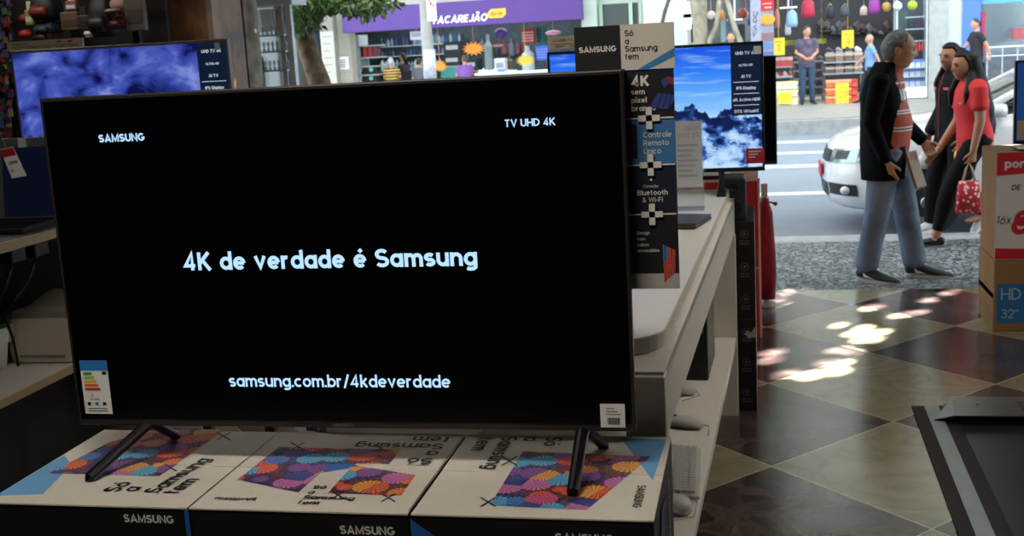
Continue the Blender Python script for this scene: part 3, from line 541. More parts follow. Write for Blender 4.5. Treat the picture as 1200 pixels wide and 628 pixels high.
def demo_tv(label, x0, x1, y, z0, z1, pic, items, bez, zf, fr):
    r = thing('demo_television', label, 'television', ((x0 + x1) / 2, y + .02, zf), group=None)
    b = MB(); b.box((x0, y, z0), (x1, y + .03, z1)); b.bbox(((x0 + x1) / 2, y + .05, z0 + .22), ((x1 - x0) * .8, .05, .34)); b.build('housing', bez, r, bevel=.003)
    px = x1 - .135
    b = MB(); b.box((x0 + .012, y - .0015, z0 + .018), (px, y, z1 - .012)); b.build('screen', pic, r, uv=((x0 + .012, y, z0 + .018), (px - x0, 0, 0), (0, 0, z1 - z0 - .03)))
    b = MB(); H = z1 - z0; zb = z0 + H * fr; b.m = 0; b.box((px, y - .002, zb), (x1 - .010, y, z1 - .012)); b.m = 1
    for i, st in enumerate(items): b.text(st, ((px + x1 - .010) / 2, y - .003, z1 - .052 - i * .0485), X, Zv, h=.0125 if i != 1 else .009, bold=.015, center=True)
    for i in range(2, len(items)): b.box((px + .01, y - .003, z1 - .07 - i * .0485), (x1 - .02, y - .002, z1 - .068 - i * .0485))
    b.build('feature_list', [M_panel, M_list], r)
    if fr > .3: b = MB(); b.box((px, y - .0015, z0 + .018), (x1 - .010, y, zb)); b.build('screen', pic, r, uv=((x0 + .012, y, z0 + .018), (px - x0, 0, 0), (0, 0, z1 - z0 - .03)))
    for sx in (.2, .8):
        b = MB(); xx = x0 + (x1 - x0) * sx; b.prism([(xx - .02, y - .09, zf), (xx + .02, y - .09, zf), (xx + .02, y - .08, zf + .012), (xx, y + .01, z0 + .01), (xx - .02, y - .08, zf + .012)], (0, .02, 0)); b.box((xx - .02, y - .09, zf), (xx + .02, y + .13, zf + .012)); b.box((xx - .012, y + .005, zf), (xx + .012, y + .025, z0 + .02)); b.build('stand_foot', M_blk, r)
    return r


t1 = demo_tv('television with a violet storm-cloud picture behind the left corner of the big black screen', -3.035, -2.062, 4.5, 1.235, 1.798, sky_pic(), ('UHD TV 4K', 'ULTRA HD', 'AI TV', 'IPS Display', 'HDR', 'DTS'), M_bzl, 1.137, .33)
t2 = demo_tv('television with a snowy mountain picture at the end of the white counter', -.886, .032, 5.15, 1.128, 1.672, mountain_pic(), ('UHD TV 4K', 'ULTRA HD', 'AI TV', 'IPS Display', '4K Active HDR', 'DTS Virtual:X'), M_blk, 1.032, .44)
for r, (a, c, y, d) in ((t1, (at(1006 - 755, 50, 4.496), at(1030 - 772, 58, 4.496), 4.4965, 0)), (t2, (at(883, 54, 5.146), at(892, 63, 5.146), 5.1465, 0))):
    b = MB(); b.box((a.x, y - .001, c.z), (c.x, y, a.z)); tag(b.build('price_sticker', mat('sticker_grey', '#d6d3cf', .7), r), 'small pale sticker in the screen corner')
b = MB(); a, c = at(874, 174, 5.147), at(896, 191, 5.147); b.box((a.x, 5.1455, c.z), (c.x, 5.1465, a.z)); b.m = 1; [b.box((a.x + .012, 5.1445, a.z - .016 - k * .012), (c.x - .015 - k * .012, 5.1454, a.z - .011 - k * .012)) for k in range(3)]; tag(b.build('promo_sticker', [mat('tag_red', '#b3222c', .5), mat('white_print', '#d8d6d2', .6)], t2), 'small red sticker low on the right')
def topper(label, u0, u1, v0, v1, Y, words, blotch):
    a, c = at(u0, v1, Y), at(u1, v0, Y); b = MB(); b.m = 0; b.box((a.x, Y, a.z), (c.x, Y + .004, c.z + .0)); h = c.z - a.z; b.m = 1; f = Y - .0008
    b.text(words, (a.x + .02, f, a.z + h * .56), X, Zv, h=h * .24, bold=.01)
    b.face([(a.x + .02, f, a.z + h * .33), (c.x - .02, f, a.z + h * .33), (c.x - .02, f, a.z + h * .38), (a.x + .02, f, a.z + h * .38)])
    for k in range(5): b.face([(a.x + .03 + k * (c.x - a.x) / 5.4, f, a.z + h * .15), (a.x + .03 + (k + .6) * (c.x - a.x) / 5.4, f, a.z + h * .15), (a.x + .03 + (k + .6) * (c.x - a.x) / 5.4, f, a.z + h * .21), (a.x + .03 + k * (c.x - a.x) / 5.4, f, a.z + h * .21)])
    b.m = 2
    if blotch:
        for k, mm in ((.80, 2), (.66, 3)): b.m = mm; b.face([(a.x + (c.x - a.x) * k, f, a.z + h * .62), (a.x + (c.x - a.x) * k + .02, f, a.z + h * .62), (a.x + (c.x - a.x) * k + .02, f, a.z + h * .82), (a.x + (c.x - a.x) * k, f, a.z + h * .82)])
    return tag(b.build('topper_card', [mat('topper_card', '#cdbfa4', .75), M_ink, mat('tag_red', '#b3222c', .5), mat('olive_dot', '#6a6a2c', .6)]), label, 'sign', 'cards on top of the demo televisions')
topper('beige cardboard strip on top of the television with the cloud picture', 9, 97, 44, 60, 4.49, 'LG UHD TV 4K', True)
topper('beige cardboard strip on top of the television beside the black promotion board', 643, 735, 38, 58, 5.14, 'LG UHD TV 6K', False)
# ------------------------------------------------------------------ left shelving with laptop, printer, bag
sh = thing('shelf_unit', 'tall shelving along the left side with a pale worktop and a lower shelf', 'shelf', (-3.0, 3.2, 0))
M_lam = mat('shelf_laminate', '#b8b2a6', .5); M_edge = mat('wood_edge', '#a08c6c', .5)
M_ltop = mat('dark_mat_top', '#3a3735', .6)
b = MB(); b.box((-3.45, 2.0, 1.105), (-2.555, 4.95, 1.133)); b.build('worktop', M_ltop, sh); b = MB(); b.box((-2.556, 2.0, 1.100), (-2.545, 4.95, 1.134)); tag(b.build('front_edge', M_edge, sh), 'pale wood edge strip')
b = MB(); b.box((-3.45, 2.0, .585), (-2.555, 4.95, .608)); b.build('lower_shelf', M_lam, sh); b = MB(); b.box((-2.556, 2.0, .582), (-2.545, 4.95, .609)); tag(b.build('front_edge', M_edge, sh), 'pale wood edge strip')
b = MB(); b.box((-3.47, 2.0, 0), (-3.45, 4.97, 1.133)); b.build('back_panel', mat('grey_back', '#8b8885', .7), sh)
for y in (2.0, 4.95): b = MB(); b.box((-3.45, y - .02, 0), (-2.57, y, 1.105)); b.build('end_panel', M_lam, sh)
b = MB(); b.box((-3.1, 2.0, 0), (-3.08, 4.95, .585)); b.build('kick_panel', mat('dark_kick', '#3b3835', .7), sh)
dt = thing('display_table', 'low dark table carrying the television with the cloud picture', 'table', (-2.24, 4.55, 0))
b = MB(); b.box((-2.54, 4.28, 1.10), (-1.9, 4.9, 1.134)); b.build('tabletop', M_ltop, dt)
for x in (-2.5, -1.95):
    for y in (4.32, 4.86): b = MB(); b.box((x - .02, y - .02, 0), (x + .02, y + .02, 1.10)); b.build('leg', M_blk, dt)
lp = thing('laptop', 'open dark laptop on the left worktop in front of the cloud picture', 'laptop', (-2.80, 3.98, 1.134))
b = MB(); b.box((-3.04, 3.80, 1.134), (-2.60, 4.10, 1.152)); b.build('keyboard_base', M_blkm, lp, bevel=.004)
b = MB(); b.prism([(-3.04, 4.09, 1.152), (-2.60, 4.09, 1.152), (-2.60, 4.13, 1.46), (-3.04, 4.13, 1.46)], (0, .016, 0)); b.build('lid', mat('lid_grey', '#6a6a6c', .5), lp, bevel=.003)
b = MB(); b.prism([(-2.87, 4.0885, 1.16), (-2.605, 4.0885, 1.16), (-2.605, 4.1235, 1.425), (-2.87, 4.1235, 1.425)], (0, .0015, 0)); b.build('screen', screen_emit('laptop_reflection_glow', '#11162c', .4), lp)  # blue reflections on the dark screen, put in as a faint emission
b = MB()
for i in range(5):
    for k in range(12): b.box((-3.02 + k * .034, 3.84 + i * .036, 1.152), (-2.992 + k * .034, 3.868 + i * .036, 1.155))
b.build('keys', M_blk, lp)
a, c = at(17, 162, 4.10), at(28, 173, 4.10); b = MB(); b.box((a.x, 4.118, c.z), (c.x, 4.12, a.z)); tag(b.build('sticker', M_paper, lp), 'small pale sticker on the lid rim')
Yt = 3.55; b = MB(); P4 = [at(0, 175, Yt), at(15, 172, Yt), at(31, 206, Yt), at(14, 209, Yt)]; b.m = 0; b.prism(P4, (0, .002, 0)); Q4 = [P4[0].lerp(P4[3], .02), P4[1].lerp(P4[2], .02), P4[1].lerp(P4[2], .28), P4[0].lerp(P4[3], .28)]; b.m = 1; b.face([p + Vector((0, -.001, 0)) for p in Q4])
d = (P4[1] - P4[0]).normalized(); un = (P4[0] - P4[3]).normalized(); b.m = 2; b.text('1.999', P4[3] + d * .008 + un * .045 + Vector((0, -.001, 0)), d, un, h=.012, bold=.03); b.text('R$', P4[3] + d * .008 + un * .02 + Vector((0, -.001, 0)), d, un, h=.008)
b.m = 3; top = (P4[0] + P4[1]) / 2; b.tube([top, top + Vector((-.01, .0, .03)), Vector((top.x - .04, Yt, 1.62)), Vector((top.x - .06, Yt, 3.1))], .0012, 6)
tag(b.build('price_tag', [M_paper, mat('tag_red', '#b3222c', .5), M_ink, M_grey]), 'white price tag with red head hanging at a tilt over the laptop', 'tag')
# chargers and cables under the worktop
for i, (x, y, lab) in enumerate(((-2.64, 3.77, 'black power adapter under the left worktop, the nearer of two'), (-2.63, 3.90, 'black power adapter under the left worktop, the farther of two'))):
    ad = thing('power_adapter', lab, 'adapter', (x, y, 1.03), group='adapters under the worktop')
    b = MB(); b.box((x - .03, y - .045, 1.035), (x + .03, y + .045, 1.1)); b.build('body', M_blk, ad, bevel=.006)
    b = MB(); b.tube([Vector((x, y, 1.035)), Vector((x - .02, y - .03, .95)), Vector((x - .05, y - .06, .90)), Vector((x - .08, y - .02 - .1 * i, .84)), Vector((x - .1, y - .06, .74)), Vector((x - .12, y - .02, .62))], .006); b.build('cable', M_blk, ad, smooth=True)
# printer and bag
pn = thing('printer', 'cream desktop printer on the lower left shelf', 'printer', (-2.70, 4.1, .609)); M_cream = mat('printer_cream', '#b5ab98', .55)
b = MB(); b.loft([(-2.70, 4.1, .612), (-2.70, 4.1, .66), (-2.70, 4.1, .75), (-2.70, 4.1, .78)], [(.145, .14), (.15, .145), (.15, .145), (.145, .14)], 28, ex=9); b.build('body', M_cream, pn)
b = MB(); b.prism([(-2.82, 3.98, .782), (-2.56, 3.98, .782), (-2.57, 4.2, .835), (-2.81, 4.2, .835)], (0, .06, .004)); b.prism([(-2.82, 3.98, .78), (-2.58, 3.98, .78), (-2.58, 4.22, .78), (-2.82, 4.22, .78)], (0, 0, .025)); tag(b.build('paper_support', mat('printer_lid', '#7f786d', .6), pn), 'dark grey sloping lid')
b = MB(); b.prism([(-2.875, 3.90, .70), (-2.80, 3.90, .70), (-2.80, 3.96, .70), (-2.875, 3.96, .70)], (0, 0, .07)); b.build('output_tray', M_cream, pn, bevel=.006)
b = MB(); b.box((-2.79, 3.953, .63), (-2.60, 3.957, .64)); b.build('paper_slot', M_grey, pn)
bg = thing('carrier_bag', 'white bag with a green rim and blue ribbon on the lower left shelf', 'bag', (-2.86, 3.84, .609))
b = MB(); b.loft([(-2.87, 3.84, .61), (-2.855, 3.84, .70), (-2.84, 3.84, .78)], [(.055, .09), (.06, .085), (.075, .07)], 18, ex=4); b.build('sack', M_paper, bg, smooth=True)
b = MB(); b.loft([(-2.84, 3.84, .776), (-2.84, 3.84, .792)], [(.078, .073)] * 2, 18, ex=4); tag(b.build('rim', mat('deep_green', '#1f4d3a', .6), bg), 'dark green rim')
b = MB(); b.tube([(-2.81, 3.76, .70), (-2.79, 3.75, .68), (-2.78, 3.76, .66)], .016); b.tube([(-2.81, 3.76, .70), (-2.80, 3.75, .72), (-2.79, 3.76, .74)], .010); tag(b.build('ribbon', mat('ribbon_blue', '#3f86d0', .5), bg), 'bright blue ribbon')
# ------------------------------------------------------------------ behind the counter's far end
M_bx = mat('black_box', '#141415', .5); M_bxs = mat('torn_white', '#a9a6a0', .7)
def stackbox(z0, z1, label, torn):
    r = thing('product_box', label, 'box', (-.19, 5.6, z0), group='black boxes behind the counter'); b = MB(); b.m = 0; b.box((-.36, 5.345, z0), (-.018, 5.85, z1)); b.m = 1; b.box((-.0185, 5.36, z0 + .004), (-.0165, 5.85, z1 - .003)); b.build('carton', [M_bx, M_bxs], r, bevel=.002)
    f = 5.344; n = 3
    for i in range(n):
        b = MB()
        z = z0 + (z1 - z0) * (i + .62) / n; c = Vector((-.062, f, z))
        for k in range(16):
            t0, t1 = k * math.pi / 8, (k + 1) * math.pi / 8
            b.face([c + Vector((.018 * math.cos(t0), 0, .018 * math.sin(t0))), c + Vector((.018 * math.cos(t1), 0, .018 * math.sin(t1))), c + Vector((.0155 * math.cos(t1), 0, .0155 * math.sin(t1))), c + Vector((.0155 * math.cos(t0), 0, .0155 * math.sin(t0)))])
        b.face([c + p for p in (Vector((-.008, 0, .006)), Vector((.008, 0, .006)), Vector((0, 0, -.01)))])
        for k in range(2): b.face([(-.084, f, z - .034 - k * .012), (-.040, f, z - .034 - k * .012), (-.040, f, z - .030 - k * .012), (-.084, f, z - .030 - k * .012)])
        b.build('printed_icon', mat('icon_grey', '#6d6d6e', .6), r)
    if torn: b = MB(); b.prism([(-.07, f, z1 - .065), (-.055, f, z1 - .05), (-.04, f, z1 - .06), (-.02, f, z1 - .03), (-.019, f, z1 - .08), (-.05, f, z1 - .085)], (0, -.001, 0)); tag(b.build('torn_patch', M_bxs, r), 'torn pale patch')
stackbox(0, .43, 'black carton with white round icons on the floor behind the counter', True); stackbox(.432, .882, 'black carton with white round icons on top of another by the counter', False)
sp = thing('speaker', 'small dark loudspeaker on the black cartons at the counter end', 'speaker', (-.10, 5.43, .884))
b = MB(); b.box((-.16, 5.36, .884), (-.052, 5.56, 1.075)); b.build('cabinet', mat('speaker_grey', '#2c2e33', .4), sp, bevel=.01)
for z, r_ in ((.94, .034), (1.03, .02)): b = MB(); b.lathe((-.105, 5.36, z), [(r_, -.002), (r_, .004), (r_ * .8, .004), (r_ * .3, .001)], 20, (0, -1, 0)); b.build('driver', M_blkm, sp)
rb = thing('red_plinth', 'red display box with pale edges behind the counter end', 'box', (-.3, 6.95, 0)); M_red = mat('plinth_red', '#b01c22', .5)
b = MB(); b.box((-.62, 6.72, 0), (.004, 7.2, .905)); b.build('box_body', M_red, rb, bevel=.003)
b = MB()
for x in (-.62, .006): b.box((x - .006, 6.714, 0), (x + .006, 6.726, .91))
b.box((-.62, 6.714, .898), (.012, 6.726, .911)); b.box((-.62, 6.714, .40), (.008, 6.719, .408)); tag(b.build('edge_strip', mat('edge_pink', '#d4a7a4', .5), rb), 'pale edge strips')
bt = thing('black_television', 'black television standing behind the mountain picture, only its right edge showing', 'television', (-.4, 6.95, .912))
b = MB(); b.box((-.95, 6.93, .965), (.112, 6.97, 1.578)); b.build('housing', M_blkm, bt, bevel=.006); b = MB(); b.box((-.94, 6.928, .985), (.104, 6.93, 1.57)); b.build('screen', M_scr, bt)
b = MB(); b.box((-.55, 6.80, .911), (-.15, 7.1, .925)); b.box((-.38, 6.93, .92), (-.32, 6.97, .97)); b.build('stand', M_blk, bt)
fb = thing('red_cloth', 'dark red cloth draped over a post beside the red display box', 'cloth', (.04, 7.55, 0)); b = MB(); vs = []; n = 13
prof = [(z, .05 + .012 * math.sin(z * 5) - .02 * (z > .62)) for z in (.045, .2, .35, .5, .6, .66, .69)]
b.loft([(.043 + .006 * math.sin(z * 9), 7.55, z) for z, w in prof], [(w, .045) for z, w in prof], 22); b.build('drape', mat('cloth_red', '#8e1524', .8, var=.3, vscale=14), fb, smooth=True)
b = MB(); b.cyl((.04, 7.55, 0), (.04, 7.55, .76), .014, n=12); b.lathe((.04, 7.55, 0), [(.06, 0), (.06, .02), (.02, .03)], 20); b.box((.02, 7.53, .70), (.06, 7.57, .78)); b.build('post', mat('post_white', '#b9b5ae', .5), fb)
b = MB(); b.ball((.107, 7.53, .655), .014, 10); b.cyl((.05, 7.55, .67), (.107, 7.53, .655), .006, n=8); b.build('knob', M_red, fb, smooth=True)

# ------------------------------------------------------------------ carton stack on the right with price poster and a television
cs = thing('cardboard_carton', 'brown cardboard carton with a blue label at the right edge, under the price poster', 'box', (1.7, 7.0, 0), group='carton stack at the right')
M_kraft = mat('kraft', '#9a7247', .75, var=.12, vscale=4); LB = mat('carton_label_blue', '#2b6ea8', .55)
b = MB(); b.box((1.274, 6.84, 0), (2.15, 7.3, .40)); b.build('carton_body', M_kraft, cs, bevel=.004); b = MB(); b.m = 0; f = 6.8385; b.face([(1.29, f, .045), (2.0, f, .045), (2.0, f, .27), (1.29, f, .27)]); b.m = 1
b.text('HD TV', (1.312, f - .001, .18), X, Zv, h=.065, bold=.0); b.text('32"', (1.315, f - .001, .075), X, Zv, h=.05); b.build('printed_label', [LB, mat('label_pale', '#a8bccb', .6)], cs)
b = MB(); b.box((1.274, 6.835, .18), (1.277, 7.3, .21)); b.box((1.40, 6.99, .399), (2.1, 7.04, .402)); b.build('tape', mat('tape', '#b59a6a', .4), cs)
cu = thing('poster_carton', 'upper carton covered by a white price poster with a red top band', 'box', (1.7, 7.0, .402), group='carton stack at the right')
b = MB(); b.box((1.280, 6.845, .402), (2.15, 7.3, .995)); b.build('carton_body', M_kraft, cu, bevel=.004)
b = MB(); f = 6.842; PMs = [mat('poster_white', '#d3d0cc', .6), mat('poster_red', '#c3202c', .55), M_ink, mat('white_print', '#d8d6d2', .6)]
b.m = 0; b.box((1.276, f, .405), (1.80, f + .002, 1.0)); f -= .0008
arc = [(1.277 + .5 * i / 12, f, .87 + .012 * math.sin(i / 12 * 3.1)) for i in range(13)]; b.m = 1; b.face(arc + [(1.777, f, .998), (1.277, f, .998)]); b.face([(1.277, f, .408), (1.777, f, .408), (1.777, f, .455), (1.277, f, .47)])
b.m = 3; b.text('ponto', (1.318, f - .0006, .912), X, Zv, h=.048, bold=.03)
b.m = 2; b.text('DE 1.299', (1.355, f - .0006, .79), X, Zv, h=.030, shear=.15, bold=.02); b.text('16x', (1.284, f - .0006, .605), X, Zv, h=.045, shear=.2)
b.m = 1; b.text('89,90', (1.358, f - .0006, .545), X, Zv, h=.135, bold=.03, shear=.2); b.build('price_poster', PMs, cu)
rt = thing('small_television', 'small television standing on the poster carton at the right edge', 'television', (1.75, 6.98, .996)); M_bl = screen_emit('blue_picture', '#1c3f78', .7)
b = MB(); b.box((1.378, 6.93, 1.03), (2.1, 6.96, 1.485)); b.build('housing', M_blk, rt, bevel=.003); b = MB(); b.box((1.390, 6.928, 1.05), (2.09, 6.93, 1.473)); b.build('screen', M_bl, rt); b = MB(); b.box((1.396, 6.9275, 1.055), (1.5, 6.9285, 1.16)); b.build('picture_sticker', mat('tan_picture', '#b79c80', .6), rt)
b = MB(); b.box((1.40, 6.88, .996), (1.9, 7.05, 1.008)); b.box((1.6, 6.935, 1.0), (1.7, 6.955, 1.04)); b.build('stand', M_blk, rt)
# ------------------------------------------------------------------ floor ramp at the lower right
rp = thing('floor_ramp', 'dark rubber floor ramp with a grey stripe and a raised metal cover at lower right', 'ramp', (1.2, 4.6, 0)); M_rub = mat('rubber_brown', '#241c1a', .7, var=.25); M_str = mat('stripe_grey', '#9aa3a3', .5, var=.15); M_sheet = mat('steel_sheet', '#3d3d3d', .35, var=.3, vscale=3, metal=.5)
def strip(name, x0, x1, m, z, lab=None):
    b = MB(); b.prism([(x0 - .035, 3.2, 0), (x1 - .035 + (x1 - x0) * 0, 3.2, 0), (x1, 5.415, 0), (x0, 5.415, 0)], (0, 0, z)); o = b.build(name, m, rp); return tag(o, lab) if lab else o
strip('rubber_strip', .668, .722, M_rub, .008); strip('centre_stripe', .722, .784, M_str, .009, 'pale grey stripe'); strip('rubber_strip', .784, .842, M_rub, .009); strip('steel_plate', .842, 2.4, M_sheet, .007)
b = MB(); b.prism([(.725, 5.14, .009), (.80, 5.14, .05), (2.4, 5.14, .05), (2.4, 5.14, .040), (.81, 5.14, .040)], (0, .0, 0))
b = MB(); b.prism([(.735, 5.20, .010), (.845, 5.42, .048), (2.4, 5.42, .048), (2.4, 5.14, .048), (.808, 5.14, .048)], (0, 0, .004)); tag(b.build('metal_cover', mat('cover_steel', '#77797a', .3, metal=.7, var=.2), rp), 'raised brushed metal cover')
b = MB(); b.box((.86, 5.18, .006), (2.4, 5.40, .048)); b.build('cover_support', M_blkm, rp)
b = MB(); b.box((1.10, 5.22, .052), (1.25, 5.33, .060)); b.cyl((.93, 5.30, .050), (.93, 5.30, .054), .008, n=12); b.build('hinge_plate', mat('hinge_dark', '#4a3d36', .5), rp)
# ------------------------------------------------------------------ people
def gs(a, s): return math.exp(-(a / s) ** 2)
def head_pt(d, jaw=1.0):
    x, y, z = d.x * .076, d.y * .097, d.z * .118; k = max(0, -d.z)
    x *= 1 - .30 * jaw * k ** 2
    if y < 0: y *= 1 - .38 * k
    if y > 0:
        h = max(0, min(1, (.022 - z) / .045)) if z > -.024 else max(0, 1 - (-.024 - z) / .011)
        y += .026 * gs(x, .0135) * h
        y -= .011 * math.exp(-(((abs(x) - .031) / .014) ** 2 + ((z - .010) / .011) ** 2))
        y += .005 * gs(z - .03, .010) * gs(abs(x) - .03, .025)
        y += .008 * gs(x, .024) * (gs(z + .050, .006) + gs(z + .062, .006)) * .9
        y -= .004 * gs(z + .056, .0028) * gs(x, .026)
        y += .012 * gs(x, .028) * gs(z + .095, .016)
    return Vector((x, y, z))
def dirs(n, k):
    for i in range(1, k):
        ph = math.pi * i / k
        for j in range(n):
            th = 2 * math.pi * j / n; yield Vector((math.sin(ph) * math.cos(th), math.sin(ph) * math.sin(th), math.cos(ph)))
def shell(mb, M, fn, n=44, k=34):
    vs = [M @ fn(d) for d in dirs(n, k)]; t = M @ fn(Vector((0, 0, 1))); bt = M @ fn(Vector((0, 0, -1))); fs = []
    for i in range(k - 2):
        for j in range(n): fs.append((i * n + j, (i + 1) * n + j, (i + 1) * n + (j + 1) % n, i * n + (j + 1) % n))
    N = len(vs); vs += [t, bt]
    for j in range(n): fs += [(N, j, (j + 1) % n), (N + 1, (k - 2) * n + (j + 1) % n, (k - 2) * n + j)]
    mb.add(vs, fs)
def add_head(mb, M, jaw=1.0, ears=True):
    shell(mb, M, lambda d: head_pt(d, jaw))
    if ears:
        for s in (-1, 1):
            R = Matrix.Rotation(.35 * s, 3, 'Z'); n0 = len(mb.v); mb.ball((s * .077, -.012, -.002), (.011, .021, .034), 14, R)
            for i in range(n0, len(mb.v)): mb.v[i] = M @ mb.v[i]
def hair_cap(mb, M, fn, amp=.0025, fq=60, n=60, k=44):
    def f(d):
        p = head_pt(d); t = fn(d, p)
        if t > 0: t += amp * mnoise.noise(Vector((d.x * fq, d.y * fq, d.z * fq * .35)))
        return p + d * t
    shell(mb, M, f, n, k)
def seg(mb, pts, rad, n=14, ref=(1, 0, 0), bulge=None):
    """limb through joints with rounded ends"""
    P = [Vector(p) for p in pts]; Q = []; R = []
    rr = [r if hasattr(r, '__len__') else (r, r) for r in rad]
    a = P[0] - (P[1] - P[0]).normalized() * min(rr[0]) * .6; Q.append(a); R.append((rr[0][0] * .6, rr[0][1] * .6))
    for i in range(len(P)):
        Q.append(P[i]); R.append(rr[i])
        if i < len(P) - 1:
            for t in (.33, .67): Q.append(P[i].lerp(P[i + 1], t)); R.append(tuple(rr[i][k] * (1 - t) + rr[i + 1][k] * t for k in (0, 1)))
    e = P[-1] + (P[-1] - P[-2]).normalized() * min(rr[-1]) * .5; Q.append(e); R.append((rr[-1][0] * .6, rr[-1][1] * .6))
    mb.loft(Q, R, n, ref)
def add_hand(mb, wr, d, nrm, side, curl=.5, s=1.0, spread=1.0):
    """palm along d, palm facing nrm, side = unit vector towards the thumb"""
    d = Vector(d).normalized(); nrm = Vector(nrm); nrm = (nrm - d * nrm.dot(d)).normalized(); sd = Vector(side); sd = (sd - d * sd.dot(d) - nrm * sd.dot(nrm)).normalized(); wr = Vector(wr)
    mb.loft([wr - d * .02, wr, wr + d * .04 * s, wr + d * .085 * s, wr + d * .095 * s], [(.026, .019), (.027 * s, .019), (.037 * s, .016 * s), (.040 * s, .014 * s), (.036 * s, .011 * s)], 14, sd)
    for i, (o, L) in enumerate(((.029, .070), (.010, .080), (-.010, .075), (-.028, .060))):
        p = wr + d * .085 * s + sd * o * s; pts = [p - d * .015]; dd = (d + sd * (o * 2.2 * spread)).normalized(); c = curl * (1 + .12 * i)
        for q, f in enumerate((.45, .32, .25)):
            a = c * (.55, .75, .6)[q]; dd = (dd * math.cos(a) + nrm * math.sin(a)).normalized(); pts.append(pts[-1] + dd * (L * f + (.015 if q == 0 else 0)) * s)
        mb.loft(pts, [.0092 * s, .009 * s, .0082 * s, .0066 * s], 8, sd)
    p = wr + d * .025 * s + sd * .026 * s; dd = (d * .72 + sd * .6 + nrm * .3).normalized(); mb.loft([p - dd * .01, p + dd * .03 * s, p + (dd + nrm * .1) * .055 * s, p + (dd * .9 + d * .2 + nrm * .15) * .072 * s], [.013 * s, .0115 * s, .0095 * s, .007 * s], 8, nrm)
def foot_axes(yaw): return Vector((math.sin(yaw), math.cos(yaw), 0)), Vector((math.cos(yaw), -math.sin(yaw), 0))
def add_shoe(mb, an, yaw, L=.27, w=1.0, pitch=0.0, low=False):
    """upper around the ankle point (ankle = 0.09 m above the sole)"""
    f, r = foot_axes(yaw); f = (f * math.cos(pitch) + Zv * math.sin(pitch)).normalized(); u = r.cross(f).normalized(); b = Vector(an) - u * (.085 if not low else .075) - f * .06; h = .8 if low else 1.22
    prof = [(0, .030, .026, .034 * h), (.02, .034, .034, .040 * h), (.07, .036, .036, .044 * h), (.13, .042, .030, .034 * h), (.19, .047, .022, .026), (.235, .040, .016, .019), (L - .005, .022, .010, .013)]
    mb.loft([b + f * x * (L / .27) + u * z for x, a, z2, z in prof], [(a * w, z2) for x, a, z2, z in prof], 16, r); return b, f, r, u
def add_sole(mb, b, f, r, u, L=.27, w=1.0, t=.024):
    out = []
    for x, a in ((-.008, .020), (.01, .034), (.07, .037), (.13, .043), (.19, .049), (.24, .041), (.272, .018)): out.append((x * L / .27, a * w))
    poly = [b + f * x + r * a for x, a in out] + [b + f * x - r * a for x, a in out[::-1]]; mb.prism([p - u * .012 for p in poly], u * t)
def RZ(a): return Matrix.Rotation(a, 4, 'Z')
def head_matrix(c, yaw=0, pitch=0, roll=0, s=1.0): return Matrix.Translation(c) @ RZ(yaw) @ Matrix.Rotation(pitch, 4, 'X') @ Matrix.Rotation(roll, 4, 'Y') @ Matrix.Scale(s, 4)
SKIN = {k: mat('skin_' + k, c, .5, var=.10, vscale=14, spec=.35) for k, c in (('tan', '#b98a6c'), ('brown', '#a5765b'), ('fair', '#c08f74'), ('deep', '#996c52'))}
M_eye = mat('eye_dark', '#1c1412', .2); M_hairb = mat('black_hair', '#090707', .55, bump=.25, bscale=120, spec=.3); M_hairg = mat('grey_hair', '#6f6a66', .55, bump=.4, bscale=90, var=.35, vscale=40)
M_hairbr = mat('brown_hair', '#2a1c16', .5, bump=.3, bscale=90)
def torso_pts(P, g=0.0, w=1.0):
    """pelvis -> chest -> neck base, grown by g"""
    pe, ch, nb = Vector(P['pelvis']), Vector(P['chest']), Vector(P['neck'])
    wa = pe.lerp(ch, .5); bl = P.get('belly', 0)
    pts = [pe - Vector((0, 0, .10)), pe, wa + Vector((0, bl * .6, 0)), ch, ch.lerp(nb, .62), nb]
    rad = [(.13 * w + g, .105 + g), (.165 * w + g, .118 + g), (.150 * w + g, .108 + g + bl * .5), (.168 * w + g, .118 + g), (.150 * w + g, .09 + g), (.062 + g * .6, .06 + g * .6)]
    return pts, rad
def add_body(mb, P, w=1.0, hands=True):
    pts, rad = torso_pts(P, 0, w); mb.loft(pts, rad, 20, P.get('ref', (1, 0, 0)))
    nb, hc = Vector(P['neck']), P['head'] @ Vector((0, -.012, -.07)); seg(mb, [nb - Vector((0, 0, .03)), nb.lerp(hc, .5), hc], [(.062, .06), (.054, .056), (.05, .055)])
    add_head(mb, P['head'], P.get('jaw', 1.0), P.get('ears', True))
    for i in (0, 1):
        seg(mb, [P['sh'][i], P['el'][i], P['wr'][i]], [.050, .039, .026]); h = P['hand'][i]
        if hands and h: add_hand(mb, P['wr'][i], *h)
        seg(mb, [P['hip'][i], P['kn'][i], P['an'][i]], [.078, .052, .036]); f, r = foot_axes(P['toe'][i]); a = Vector(P['an'][i]); seg(mb, [a - Vector((0, 0, .03)), a + f * .07 - Vector((0, 0, .055)), a + f * .14 - Vector((0, 0, .068))], [(.032, .032), (.036, .026), (.034, .016)], ref=r)
def add_eyes(o, P, col=M_eye):
    for s in (-1, 1):
        b = MB(); b.ball(P['head'] @ Vector((s * .031, .081, .010)), .0085, 10); b.build('eye', col, o, local=True, smooth=True)
def brows(o, P, m):
    b = MB()
    for s in (-1, 1): b.loft([P['head'] @ Vector((s * .014, .0975, .029)), P['head'] @ Vector((s * .032, .095, .034)), P['head'] @ Vector((s * .05, .082, .029))], [.003, .0042, .002], 8)
    b.build('eyebrows', m, o, local=True, smooth=True)

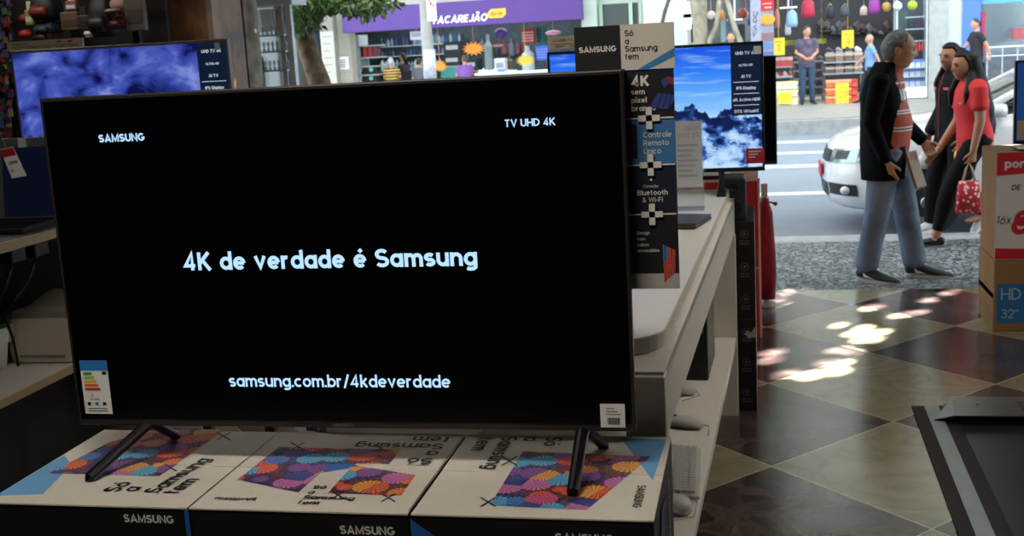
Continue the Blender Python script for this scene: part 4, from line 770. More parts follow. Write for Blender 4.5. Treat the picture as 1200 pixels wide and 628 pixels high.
# --- the older man in the doorway (faces along +X, chest turned a little to the store)
man = thing('person', 'older grey-haired man in black jacket and jeans standing in the doorway', 'person', (.875, 8.33, 0), -math.pi / 2 - .28)
MP = dict(pelvis=(.0, -.01, .90), chest=(0, -.035, 1.23), neck=(0, .0, 1.43), belly=.045, head=head_matrix((0.0, .055, 1.545), .26, -.14, 0, 1.08), jaw=.8,
          sh=((.175, -.03, 1.37), (-.175, -.03, 1.37)), el=((.205, -.085, 1.09), (-.20, .02, 1.09)), wr=((.185, .01, .83), (-.12, .20, .93)),
          hand=(((-.08, .25, -1), (-1, .2, 0), (0, 1, 0), .55), ((.3, .55, -.75), (1, .1, 0), (0, .3, .9), .9)),
          hip=((.09, -.01, .88), (-.09, -.01, .88)), kn=((.10, -.06, .49), (-.10, .085, .48)), an=((.105, -.135, .095), (-.11, .150, .095)), toe=(.35, -.05))
b = MB(); add_body(b, MP, 1.0); b.build('body', SKIN['tan'], man, local=True, fuse=.0062, sm=2)
add_eyes(man, MP); brows(man, MP, M_hairg)
def oldhair(d, p):
    back = -d.y * .8 + .12; lim = .25 if d.y < .25 else -1
    t = .012 if (d.z > -.45 - .1 * d.y and d.y < .12) else -.01
    if d.z > .45: t = .010 if d.y < .15 else (.002 if d.y < .42 else -.01)
    if d.y < -.1 and -.5 < d.z < .7: t = .012
    if abs(d.x) > .6 and d.z < .10 and d.y > -.28: t = -.01
    return t
b = MB(); hair_cap(b, MP['head'], oldhair, .006, 14); b.build('hair', M_hairg, man, local=True, smooth=True)
# polo shirt: coral with white and dark bands
m = mat('striped_polo', '#b5523f', .8); nt, bs, L = nodes(m); tc = nt.nodes.new('ShaderNodeTexCoord'); s3 = nt.nodes.new('ShaderNodeSeparateXYZ'); L.new(tc.outputs['Object'], s3.inputs[0])
r = nt.nodes.new('ShaderNodeValToRGB'); r.color_ramp.interpolation = 'CONSTANT'; L.new(mth(nt, 'MULTIPLY', mth(nt, 'SUBTRACT', s3.outputs[2], .85), 1 / .6), r.inputs[0])
e = r.color_ramp.elements; bands = [(0, '#b5523f'), (.285, '#e8e2dc'), (.30, '#2a2026'), (.315, '#e8e2dc'), (.33, '#b5523f'), (.47, '#e8e2dc'), (.485, '#2a2026'), (.50, '#e8e2dc'), (.515, '#b5523f'), (.62, '#e9e4de'), (.74, '#b5523f'), (.80, '#e8e2dc'), (.815, '#b5523f')]
for i, (p, c) in enumerate(bands): k = e[i] if i < 2 else e.new(p); k.position = p; k.color = lin(c)
L.new(r.outputs[0], bs.inputs['Base Color'])
b = MB(); pts, rad = torso_pts(MP, .016); pts[0].z += .06; b.loft(pts, rad, 20); b.loft([Vector((0, .005, 1.40)), Vector((0, .02, 1.452))], [(.078, .075), (.066, .07)], 18); b.build('polo_shirt', m, man, local=True, fuse=.01, sm=3)
M_jk = mat('black_jacket', '#06070a', .9, bump=.15, bscale=30, spec=.15)
b = MB(); n = 30                                            # open jacket: torso shell with the front left open
levels = [(.70, (.205, .155), (0, -.03)), (.80, (.20, .158), (0, -.03)), (.95, (.196, .155), (0, -.035)), (1.10, (.194, .15), (0, -.04)), (1.25, (.20, .152), (0, -.045)), (1.36, (.19, .125), (0, -.04)), (1.42, (.115, .10), (0, -.03)), (1.475, (.08, .082), (0, -.015))]
vs = []; fs = []; gap = [math.radians(x) for x in (24, 22, 22, 24, 28, 32, 36, 42)]
for q in (0, .012):
    for (z, (ra, rb_), (cx, cy)), g in zip(levels, gap):
        for j in range(n):
            th = math.pi / 2 + g + (2 * math.pi - 2 * g) * j / (n - 1); w_ = .006 * math.sin(th * 5 + z * 9)
            vs.append(Vector((cx + (ra + w_ - q) * math.cos(th), cy + (rb_ + w_ - q) * math.sin(th), z)))
K = len(levels)
for q in (0, 1):
    for i in range(K - 1):
        for j in range(n - 1): a0 = q * K * n + i * n + j; fs.append((a0, a0 + 1, a0 + n + 1, a0 + n))
o2 = K * n
for i in range(K - 1):
    for j in (0, n - 1): a0 = i * n + j; fs.append((a0, a0 + n, a0 + n + o2, a0 + o2))
for i in (0, K - 1):
    for j in range(n - 1): a0 = i * n + j; fs.append((a0, a0 + 1, a0 + 1 + o2, a0 + o2))
b.add(vs, fs); b.build('jacket_body', M_jk, man, local=True, smooth=True)
for i, nm in ((0, 'sleeve'), (1, 'sleeve')):
    b = MB(); s_, e_, w_ = (Vector(MP[k][i]) for k in ('sh', 'el', 'wr')); seg(b, [s_ * 1.0 + Vector((0, 0, -.005)), s_.lerp(e_, .5), e_, e_.lerp(w_, .5), w_ + (e_ - w_).normalized() * .01], [(.07, .07), (.064, .064), (.058, .056), (.052, .05), (.046, .044)]); b.build(nm, M_jk, man, local=True, fuse=.009, sm=3)
b = MB(); zz = [(.72, 1), (.9, 2), (1.1, 3), (1.28, 4), (1.38, 5)]
b.tube([Vector((.068, .118, .72)), Vector((.067, .113, .95)), Vector((.069, .106, 1.12)), Vector((.08, .095, 1.26)), Vector((.085, .068, 1.37))], .004, 6); tag(b.build('zip', mat('zip_white', '#c9c9cf', .5), man, local=True), 'pale zip edge')
M_jean = mat('worn_denim', '#76849a', .85, col2='#525f75', vscale=4, bump=.35, bscale=16)
b = MB()
for i in (0, 1):
    h, k, a = (Vector(MP[q][i]) for q in ('hip', 'kn', 'an')); seg(b, [h + Vector((0, 0, .02)), h.lerp(k, .5), k, k.lerp(a, .5), a + Vector((0, .0, .01))], [(.098, .115), (.088, .10), (.08, .085), (.076, .08), (.072, .082)])
b.loft([(0, -.015, .76), (0, -.015, .86), (0, -.01, .98)], [(.12, .11), (.178, .135), (.166, .132)], 20); b.build('jeans', M_jean, man, local=True, fuse=.009, sm=3)
M_snk = mat('sneaker_dark', '#2a2826', .7, var=.3); M_sol = mat('sole_pale', '#b9b3aa', .6)
for i in (0, 1):
    s_ = thing_ = None; b = MB(); ax = add_shoe(b, Vector(MP['an'][i]), MP['toe'][i], .29, 1.08); sh_ = b.build('shoe', M_snk, man, local=True, smooth=True)
    b = MB(); add_sole(b, *ax, L=.295, w=1.1); b.build('sole', M_sol, sh_, local=True, bevel=.004)
    bb, f, r_, u = ax; b = MB(); sgn = 1
    for sgn in (1, -1): b.face([bb + f * .07 + r_ * sgn * .047 + u * .03, bb + f * .15 + r_ * sgn * .050 + u * .022, bb + f * .085 + r_ * sgn * .049 + u * .046, bb + f * .06 + r_ * sgn * .043 + u * .06])
    b.build('side_stripe', mat('white_print', '#d8d6d2'), sh_, local=True)
fo = thing('folder', 'brown cardboard folder held at the older man\'s side', 'folder', (1.03, 8.27, .62)); b = MB(); c0 = Vector((1.03, 8.25, .76)); 
b.bbox(c0, (.02, .13, .25), Matrix.Rotation(-.62, 3, 'Z') @ Matrix.Rotation(-.33, 3, 'Y')); b.build('folder_cover', mat('folder_brown', '#80623f', .6), fo, bevel=.003)
b = MB(); b.bbox(c0 + Vector((.0, .0, .003)), (.012, .120, .240), Matrix.Rotation(-.62, 3, 'Z') @ Matrix.Rotation(-.33, 3, 'Y')); b.build('papers', M_paper, fo)

# --- two women walking to the left along the kerb
def tshirt(o, P, m, g, sleeve, name, w=1.0, hem=.0, vox=.010):
    b = MB(); pts, rad = torso_pts(P, g, w); pts[0].z += hem; b.loft(pts, rad, 20, P.get('ref', (1, 0, 0)))
    for i in (0, 1):
        s_, e_, w_ = (Vector(P[k][i]) for k in ('sh', 'el', 'wr'))
        if sleeve < 1: seg(b, [s_ + Vector((-.03 if i == 0 else .03, 0, .0)), s_ + Vector((0, 0, -.01)), s_.lerp(e_, sleeve)], [.058 + g, .052 + g, .047 + g])
        else: seg(b, [s_ + Vector((-.03 if i == 0 else .03, 0, .0)), s_ + Vector((0, 0, -.01)), e_, w_ + (e_ - w_).normalized() * .015], [.056 + g, .050 + g, .040 + g, .030 + g])
    return b.build(name, m, o, local=True, fuse=vox, sm=3)
def trousers(o, P, m, name, r=(.088, .062, .045), g=.012, vox=.010, end=0.0):
    b = MB()
    for i in (0, 1):
        h, k, a = (Vector(P[q][i]) for q in ('hip', 'kn', 'an')); a = a + (k - a).normalized() * end; seg(b, [h, h.lerp(k, .5), k, k.lerp(a, .35), a], [(r[0], r[0] * 1.08), (r[0] * .9, r[0] * .95), (r[1], r[1] * 1.05), (r[1] * 1.0, r[1] * 1.12), (r[2], r[2])])
    pe = Vector(P['pelvis']); b.loft([pe + Vector((0, 0, -.12)), pe + Vector((0, 0, -.03)), pe + Vector((0, 0, .09))], [(.10, .09), (.168 + g * .3, .125), (.148 + g * .3, .112)], 20, P.get('ref', (1, 0, 0))); return b.build(name, m, o, local=True, fuse=vox, sm=3)
def girlcap(d, p):
    t = .016 if d.z > .0 else .010
    if d.y > .05 + .5 * max(0, d.z - .2) and d.z < .66: t = -.012
    if d.z < -.1 and d.y > -.25: t = -.012
    return t
def longhair(o, P, L, m, swing=0.0, front=True, wid=.085):
    H = P['head']; b = MB(); hair_cap(b, H, girlcap, .003, 20); c = H @ Vector((0, -.07, .02)); r3 = H.to_3x3(); rt = (r3 @ Vector((1, 0, 0))).normalized(); bk = (r3 @ Vector((0, -1, 0))).normalized(); bk.z = 0
    pts = [c + Vector((0, 0, .04)), c + bk * .01, c + bk * .03 - Zv * .12, c + bk * (.05 + swing * .3) - Zv * (.12 + (L - .12) * .4), c + bk * (.06 + swing * .7) - Zv * (.12 + (L - .12) * .75), c + bk * (.06 + swing) - Zv * L]
    b.loft(pts, [(.06, .05), (.088, .065), (wid * 1.1, .08), (wid * 1.2, .085), (wid * 1.05, .07), (wid * .4, .02)], 18, rt)
    for s in (-1, 1):
        q = H @ Vector((s * .07, -.05, .03)); Lf = L * (.75 if front else .55); fw = -bk; b.loft([q + Zv * .05, q - Zv * .07 + fw * .01, q + rt * s * .03 - Zv * .17 + fw * .035, q + rt * s * .045 - Zv * .24 + fw * .07, q + rt * s * .04 - Zv * .33 + fw * .085], [(.022, .035), (.024, .04), (.03, .05), (.026, .042), (.008, .016)], 12, rt)
        b.loft([q + Zv * .03, q - Zv * .08 + bk * .03, q + rt * s * .03 - Zv * .2 + bk * .05, q + rt * s * .05 - Zv * L * .6 + bk * .09, q + rt * s * .04 - Zv * L + bk * .10], [(.028, .045), (.035, .055), (.042, .065), (.04, .06), (.012, .018)], 12, rt)
    rnd = random.Random(3)
    for k in range(26):
        a = rnd.uniform(-1, 1); q = c + rt * a * .08 + bk * rnd.uniform(.03, .06); ll = L * rnd.uniform(.85, 1.06); b.loft([q, q + bk * .03 - Zv * ll * .5 + rt * a * .02, q + bk * (.03 + swing * .9) - Zv * ll + rt * rnd.uniform(-.03, .03)], [.011, .013, .003], 6, rt)
    b.build('hair', m, o, local=True, fuse=.007, sm=1)
M_legg = mat('black_leggings', '#070709', .85, spec=.2); M_redt = mat('red_tshirt', '#c21c22', .75, bump=.1, bscale=20); M_navy = mat('navy_jacket', '#0e0d15', .85, bump=.12, bscale=24, spec=.2)
RW = thing('person', 'young woman in a red t-shirt with very long black hair walking along the kerb', 'person', (1.60, 9.70, 0), math.pi / 2 + .18)
# facing -X: local y -> -X, local x (her right) -> +Y (away); her left side is nearest
RP = dict(pelvis=(0, -.05, .83), chest=(0, -.02, 1.10), neck=(0, .0, 1.27), head=head_matrix((0, .045, 1.375), .22, -.06, 0, .93), jaw=1.1, ears=False,
          sh=((.15, -.0, 1.215), (-.15, -.02, 1.215)), el=((.17, .02, .96), (-.185, -.02, .97)), wr=((.14, .19, .72), (-.19, .03, .745)),
          hand=(((.0, .6, -.55), (-.7, 0, -.4), (-.5, .5, .4), .35, .9), ((0, .10, -1), (1, .2, 0), (0, 1, 0), 1.3, .9)),
          hip=((.08, -.05, .82), (-.08, -.05, .82)), kn=((.075, .02, .46), (-.075, .16, .47)), an=((.08, -.27, .13), (-.075, .265, .085)), toe=(-.05, 0.12))
b = MB(); add_body(b, RP, .86); b.build('body', SKIN['brown'], RW, local=True, fuse=.0062, sm=2); add_eyes(RW, RP); brows(RW, RP, M_hairb)
tshirt(RW, RP, M_redt, .016, .62, 't_shirt', .9, -.02)
trousers(RW, RP, M_legg, 'leggings', end=.05)
b = MB(); b.face([(-.165, .02, 1.10), (-.165, .055, 1.10), (-.160, .055, 1.115), (-.160, .02, 1.115)]); 
longhair(RW, RP, .62, M_hairb, .10, wid=.10)
for i in (0, 1): b = MB(); add_shoe(b, Vector(RP['an'][i]), RP['toe'][i], .245, .9, low=True, pitch=(-.35 if i == 0 else .0)); b.build('shoe', mat('flat_black', '#0d0c0c', .4), RW, local=True, smooth=True)
b = MB(); b.bbox((-.098, .098, 1.10), (.004, .03, .014), Matrix.Rotation(.5, 3, 'Z')); tag(b.build('chest_print', mat('white_print', '#d8d6d2'), RW, local=True), 'small pale print on the chest')
BW = thing('person', 'young woman in a dark jacket with long black hair walking behind the grey-haired man', 'person', (1.575, 10.22, 0), math.pi / 2 + .42)
BP = dict(pelvis=(0, -.0, .88), chest=(0, .0, 1.15), neck=(0, .0, 1.325), head=head_matrix((0, .04, 1.43), .25, -.02, 0, .94), jaw=1.1, ears=False,
          sh=((.155, 0, 1.265), (-.155, 0, 1.265)), el=((.195, -.02, 1.02), (-.195, -.06, 1.02)), wr=((.17, .12, .82), (-.18, .05, .80)),
          hand=(((0, .3, -1), (-1, 0, 0), (0, 1, 0), .8, .9), ((0, .2, -1), (1, 0, 0), (0, 1, 0), .9, .9)),
          hip=((.08, 0, .86), (-.08, 0, .86)), kn=((.08, .12, .48), (-.08, .02, .47)), an=((.08, .16, .10), (-.08, -.22, .17)), toe=(0, 0))
b = MB(); add_body(b, BP, .88); b.build('body', SKIN['deep'], BW, local=True, fuse=.0062, sm=2); add_eyes(BW, BP); brows(BW, BP, M_hairb)
jk = tshirt(BW, BP, M_navy, .022, 1, 'jacket', .92, -.03); b = MB(); b.loft([(0, .0, 1.30), (0, .01, 1.345)], [(.088, .085), (.07, .072)], 18); b.build('collar', M_navy, jk, local=True, smooth=True)
b = MB(); b.tube([Vector((.0, .143, .80)), Vector((0, .14, 1.0)), Vector((0, .142, 1.17)), Vector((0, .10, 1.30))], .0035, 6); tag(b.build('zip', mat('zip_red', '#8a1f28', .6), jk, local=True), 'dark red zip')
b = MB(); b.bbox((.075, .128, 1.19), (.05, .006, .024), Matrix.Rotation(-.35, 3, 'Z')); tag(b.build('badge', mat('badge_pink', '#c2535a', .6), jk, local=True), 'small red and white badge'); b = MB(); b.bbox((-.075, .128, 1.19), (.045, .006, .02), Matrix.Rotation(.35, 3, 'Z')); tag(b.build('badge', mat('badge_pink', '#c2535a', .6), jk, local=True), 'small red and white badge')
trousers(BW, BP, M_legg, 'trousers', (.092, .066, .05)); longhair(BW, BP, .42, M_hairb, .0, wid=.088)
for i in (0, 1): b = MB(); ax = add_shoe(b, Vector(BP['an'][i]), 0, .25, .95, pitch=(-.65 if i else 0)); s_ = b.build('shoe', mat('white_sneaker', '#c9c9cb', .6), BW, local=True, smooth=True); b = MB(); add_sole(b, *ax, L=.25, w=.95); b.build('sole', M_paper, s_, local=True)
# tote bag in the red-shirted woman's hand, yellow and white things in the other one's
W2 = lambda o, p: Matrix.Translation(o.location) @ RZ(o.rotation_euler.z) @ Vector(p)
m = mat('red_floral', '#b8222c', .75); nt, bs, L = nodes(m); tc = nt.nodes.new('ShaderNodeTexCoord'); v = nt.nodes.new('ShaderNodeTexVoronoi'); v.inputs['Scale'].default_value = 34; L.new(tc.outputs['Object'], v.inputs[0]); L.new(mixc(nt, mth(nt, 'LESS_THAN', v.outputs['Distance'], .36), lin('#b8222c'), lin('#e3c9c4')), bs.inputs['Base Color'])
h = W2(RW, RP['wr'][1]); h = Vector((h.x - .03, h.y - .01, h.z - .10)); tb = thing('tote_bag', 'red tote bag with pale flowers hanging from the red-shirted woman\'s hand', 'bag', (h.x, h.y, h.z - .36))
b = MB(); b.loft([h + Vector((0, 0, z)) for z in (-.375, -.36, -.25, -.13, -.125)], [(.085, .02), (.095, .035), (.088, .04), (.075, .025), (.07, .02)], 20, ex=3); b.build('bag_body', m, tb, smooth=True)
for s in (-1, 1): b = MB(); b.tube([h + Vector((-.045, s * .015, -.135)), h + Vector((-.02, s * .008, -.03)), h + Vector((0, 0, .012)), h + Vector((.02, s * .008, -.03)), h + Vector((.045, s * .015, -.135))], .007, 8); tag(b.build('handle', mat('beige_strap', '#b79a72', .7), tb, smooth=True), 'beige strap')
h = W2(BW, BP['wr'][1]) + Vector((-.03, -.03, -.12)); b = MB(); b.lathe(h - Vector((0, 0, .09)), [(.026, 0), (.03, .02), (.03, .09), (.012, .12), (.012, .14)], 16); bo = b.build('drink_bottle', mat('yellow_plastic', '#e0a32c', .4), None)
tag(bo, 'small yellow bottle in the hand of the woman in the dark jacket', 'bottle')
h = W2(BW, BP['wr'][0]) + Vector((-.02, -.02, -.12)); b = MB(); b.loft([h + Vector((0, 0, z)) for z in (-.17, -.15, -.08, -.02, .02)], [(.06, .03), (.08, .05), (.07, .045), (.03, .02), (.012, .012)], 14); tag(b.build('plastic_bag', mat('thin_white', '#c3c7cc', .5), None, smooth=True), 'white plastic bag carried by the woman in the dark jacket', 'bag')

# --- people across the street
def bystander(label, u, v, Y, z0, rz, skin, top, bottom, hair, H=1.70, arms='down', head_yaw=0, stripes=False, long=False, sit=0):
    p = at(u, v, Y); s = H / 1.70
    o = thing('person', label, 'person', (p.x, Y, z0), rz)
    hd = head_matrix((0, .02, 1.585), head_yaw, -.05)
    A = {'down': (((.21, -.01, 1.13), (-.21, -.01, 1.13)), ((.22, .05, .88), (-.22, .05, .88))), 'clasped': (((.23, -.02, 1.14), (-.23, -.02, 1.14)), ((.05, .19, 1.0), (-.05, .19, 1.0))),
         'desk': (((.22, .08, 1.17), (-.22, .08, 1.17)), ((.14, .30, 1.12), (-.14, .30, 1.12))), 'swing': (((.21, .12, 1.15), (-.21, -.14, 1.15)), ((.2, .30, 1.0), (-.2, -.22, .93)))}[arms]
    st = .22 if arms == 'swing' else .0
    P = dict(pelvis=(0, 0, .93), chest=(0, -.01, 1.23), neck=(0, 0, 1.44), head=hd, sh=((.175, 0, 1.375), (-.175, 0, 1.375)), el=A[0], wr=A[1], hand=(((0, .2, -1) if arms != 'clasped' else (-.8, .3, -.3), (-1, 0, 0), (0, 1, 0), .6), ((0, .2, -1) if arms != 'clasped' else (.8, .3, -.3), (1, 0, 0), (0, 1, 0), .6)),
             hip=((.09, 0, .9), (-.09, 0, .9)), kn=((.10, .03 + st * .6, .5), (-.10, .03 - st * .2, .5)), an=((.11, st, .09), (-.11, -st, .09)), toe=(.2, -.2))
    b = MB(); add_body(b, P, 1.0); bd = b.build('body', skin, o, local=True, fuse=.012, sm=1)
    tshirt(o, P, top, .018, .6, 'shirt', 1.0, -.02, .016); trousers(o, P, bottom, 'trousers', (.095, .07, .058), vox=.016)
    b = MB()
    if long: hair_cap(b, hd, girlcap, .003, 20, 30, 24); b.loft([hd @ Vector((0, -.06, .04)), hd @ Vector((0, -.08, -.06)), hd @ Vector((0, -.09, -.2))], [(.08, .05), (.085, .05), (.05, .03)], 14)
    elif hair is not None: hair_cap(b, hd, lambda d, p_: .010 if (d.z > .25 - .7 * (-d.y) - .2 * (d.y < 0) and (d.y < .45 or d.z > .75)) else -.01, .003, 20, 30, 24)
    if b.v: b.build('hair', hair, o, local=True, smooth=True)
    for i in (0, 1): b = MB(); add_shoe(b, Vector(P['an'][i]), P['toe'][i]); b.build('shoe', M_blkm, o, local=True, smooth=True)
    if s != 1: o.scale = (s, s, s)
    return o
def band_mat(name, c1, c2, per, duty=.5):
    m = mat(name, c1, .8); nt, bs, L = nodes(m); tc = nt.nodes.new('ShaderNodeTexCoord'); s3 = nt.nodes.new('ShaderNodeSeparateXYZ'); L.new(tc.outputs['Object'], s3.inputs[0])
    L.new(mixc(nt, mth(nt, 'GREATER_THAN', mth(nt, 'FRACT', mth(nt, 'MULTIPLY', s3.outputs[2], 1 / per)), duty), lin(c1), lin(c2)), bs.inputs['Base Color']); return m
M_dj = mat('dark_jeans', '#33475e', .8, var=.3); M_dk = mat('dark_trousers', '#1c1d22', .8)
bystander('man in a dark patterned t-shirt and jeans standing with clasped hands before the shoe shelves', 946, 121, 26.7, .15, math.pi + .15, SKIN['fair'], mat('purple_tee', '#3f3850', .8, col2='#6b5a6a', vscale=9), M_dj, M_hairbr, 1.66, 'clasped', .5)
bystander('bald man in a light blue shirt walking past the shoe shop behind the older man', 1020, 121, 26.2, .15, math.pi / 2, SKIN['fair'], mat('blue_shirt', '#6f93cf', .8), M_dk, None, 1.42, 'swing')
bystander('man in a black t-shirt walking beside the blue panel across the street', 1143, 110, 25.8, .15, math.pi / 2 + .2, SKIN['fair'], mat('black_tee', '#1d1d22', .8), M_dk, M_hairbr, 1.62, 'swing')
bystander('shopper in a black top bending towards the shelves of the purple-signed shop', 474, 80, 28.5, .15, math.pi / 2 - .3, SKIN['fair'], mat('black_tee', '#1d1d22', .8), M_dk, M_hairb, 1.56, 'desk', 0, long=True)
bystander('shopper in a striped black and yellow top beside the shopper in black', 458, 80, 27.35, .15, 0, SKIN['tan'], band_mat('bee_stripes', '#c9a24a', '#1c1a1c', .075), M_dj, mat('striped_cap', '#b9bcc4', .7), 1.47, 'desk')
bystander('shopper in a grey top half hidden by the concrete street pole', 491, 80, 27.4, .15, -.3, SKIN['tan'], mat('grey_tee', '#54525e', .8), M_dj, M_hairbr, 1.42, 'down')
bystander('man in a purple t-shirt at the counter of the purple-signed shop', 545, 80, 27.2, .15, .5, SKIN['fair'], mat('violet_tee', '#7a4f9a', .8), M_dk, mat('short_hair', '#57453c', .7), 1.44, 'desk')
bystander('person behind thin tree stems, only the head showing above the mountain picture', 857, 80, 25.6, .15, math.pi, SKIN['fair'], mat('grey_tee', '#54525e', .8), M_dk, mat('short_hair', '#57453c', .7), 1.62, 'down')
# ------------------------------------------------------------------ white taxi at the kerb (front towards -X)
car = thing('car', 'white sedan taxi parked at the kerb behind the walking women', 'car', (.60, 11.62, -.12))
CO = Vector((.60, 11.62, -.12)); M_car = mat('car_white', '#d6d9dc', .12, spec=.6); M_cg = mat('car_glass', '#1a2326', .06, spec=.7); M_cb = mat('car_black', '#0c0d0e', .45)
LV = [(.22, .12, 3.98, .74), (.26, .05, 4.08, .79), (.34, .015, 4.14, .815), (.46, .0, 4.16, .83), (.56, .005, 4.16, .835), (.68, .03, 4.15, .838), (.78, .07, 4.14, .835), (.86, .17, 4.12, .825), (.92, .40, 4.10, .81), (.97, .72, 4.06, .79), (1.01, 1.0, 4.02, .765), (1.035, 1.15, 3.96, .74)]
def carlv(z):
    for a, c in zip(LV, LV[1:]):
        if a[0] <= z <= c[0]: t = (z - a[0]) / (c[0] - a[0]); return tuple(a[i] * (1 - t) + c[i] * t for i in (1, 2, 3))
    return LV[0][1:] if z < LV[0][0] else LV[-1][1:]
def ring(z, xf, xr, w, fl=.62, rl=.45, n=10, ex=2.5):
    P = []
    for k in range(n + 1): th = math.pi / 2 * k / n; P.append((xf + fl * (1 - math.cos(th) ** (2 / ex)), -w * math.sin(th) ** (2 / ex)))
    for k in range(n, -1, -1): th = math.pi / 2 * k / n; P.append((xr - rl * (1 - math.cos(th) ** (2 / ex)), -w * math.sin(th) ** (2 / ex)))
    P = P + [(x, -y) for x, y in P[-2:0:-1]]
    return [CO + Vector((x, y, z)) for x, y in P]
def stack(b, rings):
    n = len(rings[0]); vs = [p for r in rings for p in r]; fs = [(i * n + j, i * n + (j + 1) % n, (i + 1) * n + (j + 1) % n, (i + 1) * n + j) for i in range(len(rings) - 1) for j in range(n)]
    return b.add(vs, fs + [tuple(range(n))[::-1], tuple(range(len(vs) - n, len(vs)))])
b = MB(); stack(b, [ring(*l) for l in LV]); b.build('body_shell', M_car, car, smooth=True)
b = MB(); GH = [(1.02, 1.08, 3.80, .725), (1.15, 1.36, 3.55, .69), (1.27, 1.62, 3.32, .65), (1.375, 1.86, 3.10, .605)]
stack(b, [ring(*l, fl=.35, rl=.35, ex=3) for l in GH]); tag(b.build('windows', M_cg, car, smooth=True), 'dark windscreen and side windows')
b = MB(); stack(b, [ring(*l, fl=.35, rl=.35, ex=3) for l in [(1.365, 1.83, 3.13, .612), (1.415, 1.95, 3.02, .59), (1.44, 2.15, 2.85, .52), (1.45, 2.4, 2.6, .35)]]); b.build('roof', M_car, car, smooth=True)
for s in (-1, 1):
    for pts in ([(1.20, .735, 1.01), (1.50, .69, 1.17), (1.93, .605, 1.39)], [(2.32, .742, 1.01), (2.34, .70, 1.19), (2.36, .615, 1.39)], [(3.72, .72, 1.01), (3.42, .68, 1.19), (3.02, .61, 1.39)]):
        b = MB(); b.loft([CO + Vector((x, s * y, z)) for x, y, z in pts], [(.035, .02)] * 3, 8); b.build('window_pillar', M_car, car, smooth=True)
def pt(z, th, off=.006, ex=2.5, s=-1):
    xf, xr, w = carlv(z); x = xf + .62 * (1 - math.cos(th) ** (2 / ex)); y = s * w * math.sin(th) ** (2 / ex); n = Vector((-math.cos(th), s * math.sin(th), .15)).normalized(); return CO + Vector((x, y, z)) + n * off
def patch(b, z0, z1, t0, t1, s=-1, off=.006, n=10, k=4, taper=0):
    vs = [pt(z0 + (z1 - z0) * i / k + taper * j / n, math.radians(t0 + (t1 - t0) * j / n), off, s=s) for i in range(k + 1) for j in range(n + 1)]
    return b.add(vs, [(i * (n + 1) + j, i * (n + 1) + j + 1, (i + 1) * (n + 1) + j + 1, (i + 1) * (n + 1) + j) for i in range(k) for j in range(n)])
for s in (-1, 1):
    b = MB(); patch(b, .635, .755, 22, 72, s, .008, taper=.03); hl = b.build('headlight', mat('headlight_glass', '#8d999e', .08, metal=.5), car, smooth=True); b = MB(); patch(b, .67, .745, 30, 46, s, .012, taper=.01); b.build('reflector', M_cb, hl, smooth=True)
    b = MB(); patch(b, .35, .455, 24, 60, s, .008); b.build('bumper_vent', M_cb, car, smooth=True); b = MB(); b.ball(pt(.40, math.radians(48), .008, s=s), (.05, .05, .04), 12); b.build('fog_lamp', mat('fog_glass', '#c9cdd0', .1), car, smooth=True)
b = MB(); patch(b, .63, .74, -0, 20, -1, .008); patch(b, .63, .74, 0, 20, 1, .008); b.build('grille', M_cb, car, smooth=True)
b = MB(); patch(b, .32, .45, 0, 20, -1, .008); patch(b, .32, .45, 0, 20, 1, .008); b.build('lower_intake', M_cb, car, smooth=True)
b = MB(); b.box(CO + Vector((-.022, -.2, .48)), CO + Vector((-.004, .2, .60))); tag(b.build('number_plate', mat('plate_red', '#b3323a', .5), car), 'red number plate')
for xx in (.84, 3.30):
    for s in (-1, 1):
        c = CO + Vector((xx, s * .70, .30)); b = MB(); b.lathe(c, [(.20, 0), (.285, .0), (.30, .03), (.30, .11), (.28, .135), (.20, .14)], 32, (0, s, 0)); wh = b.build('wheel', mat('tyre', '#141414', .8), car, smooth=False)
        b = MB(); b.lathe(c + Vector((0, s * .10, 0)), [(.195, 0), (.195, .035), (.17, .045), (.06, .03), (.04, .05), (.01, .05)], 28, (0, s, 0)); b.build('rim', mat('rim_grey', '#9a9da0', .3, metal=.8), wh)
        b = MB(); th = [math.pi * k / 14 for k in range(15)]; poly = [CO + Vector((xx + .36 * math.cos(t), s * .8365, .30 + .36 * math.sin(t))) for t in th]; b.prism(poly, (0, -s * .1, 0)); b.build('wheel_arch', M_cb, car)
    c = 0
for s in (-1, 1): b = MB(); p = CO + Vector((1.42, s * .86, 1.06)); b.loft([p + Vector((-.08, 0, 0)), p + Vector((-.03, 0, .01)), p + Vector((.05, 0, .01))], [(.03, .03), (.095, .06), (.09, .06)], 14, (0, 1, 0)); b.cyl(p + Vector((.0, 0, -.02)), p + Vector((.05, -s * .13, -.04)), .02, n=10); b.build('door_mirror', M_car, car, smooth=True)
for x in (1.38, 2.36, 3.2):
    b = MB(); b.tube([CO + Vector((x, -.842, .30)), CO + Vector((x - .01, -.845, .62)), CO + Vector((x + .02, -.775, 1.0))], .004, 6); b.build('door_seam', M_cb, car)
for x in (1.95, 2.95): b = MB(); b.box(CO + Vector((x, -.86, .82)), CO + Vector((x + .17, -.825, .85))); b.build('door_handle', M_car, car, bevel=.006)
b = MB(); b.prism([CO + Vector((2.02, -.14, 1.442)), CO + Vector((2.26, -.14, 1.442)), CO + Vector((2.23, -.14, 1.58)), CO + Vector((2.10, -.14, 1.58))], (0, .30, 0)); ts = b.build('taxi_sign', mat('taxi_white', '#cfd2d2', .4), car, bevel=.01); b = MB(); b.prism([CO + Vector((2.06, -.142, 1.46)), CO + Vector((2.22, -.142, 1.46)), CO + Vector((2.20, -.142, 1.56)), CO + Vector((2.11, -.142, 1.56))], (0, -.004, 0)); b.build('sign_face', M_cb, ts)
b = MB(); b.tube([CO + Vector((1.22, -.55, 1.04)), CO + Vector((1.3, .1, 1.06))], .010); b.build('wiper', M_cb, car)

